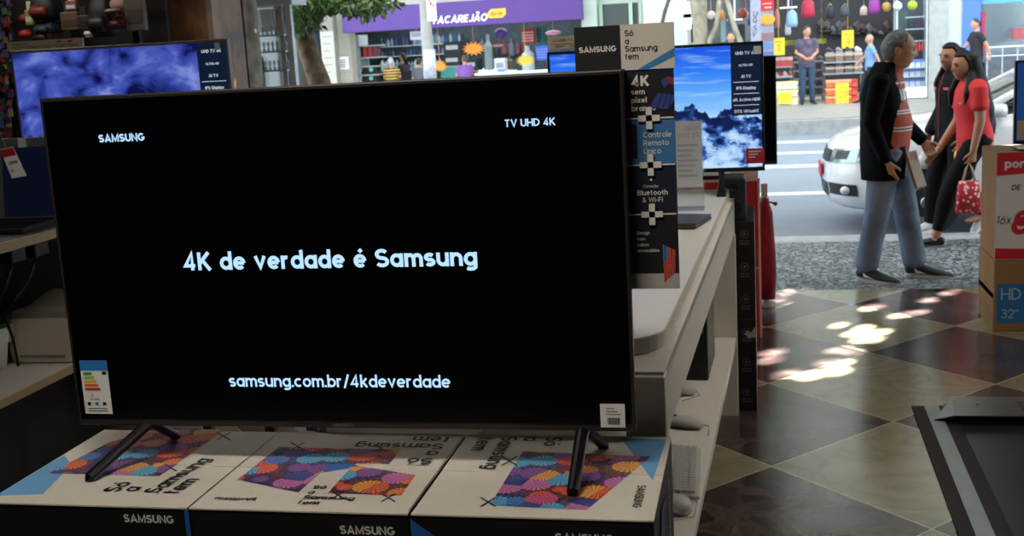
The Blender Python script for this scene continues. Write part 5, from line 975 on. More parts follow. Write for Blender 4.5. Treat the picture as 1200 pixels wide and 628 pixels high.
# ------------------------------------------------------------------ trees
M_bark = mat('bark', '#85705a', .9, col2='#4e4134', vscale=9, bump=.5, bscale=25); M_bark2 = mat('smooth_bark', '#a39a82', .85, col2='#7c745f', vscale=5, bump=.3)
def leaf_mat(n, c, c2): return mat(n, c, .5, col2=c2, vscale=3)
M_leaf = leaf_mat('leaf_green', '#6f9150', '#3c5a30')
def leaves(b, c, R, n, L, rnd):
    for _ in range(n):
        while 1:
            p = Vector((rnd.uniform(-1, 1), rnd.uniform(-1, 1), rnd.uniform(-1, 1)))
            if p.length < 1: break
        q = Vector(c) + Vector((p.x * R[0], p.y * R[1], p.z * R[2])); d = Vector((rnd.uniform(-1, 1), rnd.uniform(-1, 1), rnd.uniform(-1.3, .2))).normalized(); s = d.cross(Vector((rnd.uniform(-1, 1), rnd.uniform(-1, 1), rnd.uniform(-1, 1)))).normalized(); l = L * rnd.uniform(.7, 1.2); w = l * .24; nn = d.cross(s)
        b.add([q, q + d * l * .45 + s * w + nn * w * .3, q + d * l, q + d * l * .45 - s * w + nn * w * .3], [(0, 1, 2), (0, 2, 3)])
rnd = random.Random(11); Yt = 9.55
tr = thing('street_tree', 'leaning rough-barked tree at the near kerb, left of the purple sign', 'tree', (at(440, 325, Yt).x, Yt, 0))
T0 = [at(440, 325, Yt), at(420, 245, Yt), at(396, 165, Yt), at(374, 95, Yt), at(363, 65, Yt), at(354, 36, Yt), at(350, 5, Yt), Vector((-3.85, Yt, 2.6)), Vector((-3.95, Yt, 3.6))]
b = MB(); b.loft(T0, [.17, .13, .105, .092, .082, .076, .068, .06, .04], 18); b.build('trunk', M_bark, tr, smooth=True)
b = MB(); b.loft([at(356, 42, Yt), at(375, 15, Yt), Vector((-3.35, Yt - .1, 2.35)), Vector((-3.1, Yt - .2, 3.0))], [.06, .05, .045, .03], 12); b.build('branch', M_bark, tr, smooth=True)
b = MB()
for u, v, ru, rv, n in ((352, 18, 17, 22, 330), (345, 32, 8, 9, 90), (362, 8, 12, 12, 130), (400, 4, 26, 11, 230), (425, 7, 26, 10, 230), (428, 14, 7, 7, 50), (449, 2, 14, 7, 110), (385, 2, 14, 12, 120), (380, -22, 70, 26, 1300)):
    c = at(u, v, Yt - .15); k = Yt / FPX; leaves(b, c, (ru * k, .45, rv * k), n, .075, rnd)
leaves(b, (-3.6, Yt, 2.95), (1.3, .55, .65), 3500, .10, rnd); tag(b.build('foliage', M_leaf, tr), kind='stuff')
# slender tree with several stems on the far kerb, in front of the dim shop
t3 = thing('street_tree', 'pale-barked tree with thin side stems, rising behind the mountain picture', 'tree', (-1.1, 22.8, .15)); Yt = 22.8
g0 = at(821, 50, Yt); b = MB(); b.loft([Vector((-1.0, Yt, .13)), g0, at(820, 22, Yt), at(818, 0, Yt), Vector((-1.05, Yt, 4.2))], [.22, .135, .135, .165, .13], 16); b.build('trunk', M_bark2, t3, smooth=True)
for pts in ([(831, 49), (839, 32), (842, 12), (843, -6)], [(868, 49), (860, 30), (855, 10), (850, -6)], [(812, 46), (806, 30), (800, 30)]):
    if pts[0][0] == 812: continue
    b = MB(); P = [at(u, v, Yt - .1) for u, v in pts]; P = [Vector((P[0].x - .1 * (1 if pts[0][0] > 850 else -1), Yt - .1, .6))] + P; b.loft(P, [.05, .05, .045, .045, .04], 10); b.build('side_stem', M_bark2, t3, smooth=True)
b = MB(); P = [at(775, 32, Yt), at(779, 14, Yt), at(785, -4, Yt)]; b.loft([Vector((-1.7, Yt, .6))] + P, [.04, .035, .035, .035], 10); b.build('side_stem', mat('dark_bark', '#4e473d', .9), t3, smooth=True)
b = MB(); leaves(b, (-1.0, Yt, 5.2), (1.8, 1.5, 1.3), 2500, .2, rnd); tag(b.build('foliage', M_leaf, t3), kind='stuff')
# added unseen crown, its gaps cut so sun spots fall on the doorway floor
bt3 = thing('street_tree', 'unseen tree added to break the sunlight into spots on the doorway floor', 'tree', (8.6, 22.7, .15))
spots = [(1026, 359, 1), (1017, 362, .8), (1089, 352, 1), (1112, 343, 1), (1135, 352, .9), (1155, 350, 1.1), (1064, 368, 1), (1052, 370, .8), (1078, 366, .8), (983, 381, .8), (1013, 384, 1), (1000, 391, 1), (1010, 398, 1.1), (1030, 398, 1), (1032, 389, 1), (1045, 396, 1), (1057, 393, 1), (1067, 384, .9), (1020, 391, 1), (986, 410, 1), (998, 413, .9), (976, 411, .8), (1098, 401, 1), (1104, 397, .8), (1116, 411, 1.1), (1069, 421, 1), (981, 435, 1.2), (949, 439, 1.2), (922, 438, 1.1), (969, 425, 1), (988, 425, .9), (907, 413, 1.1), (903, 422, 1.1), (920, 344, 1), (929, 357, .9), (912, 352, .8), (1000, 413, .7), (1042, 402, .8)]
Ls = 8.0; e1 = SUNV.cross(Zv).normalized(); e2 = SUNV.cross(e1).normalized()
gaps = []
for u, v, s in spots: p = atz(u, v, 0); gaps.append((p.dot(e1), p.dot(e2), (.036 * s)))
b = MB(); rnd = random.Random(5); cnt = 0
GR = {}
for ga in gaps: GR.setdefault((int(ga[0] // .5), int(ga[1] // .5)), []).append(ga)
def canopy_pts():
    for _ in range(11500): yield Vector((rnd.uniform(-6.5, 4.2), rnd.uniform(4.3, 8.9), 0)), rnd.uniform(.17, .25)
    for u, v, s in spots:                                   # finer leaves close round the gaps
        p = atz(u, v, 0)
        for R, n, l0, l1 in ((.45, 110, .07, .10), (.26, 260, .04, .06)):
            for _ in range(n): yield p + Vector((rnd.uniform(-R, R), rnd.uniform(-R, R) * 1.5, 0)), rnd.uniform(l0, l1)
for T, l in canopy_pts():
    c = T + SUNV * (Ls + rnd.uniform(-.9, .9)); a = rnd.uniform(0, 6.28)
    d = e1 * math.cos(a) + e2 * math.sin(a); s = d.cross(SUNV); w = l * .36; pts = [c - d * l / 2, c - d * l * .1 + s * w, c + d * l / 2, c - d * l * .1 - s * w]; q = [(p.dot(e1), p.dot(e2)) for p in pts]; cx, cy = c.dot(e1), c.dot(e2); ok = True
    for gi in (-1, 0, 1):
        for gj in (-1, 0, 1):
            for gx, gy, r_ in GR.get((int(cx // .5) + gi, int(cy // .5) + gj), ()):
                dx, dy = gx - cx, gy - cy
                if dx * dx + dy * dy > (l * .55 + r_) ** 2: continue
                cr = [((q[(i + 1) % 4][0] - q[i][0]) * (gy - q[i][1]) - (q[(i + 1) % 4][1] - q[i][1]) * (gx - q[i][0])) / math.hypot(q[(i + 1) % 4][0] - q[i][0], q[(i + 1) % 4][1] - q[i][1]) for i in range(4)]
                if sum(cr) < 0 and max(cr) < 0 or sum(cr) > 0 and min(cr) > 0: ok = False; continue
                orient = (q[1][0] - q[0][0]) * (q[2][1] - q[0][1]) - (q[1][1] - q[0][1]) * (q[2][0] - q[0][0])
                if min(x * (1 if orient > 0 else -1) for x in cr) > -r_: ok = False
    if ok: b.add(pts, [(0, 1, 2, 3)])
tag(b.build('foliage', M_leaf, bt3), kind='stuff')
b = MB(); b.loft([Vector((8.6, 22.7, .13)), Vector((8.4, 22.0, 2.5)), Vector((7.4, 18, 4.6)), Vector((4.5, 12.6, 5.4))], [.4, .33, .28, .15], 16); b.build('trunk', M_bark, bt3, smooth=True)

# ------------------------------------------------------------------ glass showcase by the entrance
Yc = 8.45; sc = thing('glass_showcase', 'tall glass showcase with a white metal corner post, beside the grey pillar at the entrance', 'cabinet', (-3.52, 8.7, 0))
x0, x1 = at(291, 60, Yc).x, at(342, 60, Yc).x; M_alu = mat('white_metal', '#c3cbd2', .35, metal=.3)
for x, y in ((x0, Yc), (x1, Yc), (x0 - .1, Yc + .22), (x1 - .1, Yc + .22)): b = MB(); b.box((x - .022, y - .022, 0), (x + .022, y + .022, 2.16)); b.build('corner_post', M_alu if x == x1 else M_grey, sc)
b = MB(); b.box((x0 - .05, Yc - .05, 2.10), (x1 + .05, Yc + .25, 2.30)); b.build('top_rail', M_alu, sc); b = MB(); b.box((x0 - .1, Yc - .02, 0), (x1 + .02, Yc + .24, .5)); b.build('base', M_blkm, sc)
b = MB(); b.box((x0 - .1, Yc + .21, .5), (x1 - .1, Yc + .225, 2.1)); b.build('back_panel', mat('showcase_back', '#e3ecf2', .45, trans=.92), sc)
b = MB(); b.box((x0, Yc - .004, .5), (x1 - .02, Yc + .001, 2.1)); b.build('pane', mat('clear_glass', '#f2f7f8', .03, trans=1.0, alpha=.25), sc)
for z in (1.62, 1.76, 1.88): b = MB(); b.box((x0, Yc + .02, z), (x1 - .06, Yc + .2, z + .012)); b.build('shelf', mat('glass_shelf', '#9fb6bf', .15), sc)
a, c = at(299, 38, Yc + .18), at(320, 10, Yc + .18); b = MB(); b.box((a.x, Yc + .18, a.z), (c.x, Yc + .19, c.z)); b.build('card_panel', mat('cream_card', '#cfcdc2', .7), sc)
b = MB(); b.cyl((at(330, 60, Yc + .12).x, Yc + .12, .5), (at(330, 60, Yc + .12).x, Yc + .12, 2.1), .03, n=14); b.build('inner_pole', mat('pole_brown', '#6b5747', .6), sc)
proto = None
for z in (1.632, 1.772, 1.892):
    for k in range(7):
        p = Vector((x0 + .04 + k * .036, Yc + .12, z)); lab = {1.632: 'small silver ornament on the lowest showcase shelf', 1.772: 'small silver ornament on the middle showcase shelf', 1.892: 'small silver ornament on the top showcase shelf'}[z]
        if proto is None:
            proto = thing('ornament', lab, 'ornament', p, group='ornaments in the showcase'); b = MB(); b.lathe(p, [(.008, 0), (.012, .01), (.005, .03), (.010, .045), (.011, .06), (.003, .075)], 10); b.build('vase', mat('ornament_silver', '#a9b0b3', .3, metal=.5), proto)
        else: dup(proto, p, lab, 'ornaments in the showcase')
b = MB(); p = at(318, 97, Yc + .25) ; q = at(313, 64, Yc + .25); b.prism([(q.x - .03, Yc + .06, .5), (p.x + .02, Yc + .06, .5), (q.x + .04, Yc + .06, q.z - .03), (q.x + .02, Yc + .06, q.z), (q.x - .02, Yc + .06, q.z - .005), (q.x - .035, Yc + .06, q.z - .05)], (0, .03, 0)); tag(b.build('display_board', mat('board_brown', '#3d3430', .5)), 'dark round-topped board standing inside the glass showcase', 'board')

# ------------------------------------------------------------------ dim stall with hanging goods at upper left
Ys = 6.6; sr = thing('goods_rack', 'dark metal rack with rails for the hanging goods at upper left', 'rack', (-4.1, 6.8, 0))
for u in (1, 85, 158): p = at(u, 30, Ys + .2); b = MB(); b.box((p.x - .02, p.y, 0), (p.x + .02, p.y + .04, 2.6)); b.build('upright', M_blkm, sr)
xa, xb = at(-40, 30, Ys).x, at(163, 30, Ys).x
for z in (2.62, 2.22): b = MB(); b.cyl((xa, Ys + .12, z), (xb, Ys + .12, z), .012, n=10); b.build('rail', M_steel, sr)
b = MB(); b.box((xa, Ys + .35, 0), (xb, Ys + .38, 2.7)); b.build('back_board', mat('stall_back', '#191717', .8), sr)
b = MB(); b.box((xa, Ys - .05, 1.70), (xb, Ys + .35, 1.73)); b.build('shelf', mat('shelf_brown', '#4a4039', .7), sr)
def hang(kind, label, u0, v0, u1, v1, c, Y=Ys, c2=None):
    a, d = at(u0, v1, Y), at(u1, v0, Y); cx = (a.x + d.x) / 2; w = (d.x - a.x) / 2; z0, z1 = a.z, d.z; h = z1 - z0; m = mat('goods_' + c.strip('#'), c, .6, var=.25, vscale=12); m2 = mat('goods_' + (c2 or c).strip('#') + 't', c2 or c, .5)
    o = thing(kind, label, kind.split('_')[-1], (cx, Y + .05, z0), group='goods hanging in the dim stall')
    if kind == 'backpack':
        b = MB(); b.loft([(cx, Y + .05, z0), (cx, Y + .05, z0 + h * .15), (cx, Y + .05, z0 + h * .6), (cx, Y + .05, z0 + h * .88), (cx, Y + .05, z1)], [(w * .9, .06), (w, .09), (w * .97, .085), (w * .8, .065), (w * .4, .03)], 20, ex=3.2); b.build('pack_body', m, o, smooth=True)
        b = MB(); b.loft([(cx, Y - .035, z0 + h * .12), (cx, Y - .05, z0 + h * .3), (cx, Y - .035, z0 + h * .5)], [(w * .6, .02), (w * .7, .03), (w * .6, .02)], 16, ex=3.2); b.build('front_pocket', m2, o, smooth=True)
        b = MB(); b.tube([(cx - .03, Y + .05, z1 - .01), (cx, Y + .07, z1 + .05), (cx + .03, Y + .05, z1 - .01)], .008); b.build('loop', m, o, smooth=True)
    elif kind == 'ball': b = MB(); b.ball((cx, Y + .05, (z0 + z1) / 2), (w, w, h / 2), 18); b.build('ball_skin', m, o, smooth=True); b = MB(); b.lathe((cx, Y + .05, z1 - .008), [(w * .25, 0), (w * .2, .012)], 12); b.build('valve', m2, o)
    elif kind == 'hat':
        b = MB(); b.ball((cx, Y + .05, (z0 + z1) / 2 - h * .05), (w, w * .9, h * .5), 18); b.build('crown', m, o, smooth=True); b = MB(); b.loft([(cx, Y - w * .6, z0 + h * .12), (cx, Y - w * 1.3, z0 + h * .05)], [(w * .8, .012), (w * .5, .008)], 16); b.build('peak', m2, o, smooth=True)
    else:
        b = MB(); b.box((a.x, Y, z0), (d.x, Y + .05, z1)); b.build('pack', m, o, bevel=.008); b = MB(); b.box((a.x + w * .2, Y - .003, z0 + h * .2), (d.x - w * .2, Y - .001, z0 + h * .55)); b.build('print', m2, o); b = MB(); b.box((cx - w * .5, Y + .01, z1), (cx + w * .5, Y + .02, z1 + .05)); b.build('header', m2, o)
    return o
G = [('backpack', 'black backpack with a dull red flower pocket hanging at the top of the stall', 36, -8, 62, 24, '#16171a', '#6b2a24'), ('gift_bag', 'brown bag hanging in the middle of the stall', 72, 13, 90, 36, '#6b513c', '#4e3a2c'), ('gift_bag', 'dark grey bag next to the brown one in the stall', 90, 17, 104, 35, '#35332f', '#2a2825'),
     ('gift_bag', 'yellow-green packet hanging near the left of the stall', 30, 11, 38, 30, '#8b9a44', '#c3c3a0'), ('ball', 'bright red ball low at the left of the stall', 18, 34, 32, 46, '#b5301f', '#3a1512'), ('ball', 'small dark red and black ball above the bright red one', 18, 15, 30, 28, '#7b241e', '#191415'),
     ('hat', 'pale pink round hat hanging at the right of the stall', 125, -6, 146, 15, '#b0897c', '#8c6a60'), ('backpack', 'dark red bag under the pink hat', 131, 17, 148, 34, '#6b1320', '#45101a'), ('backpack', 'large black bag hanging between the grey bag and the red bag', 105, -6, 128, 44, '#0e0e10', '#17171a'),
     ('gift_bag', 'grey board leaning at the right end of the stall beside the marble column', 148, -10, 165, 37, '#5a5049', '#453d38'), ('backpack', 'dark teal bag under the black backpack', 42, 24, 64, 40, '#1d2a2c', '#27383a'), ('gift_bag', 'orange and white carton at the top of the stall', 77, 0, 88, 13, '#8a5a48', '#c9cfd6'), ('backpack', 'dull red bag low behind the beige cardboard strip', 40, 32, 62, 50, '#4e1c20', '#331316')]
for g in G: hang(*g[:6], g[6], c2=g[7])
b = MB(); a, d = at(88, 44, Ys - .1), at(101, 36, Ys - .1); b.loft([((a.x + d.x) / 2, Ys, a.z), ((a.x + d.x) / 2, Ys, a.z + .02), ((a.x + d.x) / 2, Ys, d.z)], [(.025, .02), (.036, .03), (.03, .025)], 14); tag(b.build('white_light_shape', mat('bright_white', '#e6eef0', .3)), 'white shape in place of a white light above the beige strip in the stall', 'light patch')  # white solid added where a white light shows in the stall
sr2 = random.Random(4)
for i, (u, v, c) in enumerate(((133, 47, '#3f7a52'), (145, 47, '#c9cfd0'))):
    p = at(u, v, Ys - .05); o = thing('shoe', ['green sports shoe on the stall shelf', 'white sports shoe on the stall shelf beside the green one'][i], 'shoe', (p.x, Ys, 1.73), group='shoes on the stall shelf'); b = MB(); add_shoe(b, Vector((p.x - .05, Ys, 1.825)), math.pi / 2, .2, .8); b.build('upper', mat('shoe' + c[1:], c, .5), o, smooth=True); b = MB(); b.box((p.x - .11, Ys - .03, 1.73), (p.x + .09, Ys + .03, 1.745)); b.build('sole', M_paper, o)
bead = MB(); rr = random.Random(8); cols = ['#6b2a2c', '#3c4a7a', '#8a7a52', '#2c5a48', '#7a4a2a', '#54306a', '#1c1c22', '#1c1c22']; ms = [mat('bead' + c[1:], c, .4) for c in cols]
for k in range(700):
    u, v = rr.uniform(-30, 13), rr.uniform(-5, 160); p = at(u, v, Ys - .25 + rr.uniform(0, .1)); bead.m = rr.randrange(len(ms)); bead.bbox(p, (rr.uniform(.015, .04), .01, rr.uniform(.015, .05)))
tag(bead.build('bead_strings', ms), 'strings of small coloured beads and trinkets at the far left edge', 'beads', kind='stuff')
# ------------------------------------------------------------------ shops across the street (fronts at Y = 27, sidewalk at z = 0.15)
YF = 27.0; GZ = .15
def ux(u, Y=YF, v=60): return at(u, v, Y).x
def pbox(b, u0, v0, u1, v1, Y, d): a, c = at(u0, v1, Y), at(u1, v0, Y); return b.box((a.x, Y, a.z), (c.x, Y + d, c.z))
M_sid = mat('beige_siding', '#a39f90', .8, var=.1); M_off = mat('white_wall', '#bfc2bb', .8, var=.12, vscale=3); M_gw = mat('greenish_white', '#a9b5a8', .8)
M_pur = mat('purple_fascia', '#4c2a76', .55, var=.1, vscale=2); M_in = mat('shop_inside', '#7f8f96', .7); M_dk2 = mat('dim_inside', '#2d3338', .8); M_shelfw = mat('shop_shelf_white', '#a3adaf', .5)
xA, xB, xC, xD, xE, xF, xG, xH, xI, xJ, xK = (ux(u) for u in (345, 386, 411, 683, 701, 755, 806, 888, 1088, 1128, 1149))
# walls between and beside the shops
b = MB(); b.box((xB, YF, GZ), (xC, YF + .4, 3.3)); n = 16
for i in range(n): b.box((xB, YF - .012, GZ + i * .2), (xC, YF, GZ + i * .2 + .185))
struct('wall_beige_siding', b, M_sid)
b = MB(); b.box((xC, YF, 2.74), (xD, YF + .4, 3.3)); struct('wall_over_fascia', b, M_sid)
b = MB(); b.box((xC - 1.6, YF + .4, GZ), (xC - 1.5, YF + 4.0, 3.3)); struct('wall_shop_side', b, mat('shop_side', '#6a7274', .7))
b = MB(); b.box((xD, YF - .05, GZ), (xE, YF + 4, 3.3)); struct('wall_greenish', b, M_gw)
b = MB(); b.box((xF, YF - .05, GZ), (xG, YF + 4, 3.3)); struct('wall_white', b, M_off)
b = MB(); b.box((xE, YF + .3, GZ), (xF, YF + .5, 1.95)).box((xE, YF + .3, 2.55), (xF, YF + .5, 3.3)); struct('wall_under_window', b, M_gw)
b = MB()
for x in (xE + .02, xF - .12, (xE + xF) / 2 + .18): b.box((x, YF + .22, 1.95), (x + .08, YF + .3, 2.55))
b.box((xE, YF + .22, 1.93), (xF, YF + .3, 1.99)); fr = b.build('window_1', mat('green_frame', '#9fb8a2', .5)); tag(fr, kind='structure'); b = MB(); b.box((xE, YF + .31, 1.95), (xF, YF + .33, 2.55)); pn_ = b.build('pane', mat('dim_glass', '#39413f', .5), fr)
b = MB(); b.ball(at(740, 6, YF + .6), (.06, .06, .09), 12); tag(b.build('wall_lamp', screen_emit('lamp_glow', '#ffffff', 3)), 'small white glowing lamp in the window above the promotion board', 'lamp')
b = MB(); b.box((xC - 2.5, YF + 4, GZ), (xD, YF + 4.1, 3.3)); struct('wall_shop_back', b, mat('shop_back_blue', '#3c4c55', .7, var=.4))
b = MB(); b.box((xG, YF + 4, GZ), (xH, YF + 4.1, 3.3)); struct('wall_dim_shop_back', b, mat('dim_back', '#5a666a', .8, col2='#232c32', vscale=1.4))
b = MB(); b.box((xH, YF + 4, GZ), (xI, YF + 4.1, 3.3)); struct('wall_shoe_shop_back', b, mat('shoe_back', '#23262b', .8))
b = MB(); b.box((xG - 3, YF, 3.2), (9, YF + 4.1, 3.3)).box((xC - 3, YF, 3.2), (xE, YF + 4.1, 3.3)); struct('ceiling_shops', b, mat('shop_ceiling', '#8d9193', .8))
b = MB(); b.box((xI, YF - .02, GZ), (ux(1111), YF + 4, 3.3)); struct('column_shoe_shop', b, mat('stucco_column', '#a6a7a1', .85, var=.15, bump=.2))
b = MB(); b.box((ux(1111), YF + .1, GZ), (xJ, YF + 4, 3.3)); struct('wall_pale', b, mat('pale_wall', '#bcc3c9', .7))
b = MB(); b.box((xJ, YF + .05, GZ), (xK, YF + 4, 3.3)); struct('column_blue', b, mat('blue_panel', '#4a72d8', .5))
b = MB(); b.box((-30, YF, GZ), (xA - 6, YF + .4, 3.3)); struct('wall_far_left', b, M_sid)
b = MB(); b.box((xA - 6, YF + 2, GZ), (xB, YF + 2.1, 3.3)); struct('wall_dark_shop', b, mat('dark_shop', '#14161a', .8)); b = MB(); pbox(b, 362, 47, 378, 18, YF + 1.9, .05); tag(b.build('shop_billboard', mat('dull_blue', '#3c5a86', .6)), 'dull blue panel in the dark shop behind the leaning tree', 'panel')
b = MB(); b.box((xK, YF + 3.0, GZ), (20, YF + 3.1, 3.3)); struct('wall_showroom_back', b, mat('showroom_back', '#6f8080', .6, col2='#a9b8b6', vscale=.8))
b = MB(); b.box((xK, YF + .2, GZ), (20, YF + .4, 1.02)); struct('wall_showroom_low', b, mat('granite_low', '#5a6068', .4, var=.3))
b = MB(); b.box((xK + .1, YF + .28, 1.02), (20, YF + .30, 3.2)); struct('window_2', b, mat('shop_glass', '#dfeaea', .03, trans=1, alpha=.3))
# stickered concrete post left of the purple sign
b = MB(); p0, p1 = at(377, 60, 26.4), at(392, 60, 26.4); po = thing('stickered_post', 'concrete post with white posters on its lower half beside the beige siding', 'post', ((p0.x + p1.x) / 2, 26.4, GZ)); b.box((p0.x, 26.4, GZ), (p1.x, 26.7, 3.6)); b.build('post', mat('concrete', '#857d72', .85, var=.2), po)
b = MB(); b.m = 0; z1 = at(385, 37, 26.4).z; b.box((p0.x - .004, 26.392, .7), (p1.x + .004, 26.399, z1)); b.m = 1
for k in range(6): b.box((p0.x + .05, 26.389, z1 - .12 - k * .16), (p1.x - .04 - (k % 3) * .04, 26.391, z1 - .10 - k * .16))
b.build('poster', [mat('poster_white2', '#a8a498', .8), M_grey], po)
b = MB(); b.m = 0; pbox(b, 395, 81, 409, 67, YF - .03, .012); b.m = 1
for k in range(4): pbox(b, 397, 71 + k * 2.6, 405, 70 + k * 2.6, YF - .034, .003)
tag(b.build('paper_notice', [M_paper, M_grey]), 'white paper notice on the beige siding wall', 'sign')
# purple fascia
fa = thing('shop_fascia', 'long purple shop sign with white slanted lettering and a yellow tag', 'sign', ((xC + xD) / 2, YF - .4, 2.2)); zb = 2.235
b = MB(); b.box((ux(411), YF - .45, zb), (ux(686), YF + .0, 2.79)); b.build('sign_box', M_pur, fa, bevel=.01)
b = MB(); o = at(497, 28.2, YF - .46); e_ = at(571.5, 22, YF - .46); b.text('ATACAREJÃO', (o.x, YF - .455, o.z - .01), X, Zv, w=e_.x - o.x, bold=.022, shear=.22); b.build('lettering', mat('sign_white_l', '#f2f2f5', .5), fa)
a, c = at(572, 21.5, YF - .455), at(592.5, 9.5, YF - .455); w, h = c.x - a.x, c.z - a.z; b = MB(); b.m = 0; q = [(0, .1), (.1, 0), (.8, 0), (1, .35), (1, 1), (.2, 1), (0, .65)]; b.prism([(a.x + x * w, YF - .458, a.z + z * h) for x, z in q], (0, .005, 0)); b.m = 1; b.text('do lar', (a.x + w * .16, YF - .462, a.z + h * .3), X, Zv, w=w * .68, shear=.2, bold=.01); tag(b.build('tag', [mat('tag_yellow', '#e0a326', .5), mat('tag_brown', '#6a4420', .6)], fa), 'yellow tag with brown lettering')
# concrete street pole in front of it
Yp = 22.7; pl = thing('street_pole', 'pale concrete street pole with a no-parking sign, rising before the purple sign', 'pole', (at(502, 90, Yp).x, Yp, .13)); b = MB(); b.loft([Vector((at(504, 90, Yp).x, Yp, .13)), at(504, 90, Yp), at(499, 28, Yp), at(497.5, 0, Yp), Vector((at(495, -40, Yp).x, Yp, 5.2))], [.14, .128, .105, .105, .09], 14); b.build('shaft', mat('pole_concrete', '#a09d95', .85, var=.3, vscale=4), pl, smooth=True)
b = MB(); b.loft([at(504.3, 92, Yp), at(502.3, 58, Yp)], [.132, .124], 14); tag(b.build('whitewash', mat('whitewash', '#b9bbc2', .8, var=.25, vscale=14), pl, smooth=True), 'white painted and scribbled lower part')
a, c = at(501, 25, Yp - .16), at(510, -6, Yp - .16); b = MB(); b.m = 0; b.box((a.x, Yp - .165, a.z), (c.x, Yp - .15, c.z)); cx, cz = (a.x + c.x) / 2, a.z + (c.z - a.z) * .68; b.m = 1; rr_ = (c.x - a.x) * .42
for k in range(20):
    t0, t1 = k * math.pi / 10, (k + 1) * math.pi / 10; b.face([(cx + rr_ * math.cos(t0), Yp - .168, cz + rr_ * math.sin(t0)), (cx + rr_ * math.cos(t1), Yp - .168, cz + rr_ * math.sin(t1)), (cx + rr_ * .76 * math.cos(t1), Yp - .168, cz + rr_ * .76 * math.sin(t1)), (cx + rr_ * .76 * math.cos(t0), Yp - .168, cz + rr_ * .76 * math.sin(t0))])
b.face([(cx - rr_ * .75, Yp - .169, cz + rr_ * .6), (cx - rr_ * .6, Yp - .169, cz + rr_ * .75), (cx + rr_ * .75, Yp - .169, cz - rr_ * .6), (cx + rr_ * .6, Yp - .169, cz - rr_ * .75)]); b.m = 2; b.text('E', (cx - rr_ * .3, Yp - .1675, cz - rr_ * .45), X, Zv, h=rr_ * .9, bold=.04)
b.build('traffic_sign', [mat('plate_white', '#d8d8d8', .5), mat('sign_red', '#b3222c', .5), M_ink], pl)
# goods helper: one small thing from a rectangle in the shop, with real depth
GM = {}
def gm(c, **k): return mat('g' + c.strip('#'), c, .55, **k)
def good(name, label, cat, u0, v0, u1, v1, Y, d, c, group=None, shape='box', c2=None, hang=False, zb=None):
    a, e = at(u0, v1, Y), at(u1, v0, Y)
    if zb is not None: k = at(u0, v0, Y).z - a.z; a.z = zb; e.z = zb + k
    cx, w, h = (a.x + e.x) / 2, (e.x - a.x) / 2, e.z - a.z; b = MB(); b.m = 0
    if shape == 'box':
        b.box((a.x, Y, a.z), (e.x, Y + d, e.z))
        if c2: b.m = 1; b.box((a.x + w * .3, Y - .006, a.z + h * .35), (e.x - w * .3, Y - .001, a.z + h * .7))
    elif shape == 'lid':
        b.box((a.x, Y, a.z), (e.x, Y + d, a.z + h * .66)); b.m = 1; b.box((a.x - .008, Y - .01, a.z + h * .66), (e.x + .008, Y + d + .01, e.z))
    elif shape == 'ball': b.ball((cx, Y + w, (a.z + e.z) / 2), (w, w, h / 2), 14)
    elif shape == 'bag':
        b.loft([(cx, Y + .06, a.z), (cx, Y + .06, a.z + h * .2), (cx, Y + .06, a.z + h * .7), (cx, Y + .06, a.z + h * .9)], [(w * .85, .08), (w, .11), (w * .85, .09), (w * .45, .05)], 16, ex=2.8); b.m = 1 if c2 else 0; b.tube([(cx - w * .3, Y + .06, a.z + h * .88), (cx, Y + .06, e.z), (cx + w * .3, Y + .06, a.z + h * .88)], .018)
    elif shape == 'bottle': b.lathe((cx, Y + w, a.z), [(w * .9, 0), (w, h * .08), (w, h * .68), (w * .4, h * .82), (w * .4, h)], 12)
    elif shape == 'basket':
        b.loft([(cx, Y + d / 2, a.z), (cx, Y + d / 2, e.z - .02), (cx, Y + d / 2, e.z)], [(w * .82, d * .42), (w, d / 2), (w * 1.06, d * .53)], 20, ex=5); b.m = 1
        for i in range(5):
            for k in range(4): x = cx - w * .68 + i * w * .34; z = a.z + h * (.16 + .18 * k); b.box((x - w * .09, Y - .012, z), (x + w * .09, Y + .05, z + h * .09))
    elif shape == 'star':
        R, n = 1, 14; pts = []
        for i in range(2 * n): t = math.pi * i / n; q = 1 if i % 2 == 0 else .6; pts.append((cx + w * q * math.cos(t), Y, (a.z + e.z) / 2 + h / 2 * q * math.sin(t)))
        b.prism(pts, (0, .02, 0))
    elif shape == 'shoe':
        b.loft([(a.x, Y + .1, a.z + h * .45), (a.x + w * .5, Y + .1, a.z + h * .5), (cx, Y + .1, a.z + h * .4), (e.x - w * .3, Y + .1, a.z + h * .25), (e.x, Y + .1, a.z + h * .2)], [(h * .3, .05), (h * .5, .06), (h * .38, .06), (h * .25, .06), (h * .12, .03)], 12, (0, 0, 1)); b.m = 1 if c2 else 0; b.box((a.x, Y + .04, a.z - .0), (e.x, Y + .16, a.z + h * .12))
    if hang: b.m = 0; b.cyl((cx, Y + (w if shape == 'ball' else .06 if shape == 'bag' else d / 2), e.z - .02), (cx, Y + (w if shape == 'ball' else .06 if shape == 'bag' else d / 2), 3.2), .006, n=6)
    o = b.build(name, [gm(c), gm(c2)] if c2 else gm(c), None, smooth=shape in ('ball', 'bag')); return tag(o, label, cat, group)
def shelf_board(label, u0, v, u1, Y, d=.5, c=None, name='shop_shelf'):
    a, e = at(u0, v + 1.2, Y), at(u1, v, Y); e.z = at((u0 + u1) / 2, v, Y).z; a.z = e.z - .025; o = thing(name, label, 'shelf', ((a.x + e.x) / 2, Y + d / 2, GZ)); b = MB(); b.box((a.x, Y, a.z), (e.x, Y + d, e.z)); b.build('board', c or M_shelfw, o); b = MB()
    for x in (a.x + .03, e.x - .07): b.box((x, Y + d - .08, GZ), (x + .05, Y + d - .03, a.z))
    b.build('supports', M_grey, o); return e.z
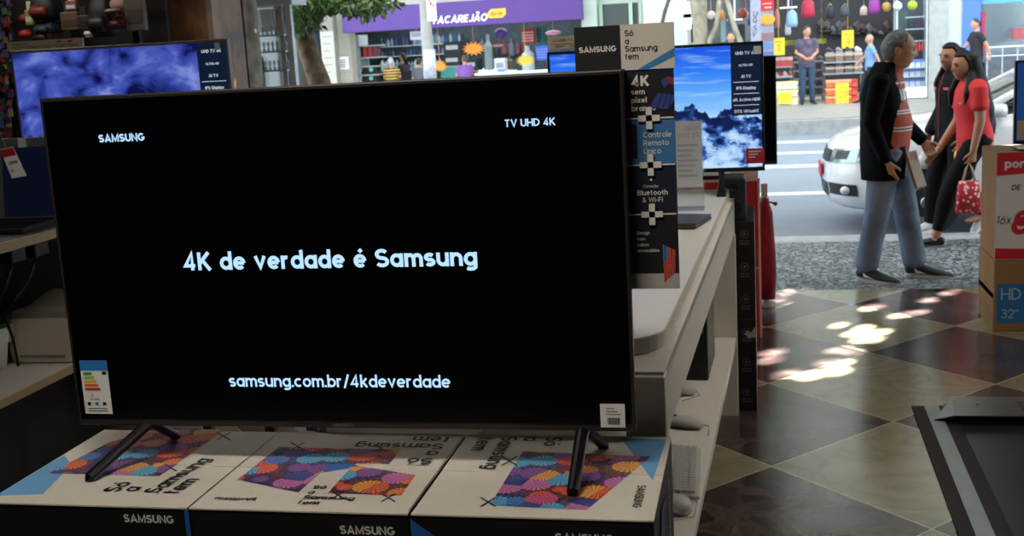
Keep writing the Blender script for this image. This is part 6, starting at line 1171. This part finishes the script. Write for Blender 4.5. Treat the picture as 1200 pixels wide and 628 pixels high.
def rack(label, u0, u1, vs, Y, d, m, name='shop_rack'):
    xs = [at(u, vs[-1], Y).x for u in (u0, u1)]; o = thing(name, label, 'shelf', (sum(xs) / 2, Y + d / 2, GZ)); zs = [at((u0 + u1) / 2, v, Y).z for v in vs]
    for z in zs: b = MB(); b.box((xs[0], Y, z - .025), (xs[1], Y + d, z)); b.build('board', m, o)
    for x in (xs[0], xs[1] - .04): b = MB(); b.box((x, Y + d - .04, GZ), (x + .04, Y + d, max(zs))); b.build('upright', M_grey, o)
    return zs
# --- purple-signed shop
YB = YF + 1.4
cab = thing('shop_cabinet', 'white open cabinet at the left side of the purple-signed shop', 'cabinet', (ux(426, YB), YB, GZ)); a, e = at(411, 97, YB - .7), at(443, 37, YB - .7); x0_, x1_ = a.x, at(442, 60, YB - .7).x
b = MB(); b.box((x0_, YB - .7, GZ), (x0_ + .28, YB, 2.2)); b.build('side_panel', M_shelfw, cab)
for v in (53, 67, 77.5, 87.5): z = at(430, v, YB - .7).z; b = MB(); b.box((x0_, YB - .7, z - .03), (x1_, YB, z)); b.build('shelf', M_shelfw, cab)
for i, (u, c) in enumerate(((418, '#22262c'), (425, '#b3342c'), (431, '#a02d2c'), (436.5, '#5a2c38'))): good('household_box', ['black box on the white cabinet shelf, left of the red ones', 'bright red box in the white cabinet', 'red box right of the bright red one in the white cabinet', 'dark plum box at the right end of the red boxes'][i], 'box', u, 66.8, u + 5.5, 55, YB - .6, .3, c, 'boxes in the white cabinet')
for i, (u, v) in enumerate(((416, 87), (429, 87), (416, 97), (429, 97))):
    a, e = at(u, v, YB - .66), at(u + 12, v - 8.6, YB - .66); o = thing('black_carton', ['upper left', 'upper right', 'lower left', 'lower right'][i] + ' black carton with a teal oval in the white cabinet', 'box', ((a.x + e.x) / 2, YB - .5, a.z), group='black cartons with teal ovals'); b = MB(); b.box((a.x, YB - .66, a.z), (e.x, YB - .3, e.z)); b.build('carton', M_blkm, o); b = MB(); b.ball(((a.x + e.x) / 2, YB - .665, (a.z + e.z) / 2 + .02), (.055, .008, .05), 14); b.build('oval_print', mat('teal_print', '#6fc3b0', .5), o)
zs1 = rack('long two-tier shelf of bottles and glassware at the back of the purple-signed shop', 443, 545, (52, 64), YF + 3.4, .4, M_shelfw)
rr = random.Random(21); bc = ['#2c3f66', '#4f7488', '#1f2c44', '#6a8790', '#365c6a', '#86999e', '#28366a', '#141a20']; bottles = 0
for row, (v0, hh, lab) in enumerate(((51.8, 13, 'household bottle on the upper long shelf of the purple-signed shop'), (63.8, 9, 'bluish glass jar on the lower long shelf of the purple-signed shop'))):
    u = 445
    while u < 543:
        w = rr.uniform(2.6, 4.6); h = hh * rr.uniform(.65, .95); good('bottle', lab, 'bottle', u, v0 - h, u + w, v0, YF + 3.45, .2, rr.choice(bc), 'bottles on the long shelves', 'bottle', zb=zs1[row]); u += w + rr.uniform(.3, 1.2)
zj = shelf_board('low shelf of glass jars behind the shoppers', 443, 81, 518, YF + 2.9, .5)
u = 445
while u < 516: w = rr.uniform(3, 5); good('glass_jar', 'pale glass jar on the low display behind the shoppers', 'jar', u, 80 - rr.uniform(7, 11), u + w, 81, YF + 3.0, .2, rr.choice(['#7d97a0', '#a9bcc0', '#5d7a86']), 'glass jars behind the shoppers', 'bottle', zb=zj); u += w + .6
good('paper_notice', 'white paper hanging from the purple sign left of the pole', 'sign', 481, 36, 495, 47, YF + .3, .01, '#dfe2e6', c2='#b9bcc4', hang=True)
zk = [shelf_board('low table under the black crates beside the orange starburst', 518, 77.1, 541, YF + 1.55, .7, name='shop_table'), shelf_board('low table under the black crate behind the man in purple', 542, 83.1, 560, YF + 1.55, .7, name='shop_table')]
for i, (u, v, w, h) in enumerate(((520, 49, 19, 14.5), (520, 64, 19, 13), (541, 69, 18, 14))): good('black_crate', ['upper black crate with white label stacked beside the orange starburst', 'lower black crate with white label stacked beside the orange starburst', 'black crate with white label behind the man in purple'][i], 'crate', u, v, u + w, v + h, YF + 1.6, .6, '#1a1b1f', 'black crates in the purple-signed shop', 'box', '#c9c9cc', zb=[zk[0] + .285, zk[0], zk[1]][i])
shelf_board('bench under the teal box beside the small starburst', 516, 92.2, 536, YF + .85, .6, name='shop_bench')
shelf_board('shelf under the tall glass bottle beside the large starburst', 566, 84.1, 577, YF + 1.1, .4); shelf_board('shelf under the brown wooden figure', 590, 82.1, 603, YF + .95, .4)
good('teal_box', 'teal box at the counter beside the small starburst', 'box', 517, 78, 535, 92, YF + .9, .5, '#3f9f94')
good('price_starburst', 'large orange starburst price card in the purple-signed shop', 'sign', 541.5, 47.5, 568.5, 66.5, YF + .5, .02, '#ee9420', 'starburst cards', 'star', hang=True); good('price_starburst', 'small orange starburst card right of the street pole', 'sign', 507, 69.5, 523.5, 85, YF + .5, .02, '#ee9420', 'starburst cards', 'star', hang=True); good('price_starburst', 'yellow starburst card under the red basket', 'sign', 604.5, 63, 627, 78.5, YF + .4, .02, '#f0b433', 'starburst cards', 'star', hang=True)
good('laundry_basket', 'red plastic basket hanging in the purple-signed shop', 'basket', 610.5, 33, 626, 52, YF + .6, .3, '#8e1f2a', 'plastic baskets', 'basket', '#e0b7b4', hang=True); good('laundry_basket', 'green plastic basket hanging beside the red one', 'basket', 627.5, 31, 641, 52, YF + 1.0, .3, '#23724f', 'plastic baskets', 'basket', '#1b5a3e', hang=True); good('laundry_basket', 'blue plastic basket under the green one', 'basket', 627.5, 53, 643, 71, YF + .6, .3, '#3f62d0', 'plastic baskets', 'basket', '#8ea6ea', hang=True)
good('ball', 'purple ball with dark print hanging under the fascia', 'ball', 578, 32, 593, 45, YF + .7, .2, '#4a2a7a', shape='ball', hang=True); good('hanging_tray', 'red and grey tray under the purple ball', 'tray', 575, 50, 592, 57, YF + 1.3, .3, '#7a3038', c2='#b0a8a8', hang=True); good('feather_duster', 'pink fluffy duster hanging beside the green basket', 'duster', 637, 35, 656, 42, YF + .55, .1, '#e59ab8', shape='ball', hang=True)
good('appliance_box', 'white box with dark panel standing on the shop counter', 'box', 580, 68, 591, 86, YF + .6, .3, '#d3dade', c2='#9a8fa0'); good('water_jug', 'pale blue plastic jug behind the yellow starburst', 'jug', 611, 53, 624, 86, YF + .8, .3, '#b9ccd0', shape='bottle'); good('blue_package', 'bright blue package on the counter', 'box', 583, 81, 592, 88, YF + .3, .2, '#4f86e0')
good('glass_vase', 'tall glass bottle on the shelf right of the orange starburst', 'vase', 568, 40, 575, 84, YF + 1.2, .2, '#8fa3a6', shape='bottle'); good('wooden_vase', 'brown wooden figure behind the counter beside the white box', 'figure', 593, 66, 600, 82, YF + 1.0, .2, '#6b4a33', shape='bottle')
co = thing('shop_counter', 'white service counter of the purple-signed shop', 'counter', (ux(600), YF + .5, GZ)); a, e = at(556, 86, YF + .2), at(648, 84, YF + .2); b = MB(); b.box((a.x, YF + .2, a.z - .05), (e.x, YF + .9, a.z)); b.build('top', M_paper, co); b = MB(); b.box((a.x + .05, YF + .25, GZ), (e.x - .05, YF + .85, a.z - .05)); b.build('body', M_shelfw, co)
rr = random.Random(2)
for k in range(11): u = 560 + k * 4.2; good('flower_pot', 'small pot of cream flowers in the row along the shop counter', 'pot', u, 80.5 + rr.uniform(-1, 1), u + 4, 86, YF + .3, .12, rr.choice(['#e6e0b8', '#dfe2e2', '#d0d8c0']), 'cream flowers on the counter', 'bottle')
for k in range(9): u = 546 + k * 8.2; good('kitchenware', 'dark kitchenware item hanging on the rear wall of the purple-signed shop', 'utensil', u, 44 + rr.uniform(0, 4), u + rr.uniform(4, 7), 60 + rr.uniform(-3, 6), YF + 3.86, .12, rr.choice(['#38424a', '#5a6a74', '#8a969a', '#2a3138', '#74484a']), 'kitchenware on the rear wall', 'bottle')
# --- dim shop behind the right-hand tree
for i, (u0, v0, u1, v1, c, lab) in enumerate(((828, 12, 838, 23, '#e0c9bc', 'pale round bag hanging in the dim shop beside the tree trunk'), (842, 11, 849, 24, '#d8963c', 'orange round bag hanging in the dim shop'), (864, 9, 876, 22, '#8c3a34', 'dark red round bag hanging in the dim shop'), (871, 12, 877, 20, '#dba79c', 'small pink bag hanging beside the dark red one'))): good('hanging_bag', lab, 'bag', u0, v0, u1, v1, YF + .5 + .45 * (i % 2), .2, c, 'round bags in the dim shop', 'ball', hang=True)
for i, (u, v0, v1, c) in enumerate(((845, 20, 49, '#8fb0b4'), (853, 22, 49, '#4f5a80'), (876, 22, 30, '#2b3476'))): good('hanging_garment', ['pale blue strip of cloth hanging in the dim shop', 'slate blue cloth hanging in the dim shop', 'navy cloth hanging in the dim shop'][i], 'cloth', u, v0, u + 5, v1, YF + 1.2, .1, c, 'cloths in the dim shop', hang=True)
b = MB(); a, e = at(852, 24.2, YF + 2), at(870, 22, YF + 2); b.box((a.x, YF + 2, a.z), (e.x, YF + 2.1, e.z)); b.cyl(((a.x + e.x) / 2, YF + 2.05, e.z), ((a.x + e.x) / 2, YF + 2.05, 3.2), .01, n=6); tag(b.build('tube_lamp', screen_emit('tube_glow', '#f4faff', 2.5)), 'white tube lamp glowing inside the dim shop', 'lamp', 'shop tube lamps')
for i, u in enumerate((868, 812)): good('wall_rack', ['dark rack with round holes in the dim shop', 'dark rack with pale tags left in the dim shop'][i], 'rack', u - 3, 28, u + 5, 50, YF + 1.5, .3, '#1f2528')
for i, (u, v) in enumerate(((806, 22), (806, 36))): good('wall_poster', ['white tiled poster high on the white wall left of the tree', 'white tiled poster lower on the white wall left of the tree'][i], 'poster', 801, v - 20, 810, v - 1, YF - .08, .01, '#dfe2da', 'posters on the white wall')
# --- post and poster pillar
Yq = 26.2; pp = thing('scribbled_post', 'lilac-grey post with black scribbles left of the poster pillar', 'post', (ux(886, Yq), Yq, GZ)); a, e = at(880, 50, Yq), at(892, 50, Yq); b = MB(); b.box((a.x, Yq, GZ), (e.x, Yq + .25, 3.6)); b.build('post', mat('lilac_grey', '#a3a0b4', .8, var=.2), pp); b = MB()
for (u, v, s_) in ((882, 43, 'V'), (882.5, 36, 'S'), (882, 27, 'G'), (882.5, 20, 'U')): p = at(u, v, Yq - .004); b.text(s_, p, X, Zv, h=.11, bold=.01, shear=.2)
b.build('scribbles', M_ink, pp)
pi = thing('poster_pillar', 'pillar covered with red, orange and lilac posters beside the mountain picture', 'pillar', (ux(899), YF - .3, GZ)); a, e = at(891, 50, YF - .3), at(907, 50, YF - .3); b = MB(); b.box((a.x, YF - .3, GZ), (e.x, YF + .3, 3.4)); b.build('pillar', mat('pillar_lilac', '#a39fae', .8, var=.2), pi)
for (v0, v1, c, lab) in ((-8, 13, '#c9352f', 'red poster'), (38, 48, '#8f6f74', 'dull pink poster'), (49, 58, '#6f83b0', 'blue-grey poster'), (60, 72, '#5a6fa8', 'blue poster')): a, e = at(891.5, v1, YF - .31), at(906.5, v0, YF - .31); b = MB(); b.box((a.x, YF - .31, a.z), (e.x, YF - .302, e.z)); tag(b.build('poster', gm(c), pi), lab)
b = MB(); c_ = at(899, 23, YF - .32); b.ball(c_, (.165, .012, .12), 18); tag(b.build('oval_poster', gm('#d9a53a'), pi), 'yellow and red oval poster'); b = MB(); b.box(at(894, 5, YF - .314), at(904, 3.6, YF - .313)); b.box(at(896, 9.5, YF - .314), at(904, 8, YF - .313)); b.build('print_lines', M_paper, pi)
# --- shoe shop
tl = MB(); a, e = at(914, 10, YF + 2.4), at(934, 7.5, YF + 2.4); tl.box((a.x, YF + 2.4, a.z), (e.x, YF + 2.5, e.z)); tl.cyl(((a.x + e.x) / 2, YF + 2.45, e.z), ((a.x + e.x) / 2, YF + 2.45, 3.2), .01, n=6); tag(tl.build('tube_lamp', screen_emit('tube_glow', '#f4faff', 2.5)), 'white tube lamp glowing at the left of the shoe shop', 'lamp', 'shop tube lamps')
for (u0, v0, u1, v1, c, c2, sh_, lab, nm) in ((939, -4, 955, 21, '#b3203c', '#7a1830', 'bag', 'red backpack hanging at the shoe shop entrance', 'backpack'), (907, 10, 914, 33, '#a8685a', '#d8b0a0', 'bag', 'pinkish patterned bag hanging left in the shoe shop', 'backpack'), (921, 10, 935, 32, '#8fb4d8', '#d9e2ea', 'bag', 'light blue children\'s backpack hanging in the shoe shop', 'backpack'), (920, 24, 927, 41, '#d0d4d8', None, 'bag', 'small white bag under the light blue backpack', 'backpack'), (1018, -6, 1032, 16, '#8a2a86', '#5a1a5a', 'bag', 'magenta bag hanging in the middle of the shoe shop', 'backpack'), (968, 4, 978, 22, '#1a1b20', '#c9b24a', 'bag', 'black bag with yellow strap hanging in the shoe shop', 'backpack'), (985, 4, 996, 20, '#3a4148', '#7a868c', 'bag', 'grey bag hanging in the shoe shop', 'backpack'), (1008, 6, 1017, 18, '#c9b9b4', None, 'bag', 'pale bag hanging beside the magenta one', 'backpack'), (1034, 2, 1045, 14, '#b58a4a', None, 'ball', 'tan football hanging in the shoe shop', 'ball'), (1047, 1, 1058, 13, '#c3ccd2', None, 'ball', 'pale grey football hanging in the shoe shop', 'ball'), (1064, 0, 1076, 12, '#9ab02f', None, 'ball', 'lime football hanging above the glass cabinet', 'ball')):
    good(nm, lab, nm, u0, v0, u1, v1, YF + (-.45 if u0 > 1040 else .65 if lab.startswith(('pale bag', 'small white')) else .2), .2, c, 'goods hanging in the shoe shop', sh_, c2, hang=True)
rr = random.Random(31)
for k in range(12): u = 960 + k * 7.0; good('sports_shoe', 'dark shoe on the unlit wall hooks at the rear of the shoe shop', 'shoe', u, 20 + rr.uniform(0, 16), u + 6, 25 + rr.uniform(12, 16) , YF + 3.8, .15, rr.choice(['#2c2f34', '#3a3f45', '#55585c', '#2a2024']), 'shoes on the rear wall hooks', 'shoe')
for i, (u0, v0, u1, v1, t) in enumerate(((905.5, 44, 919.5, 65, '1'), (986.5, 35, 1000.5, 57, '4'), (979.5, 97, 994.5, 121, '49'), (912, 108, 928, 122, '29'))):
    Y_ = YF + (.1, .6, -.36, -.36)[i]; a, e = at(u0, v1, Y_), at(u1, v0, Y_); b = MB(); b.m = 0; b.box((a.x, Y_, a.z), (e.x, Y_ + .012, e.z)); b.m = 1; h = e.z - a.z; b.text(t, ((a.x + e.x) / 2, Y_ - .004, a.z + h * .22), X, Zv, h=h * .4, bold=.01, center=True); b.box((a.x + .05, Y_ - .003, a.z + h * .75), (e.x - .05, Y_ - .001, a.z + h * .82))
    if i < 2: b.cyl(((a.x + e.x) / 2, Y_ + .006, e.z), ((a.x + e.x) / 2, Y_ + .006, 3.2), .006, n=6)
    tag(b.build('price_card', [mat('card_yellow', '#f3dd3a', .6), mat('card_ink', '#c9a42a', .6)]), ['yellow price card hanging left of the man with clasped hands', 'yellow price card hanging in the middle of the shoe shop', 'yellow price card with 49 on the orange shoe boxes', 'pale yellow price card on the white boxes at lower left'][i], 'sign', 'yellow price cards')
b = MB(); a, e = at(907, 54, YF + 1.9), at(968, 45, YF + 1.9); b.m = 0; b.box((a.x, YF + 1.9, a.z), (e.x, YF + 1.95, e.z)); [b.cyl((x, YF + 1.92, e.z - .02), (x, YF + 1.92, 3.2), .006, n=6) for x in (a.x + .1, e.x - .1)]; tag(b.build('hanging_banner', mat('olive_banner', '#8f8a1c', .6, col2='#3a3a18', vscale=7)), 'olive and black banner behind the man with clasped hands', 'banner')
zs4 = rack('white two-tier display table at the left of the shoe shop', 907.5, 929, (78, 90), YF + .2, .5, M_shelfw, 'display_table')
for k in range(3): good('shoe_box', 'pink and red shoe box on the left display table', 'box', 908 + k * 7, 67, 914.6 + k * 7, 77.6, YF + .25, .3, '#c9525c', 'pink shoe boxes', 'lid', '#e2b6b4', zb=zs4[0])
for k in range(4): good('sports_shoe', 'white and red shoe on the lower left table', 'shoe', 907 + k * 5.4, 82.5, 912.3 + k * 5.4, 89.6, YF + .25, .3, ['#d9c9c6', '#a83a3c'][k % 2], 'shoes on the lower left table', 'shoe', '#e6e6e6', zb=zs4[1])
for r_ in range(3):
    for k in range(3): good('shoe_box', 'white shoe box with pale yellow lid stacked at the lower left of the shoe shop', 'box', 908 + k * 9.2, 97.5 + r_ * 8.9, 916.8 + k * 9.2, 106 + r_ * 8.9, YF - .3, .35, '#dcdcc9', 'white shoe boxes', 'lid', '#e8e2a8', zb=GZ + .002 + (2 - r_) * .172)
zs2 = rack('grey five-tier shoe rack behind the man with clasped hands', 930, 966, (72, 82.5, 92, 102, 112), YF + .9, .4, gm('#7d8084'))
for iv, v in enumerate((72, 82.5, 92, 102, 112)):
    for k in range(5): good('sports_shoe', 'dark shoe on the rack behind the man with clasped hands', 'shoe', 931 + k * 7, v - 7, 937 + k * 7, v - .1, YF + 1.0, .2, rr.choice(['#2a2830', '#4a4048', '#6a4a50', '#3a3f4c', '#594f5c']), 'shoes on the left rack', 'shoe', '#8d8a8c', zb=zs2[iv])
zs3 = rack('white two-tier shelf of shoe boxes right of the man with clasped hands', 966, 1012, (72, 85.5), YF + .3, .45, M_shelfw)
for i, (v0, v1, cs_) in enumerate(((59, 71.8, ['#6b5a4e', '#8a7264']), (75, 85.3, ['#5a544e', '#7a6a60']))):
    for k in range(4): good('shoe_box', 'brown open shoe box on the ' + ['upper', 'lower'][i] + ' white shelf', 'box', 968 + k * 11, v0 + 3, 977.5 + k * 11, v1, YF + .35, .3, cs_[k % 2], 'brown shoe boxes', 'lid', '#b9a89a', zb=zs3[i]); good('sports_shoe', 'shoe standing on a brown box on the ' + ['upper', 'lower'][i] + ' white shelf', 'shoe', 969 + k * 11, v0 - 4, 977 + k * 11, v0 + 2.9, YF + .42, .2, ['#2c2a2e', '#8a8588', '#4a3a38', '#c9c6c4'][k], 'shoes on the brown boxes', 'shoe', '#c9c9c9', zb=zs3[i] + (v1 - v0 - 3) * .0198)
for r_ in range(3):
    for k in range(5): good('shoe_box', 'orange shoe box in the stack beside the yellow 49 card', 'box', 968.5 + k * 7.4, 96.5 + r_ * 8.7, 975.4 + k * 7.4, 104.8 + r_ * 8.7, YF - .34 + (.0), .3, ['#de6a33', '#d8604a'][k > 3], 'orange shoe boxes', 'lid', ['#e9a07a', '#c93a3a'][k > 3], zb=GZ + .002 + (2 - r_) * .168)
gc = thing('glass_cabinet', 'shoe shop cabinet with white base and hanging sandals, right of the bald man', 'cabinet', (ux(1070), YF + .3, GZ)); a, e = at(1050, 117, YF), at(1087.5, 10, YF); zt = at(1070, 102.5, YF).z
b = MB(); b.box((a.x, YF, GZ + .02), (e.x, YF + .6, zt)); b.build('base', mat('cabinet_white', '#e6e8e8', .4), gc)
b = MB(); b.box((a.x, YF + .56, zt), (e.x, YF + .6, 2.4)); b.build('back', mat('cabinet_back', '#4b535b', .6), gc)
for x in (a.x, e.x - .03): b = MB(); b.box((x, YF, zt), (x + .03, YF + .6, 2.4)); b.build('side', M_alu, gc)
for v in (68.5, 79, 90.5): z = at(1070, v + 10.5, YF + .2).z; b = MB(); b.box((a.x, YF + .02, z - .015), (e.x, YF + .56, z)); b.build('shelf', M_shelfw, gc)
for v in (20, 34, 48): z = at(1075, v, YF + .3).z; b = MB(); b.cyl((at(1063, v, YF).x, YF + .3, z), (e.x, YF + .3, z), .012, n=8); b.build('hook_rail', M_alu, gc)
for r_, (v, lab) in enumerate(((70, 'top'), (81, 'middle'), (92, 'bottom'))):
    for k in range(5): good('shoe_box', 'white and blue shoe box on the ' + lab + ' shelf of the glass cabinet', 'box', 1051.5 + k * 7.1, v, 1057.8 + k * 7.1, v + 9, YF + .18, .3, '#c3cbd8', 'boxes in the glass cabinet', 'lid', '#5f7fc0', zb=at(1070, (68.5, 79, 90.5)[r_] + 10.5, YF + .2).z)
for r_, v in enumerate((21, 35, 49)):
    for k in range(6): good('sandal', ['dark', 'black', 'red'][r_] + ' sandal hanging in the ' + ['top', 'middle', 'lowest'][r_] + ' row of the glass cabinet', 'sandal', 1065 + k * 3.7, v, 1067.8 + k * 3.7, v + 11, YF + .26, .08, ['#3a3a40', '#1c1c20', '#c2442f'][r_], 'sandals in the glass cabinet', 'bottle')
good('mosaic_panel', 'dark leaf-patterned glass panel behind the bald man and the older man', 'panel', 1050, 12, 1064, 66, YF + .5, .03, '#4a5f5c', hang=True)
# --- showroom at the right
good('red_post', 'red post at the left edge of the glass showroom', 'post', 1149.5, 14, 1155, 62, YF + .15, .1, '#b02a44'); good('blue_sign', 'light blue band across the top of the glass showroom', 'sign', 1150, -6, 1202, 5, YF + .2, .05, '#5a9ec0')
sv = thing('car_reflection', 'silver car standing in for a reflection in the showroom glass at upper right', 'car', (ux(1185, YF + 1.6), YF + 1.6, GZ)); ox, oy = ux(1152, YF + 1.4), YF + 1.5; b = MB(); pr_ = [(0, .55), (.05, .85), (.7, .98), (1.2, 1.35), (2.2, 1.42), (3.0, 1.05), (3.9, .95), (4.0, .5)]  # solid car added behind the glass to stand for a reflected one
b.prism([(ox + x, oy, GZ + z + .1) for x, z in pr_] + [(ox + 4.0, oy, GZ + .3), (ox, oy, GZ + .3)], (0, 1.4, 0)); b.build('body_shell', mat('car_silver', '#8f999e', .25), sv, bevel=.06); b = MB(); b.prism([(ox + x, oy - .01, GZ + z + .1) for x, z in ((.85, 1.0), (1.25, 1.3), (2.15, 1.36), (2.8, 1.05))], (0, 1.42, 0)); b.build('windows', M_cg, sv)
for x in (.8, 3.2): b = MB(); b.lathe((ox + x, oy - .02, GZ + .32), [(.32, 0), (.32, .2)], 22, (0, 1, 0)); b.build('wheel', mat('tyre', '#141414', .8), sv)
b = MB(); b.cyl((xK + .1, YF - .1, 1.16), (19, YF - .1, 1.16), .02, n=8)
for i in range(24): x = xK + .12 + i * .3; b.cyl((x, YF - .1, GZ), (x, YF - .1, 1.16), .010, n=6)
b.cyl((xK + .1, YF - .1, .98), (19, YF - .1, .98), .015, n=8); tag(b.build('railing', mat('railing_white', '#c9ced2', .4)), 'thin white railing in front of the glass showroom', 'railing')
good('red_garment', 'red patch of goods deep in the showroom at the far right edge', 'garment', 1187, 33, 1202, 46, YF + .9, .2, '#d0444a')
# ceiling lamps of the store
for i, (x, y) in enumerate(((-1.0, 1.2), (-1.9, 4.6))):
    cl_ = thing('ceiling_light', ['fluorescent ceiling fixture above the cartons', 'fluorescent ceiling fixture above the left shelving'][i], 'light', (x, y, 3.02), group='ceiling lights'); b = MB(); b.box((x - .65, y - .18, 3.03), (x + .65, y + .18, 3.1)); b.build('housing', M_white, cl_)
    for s in (-.08, .08): b = MB(); b.cyl((x - .6, y + s, 3.02), (x + .6, y + s, 3.02), .013, n=10); b.build('tube', screen_emit('tube_glow', '#f4faff', 2.5), cl_)
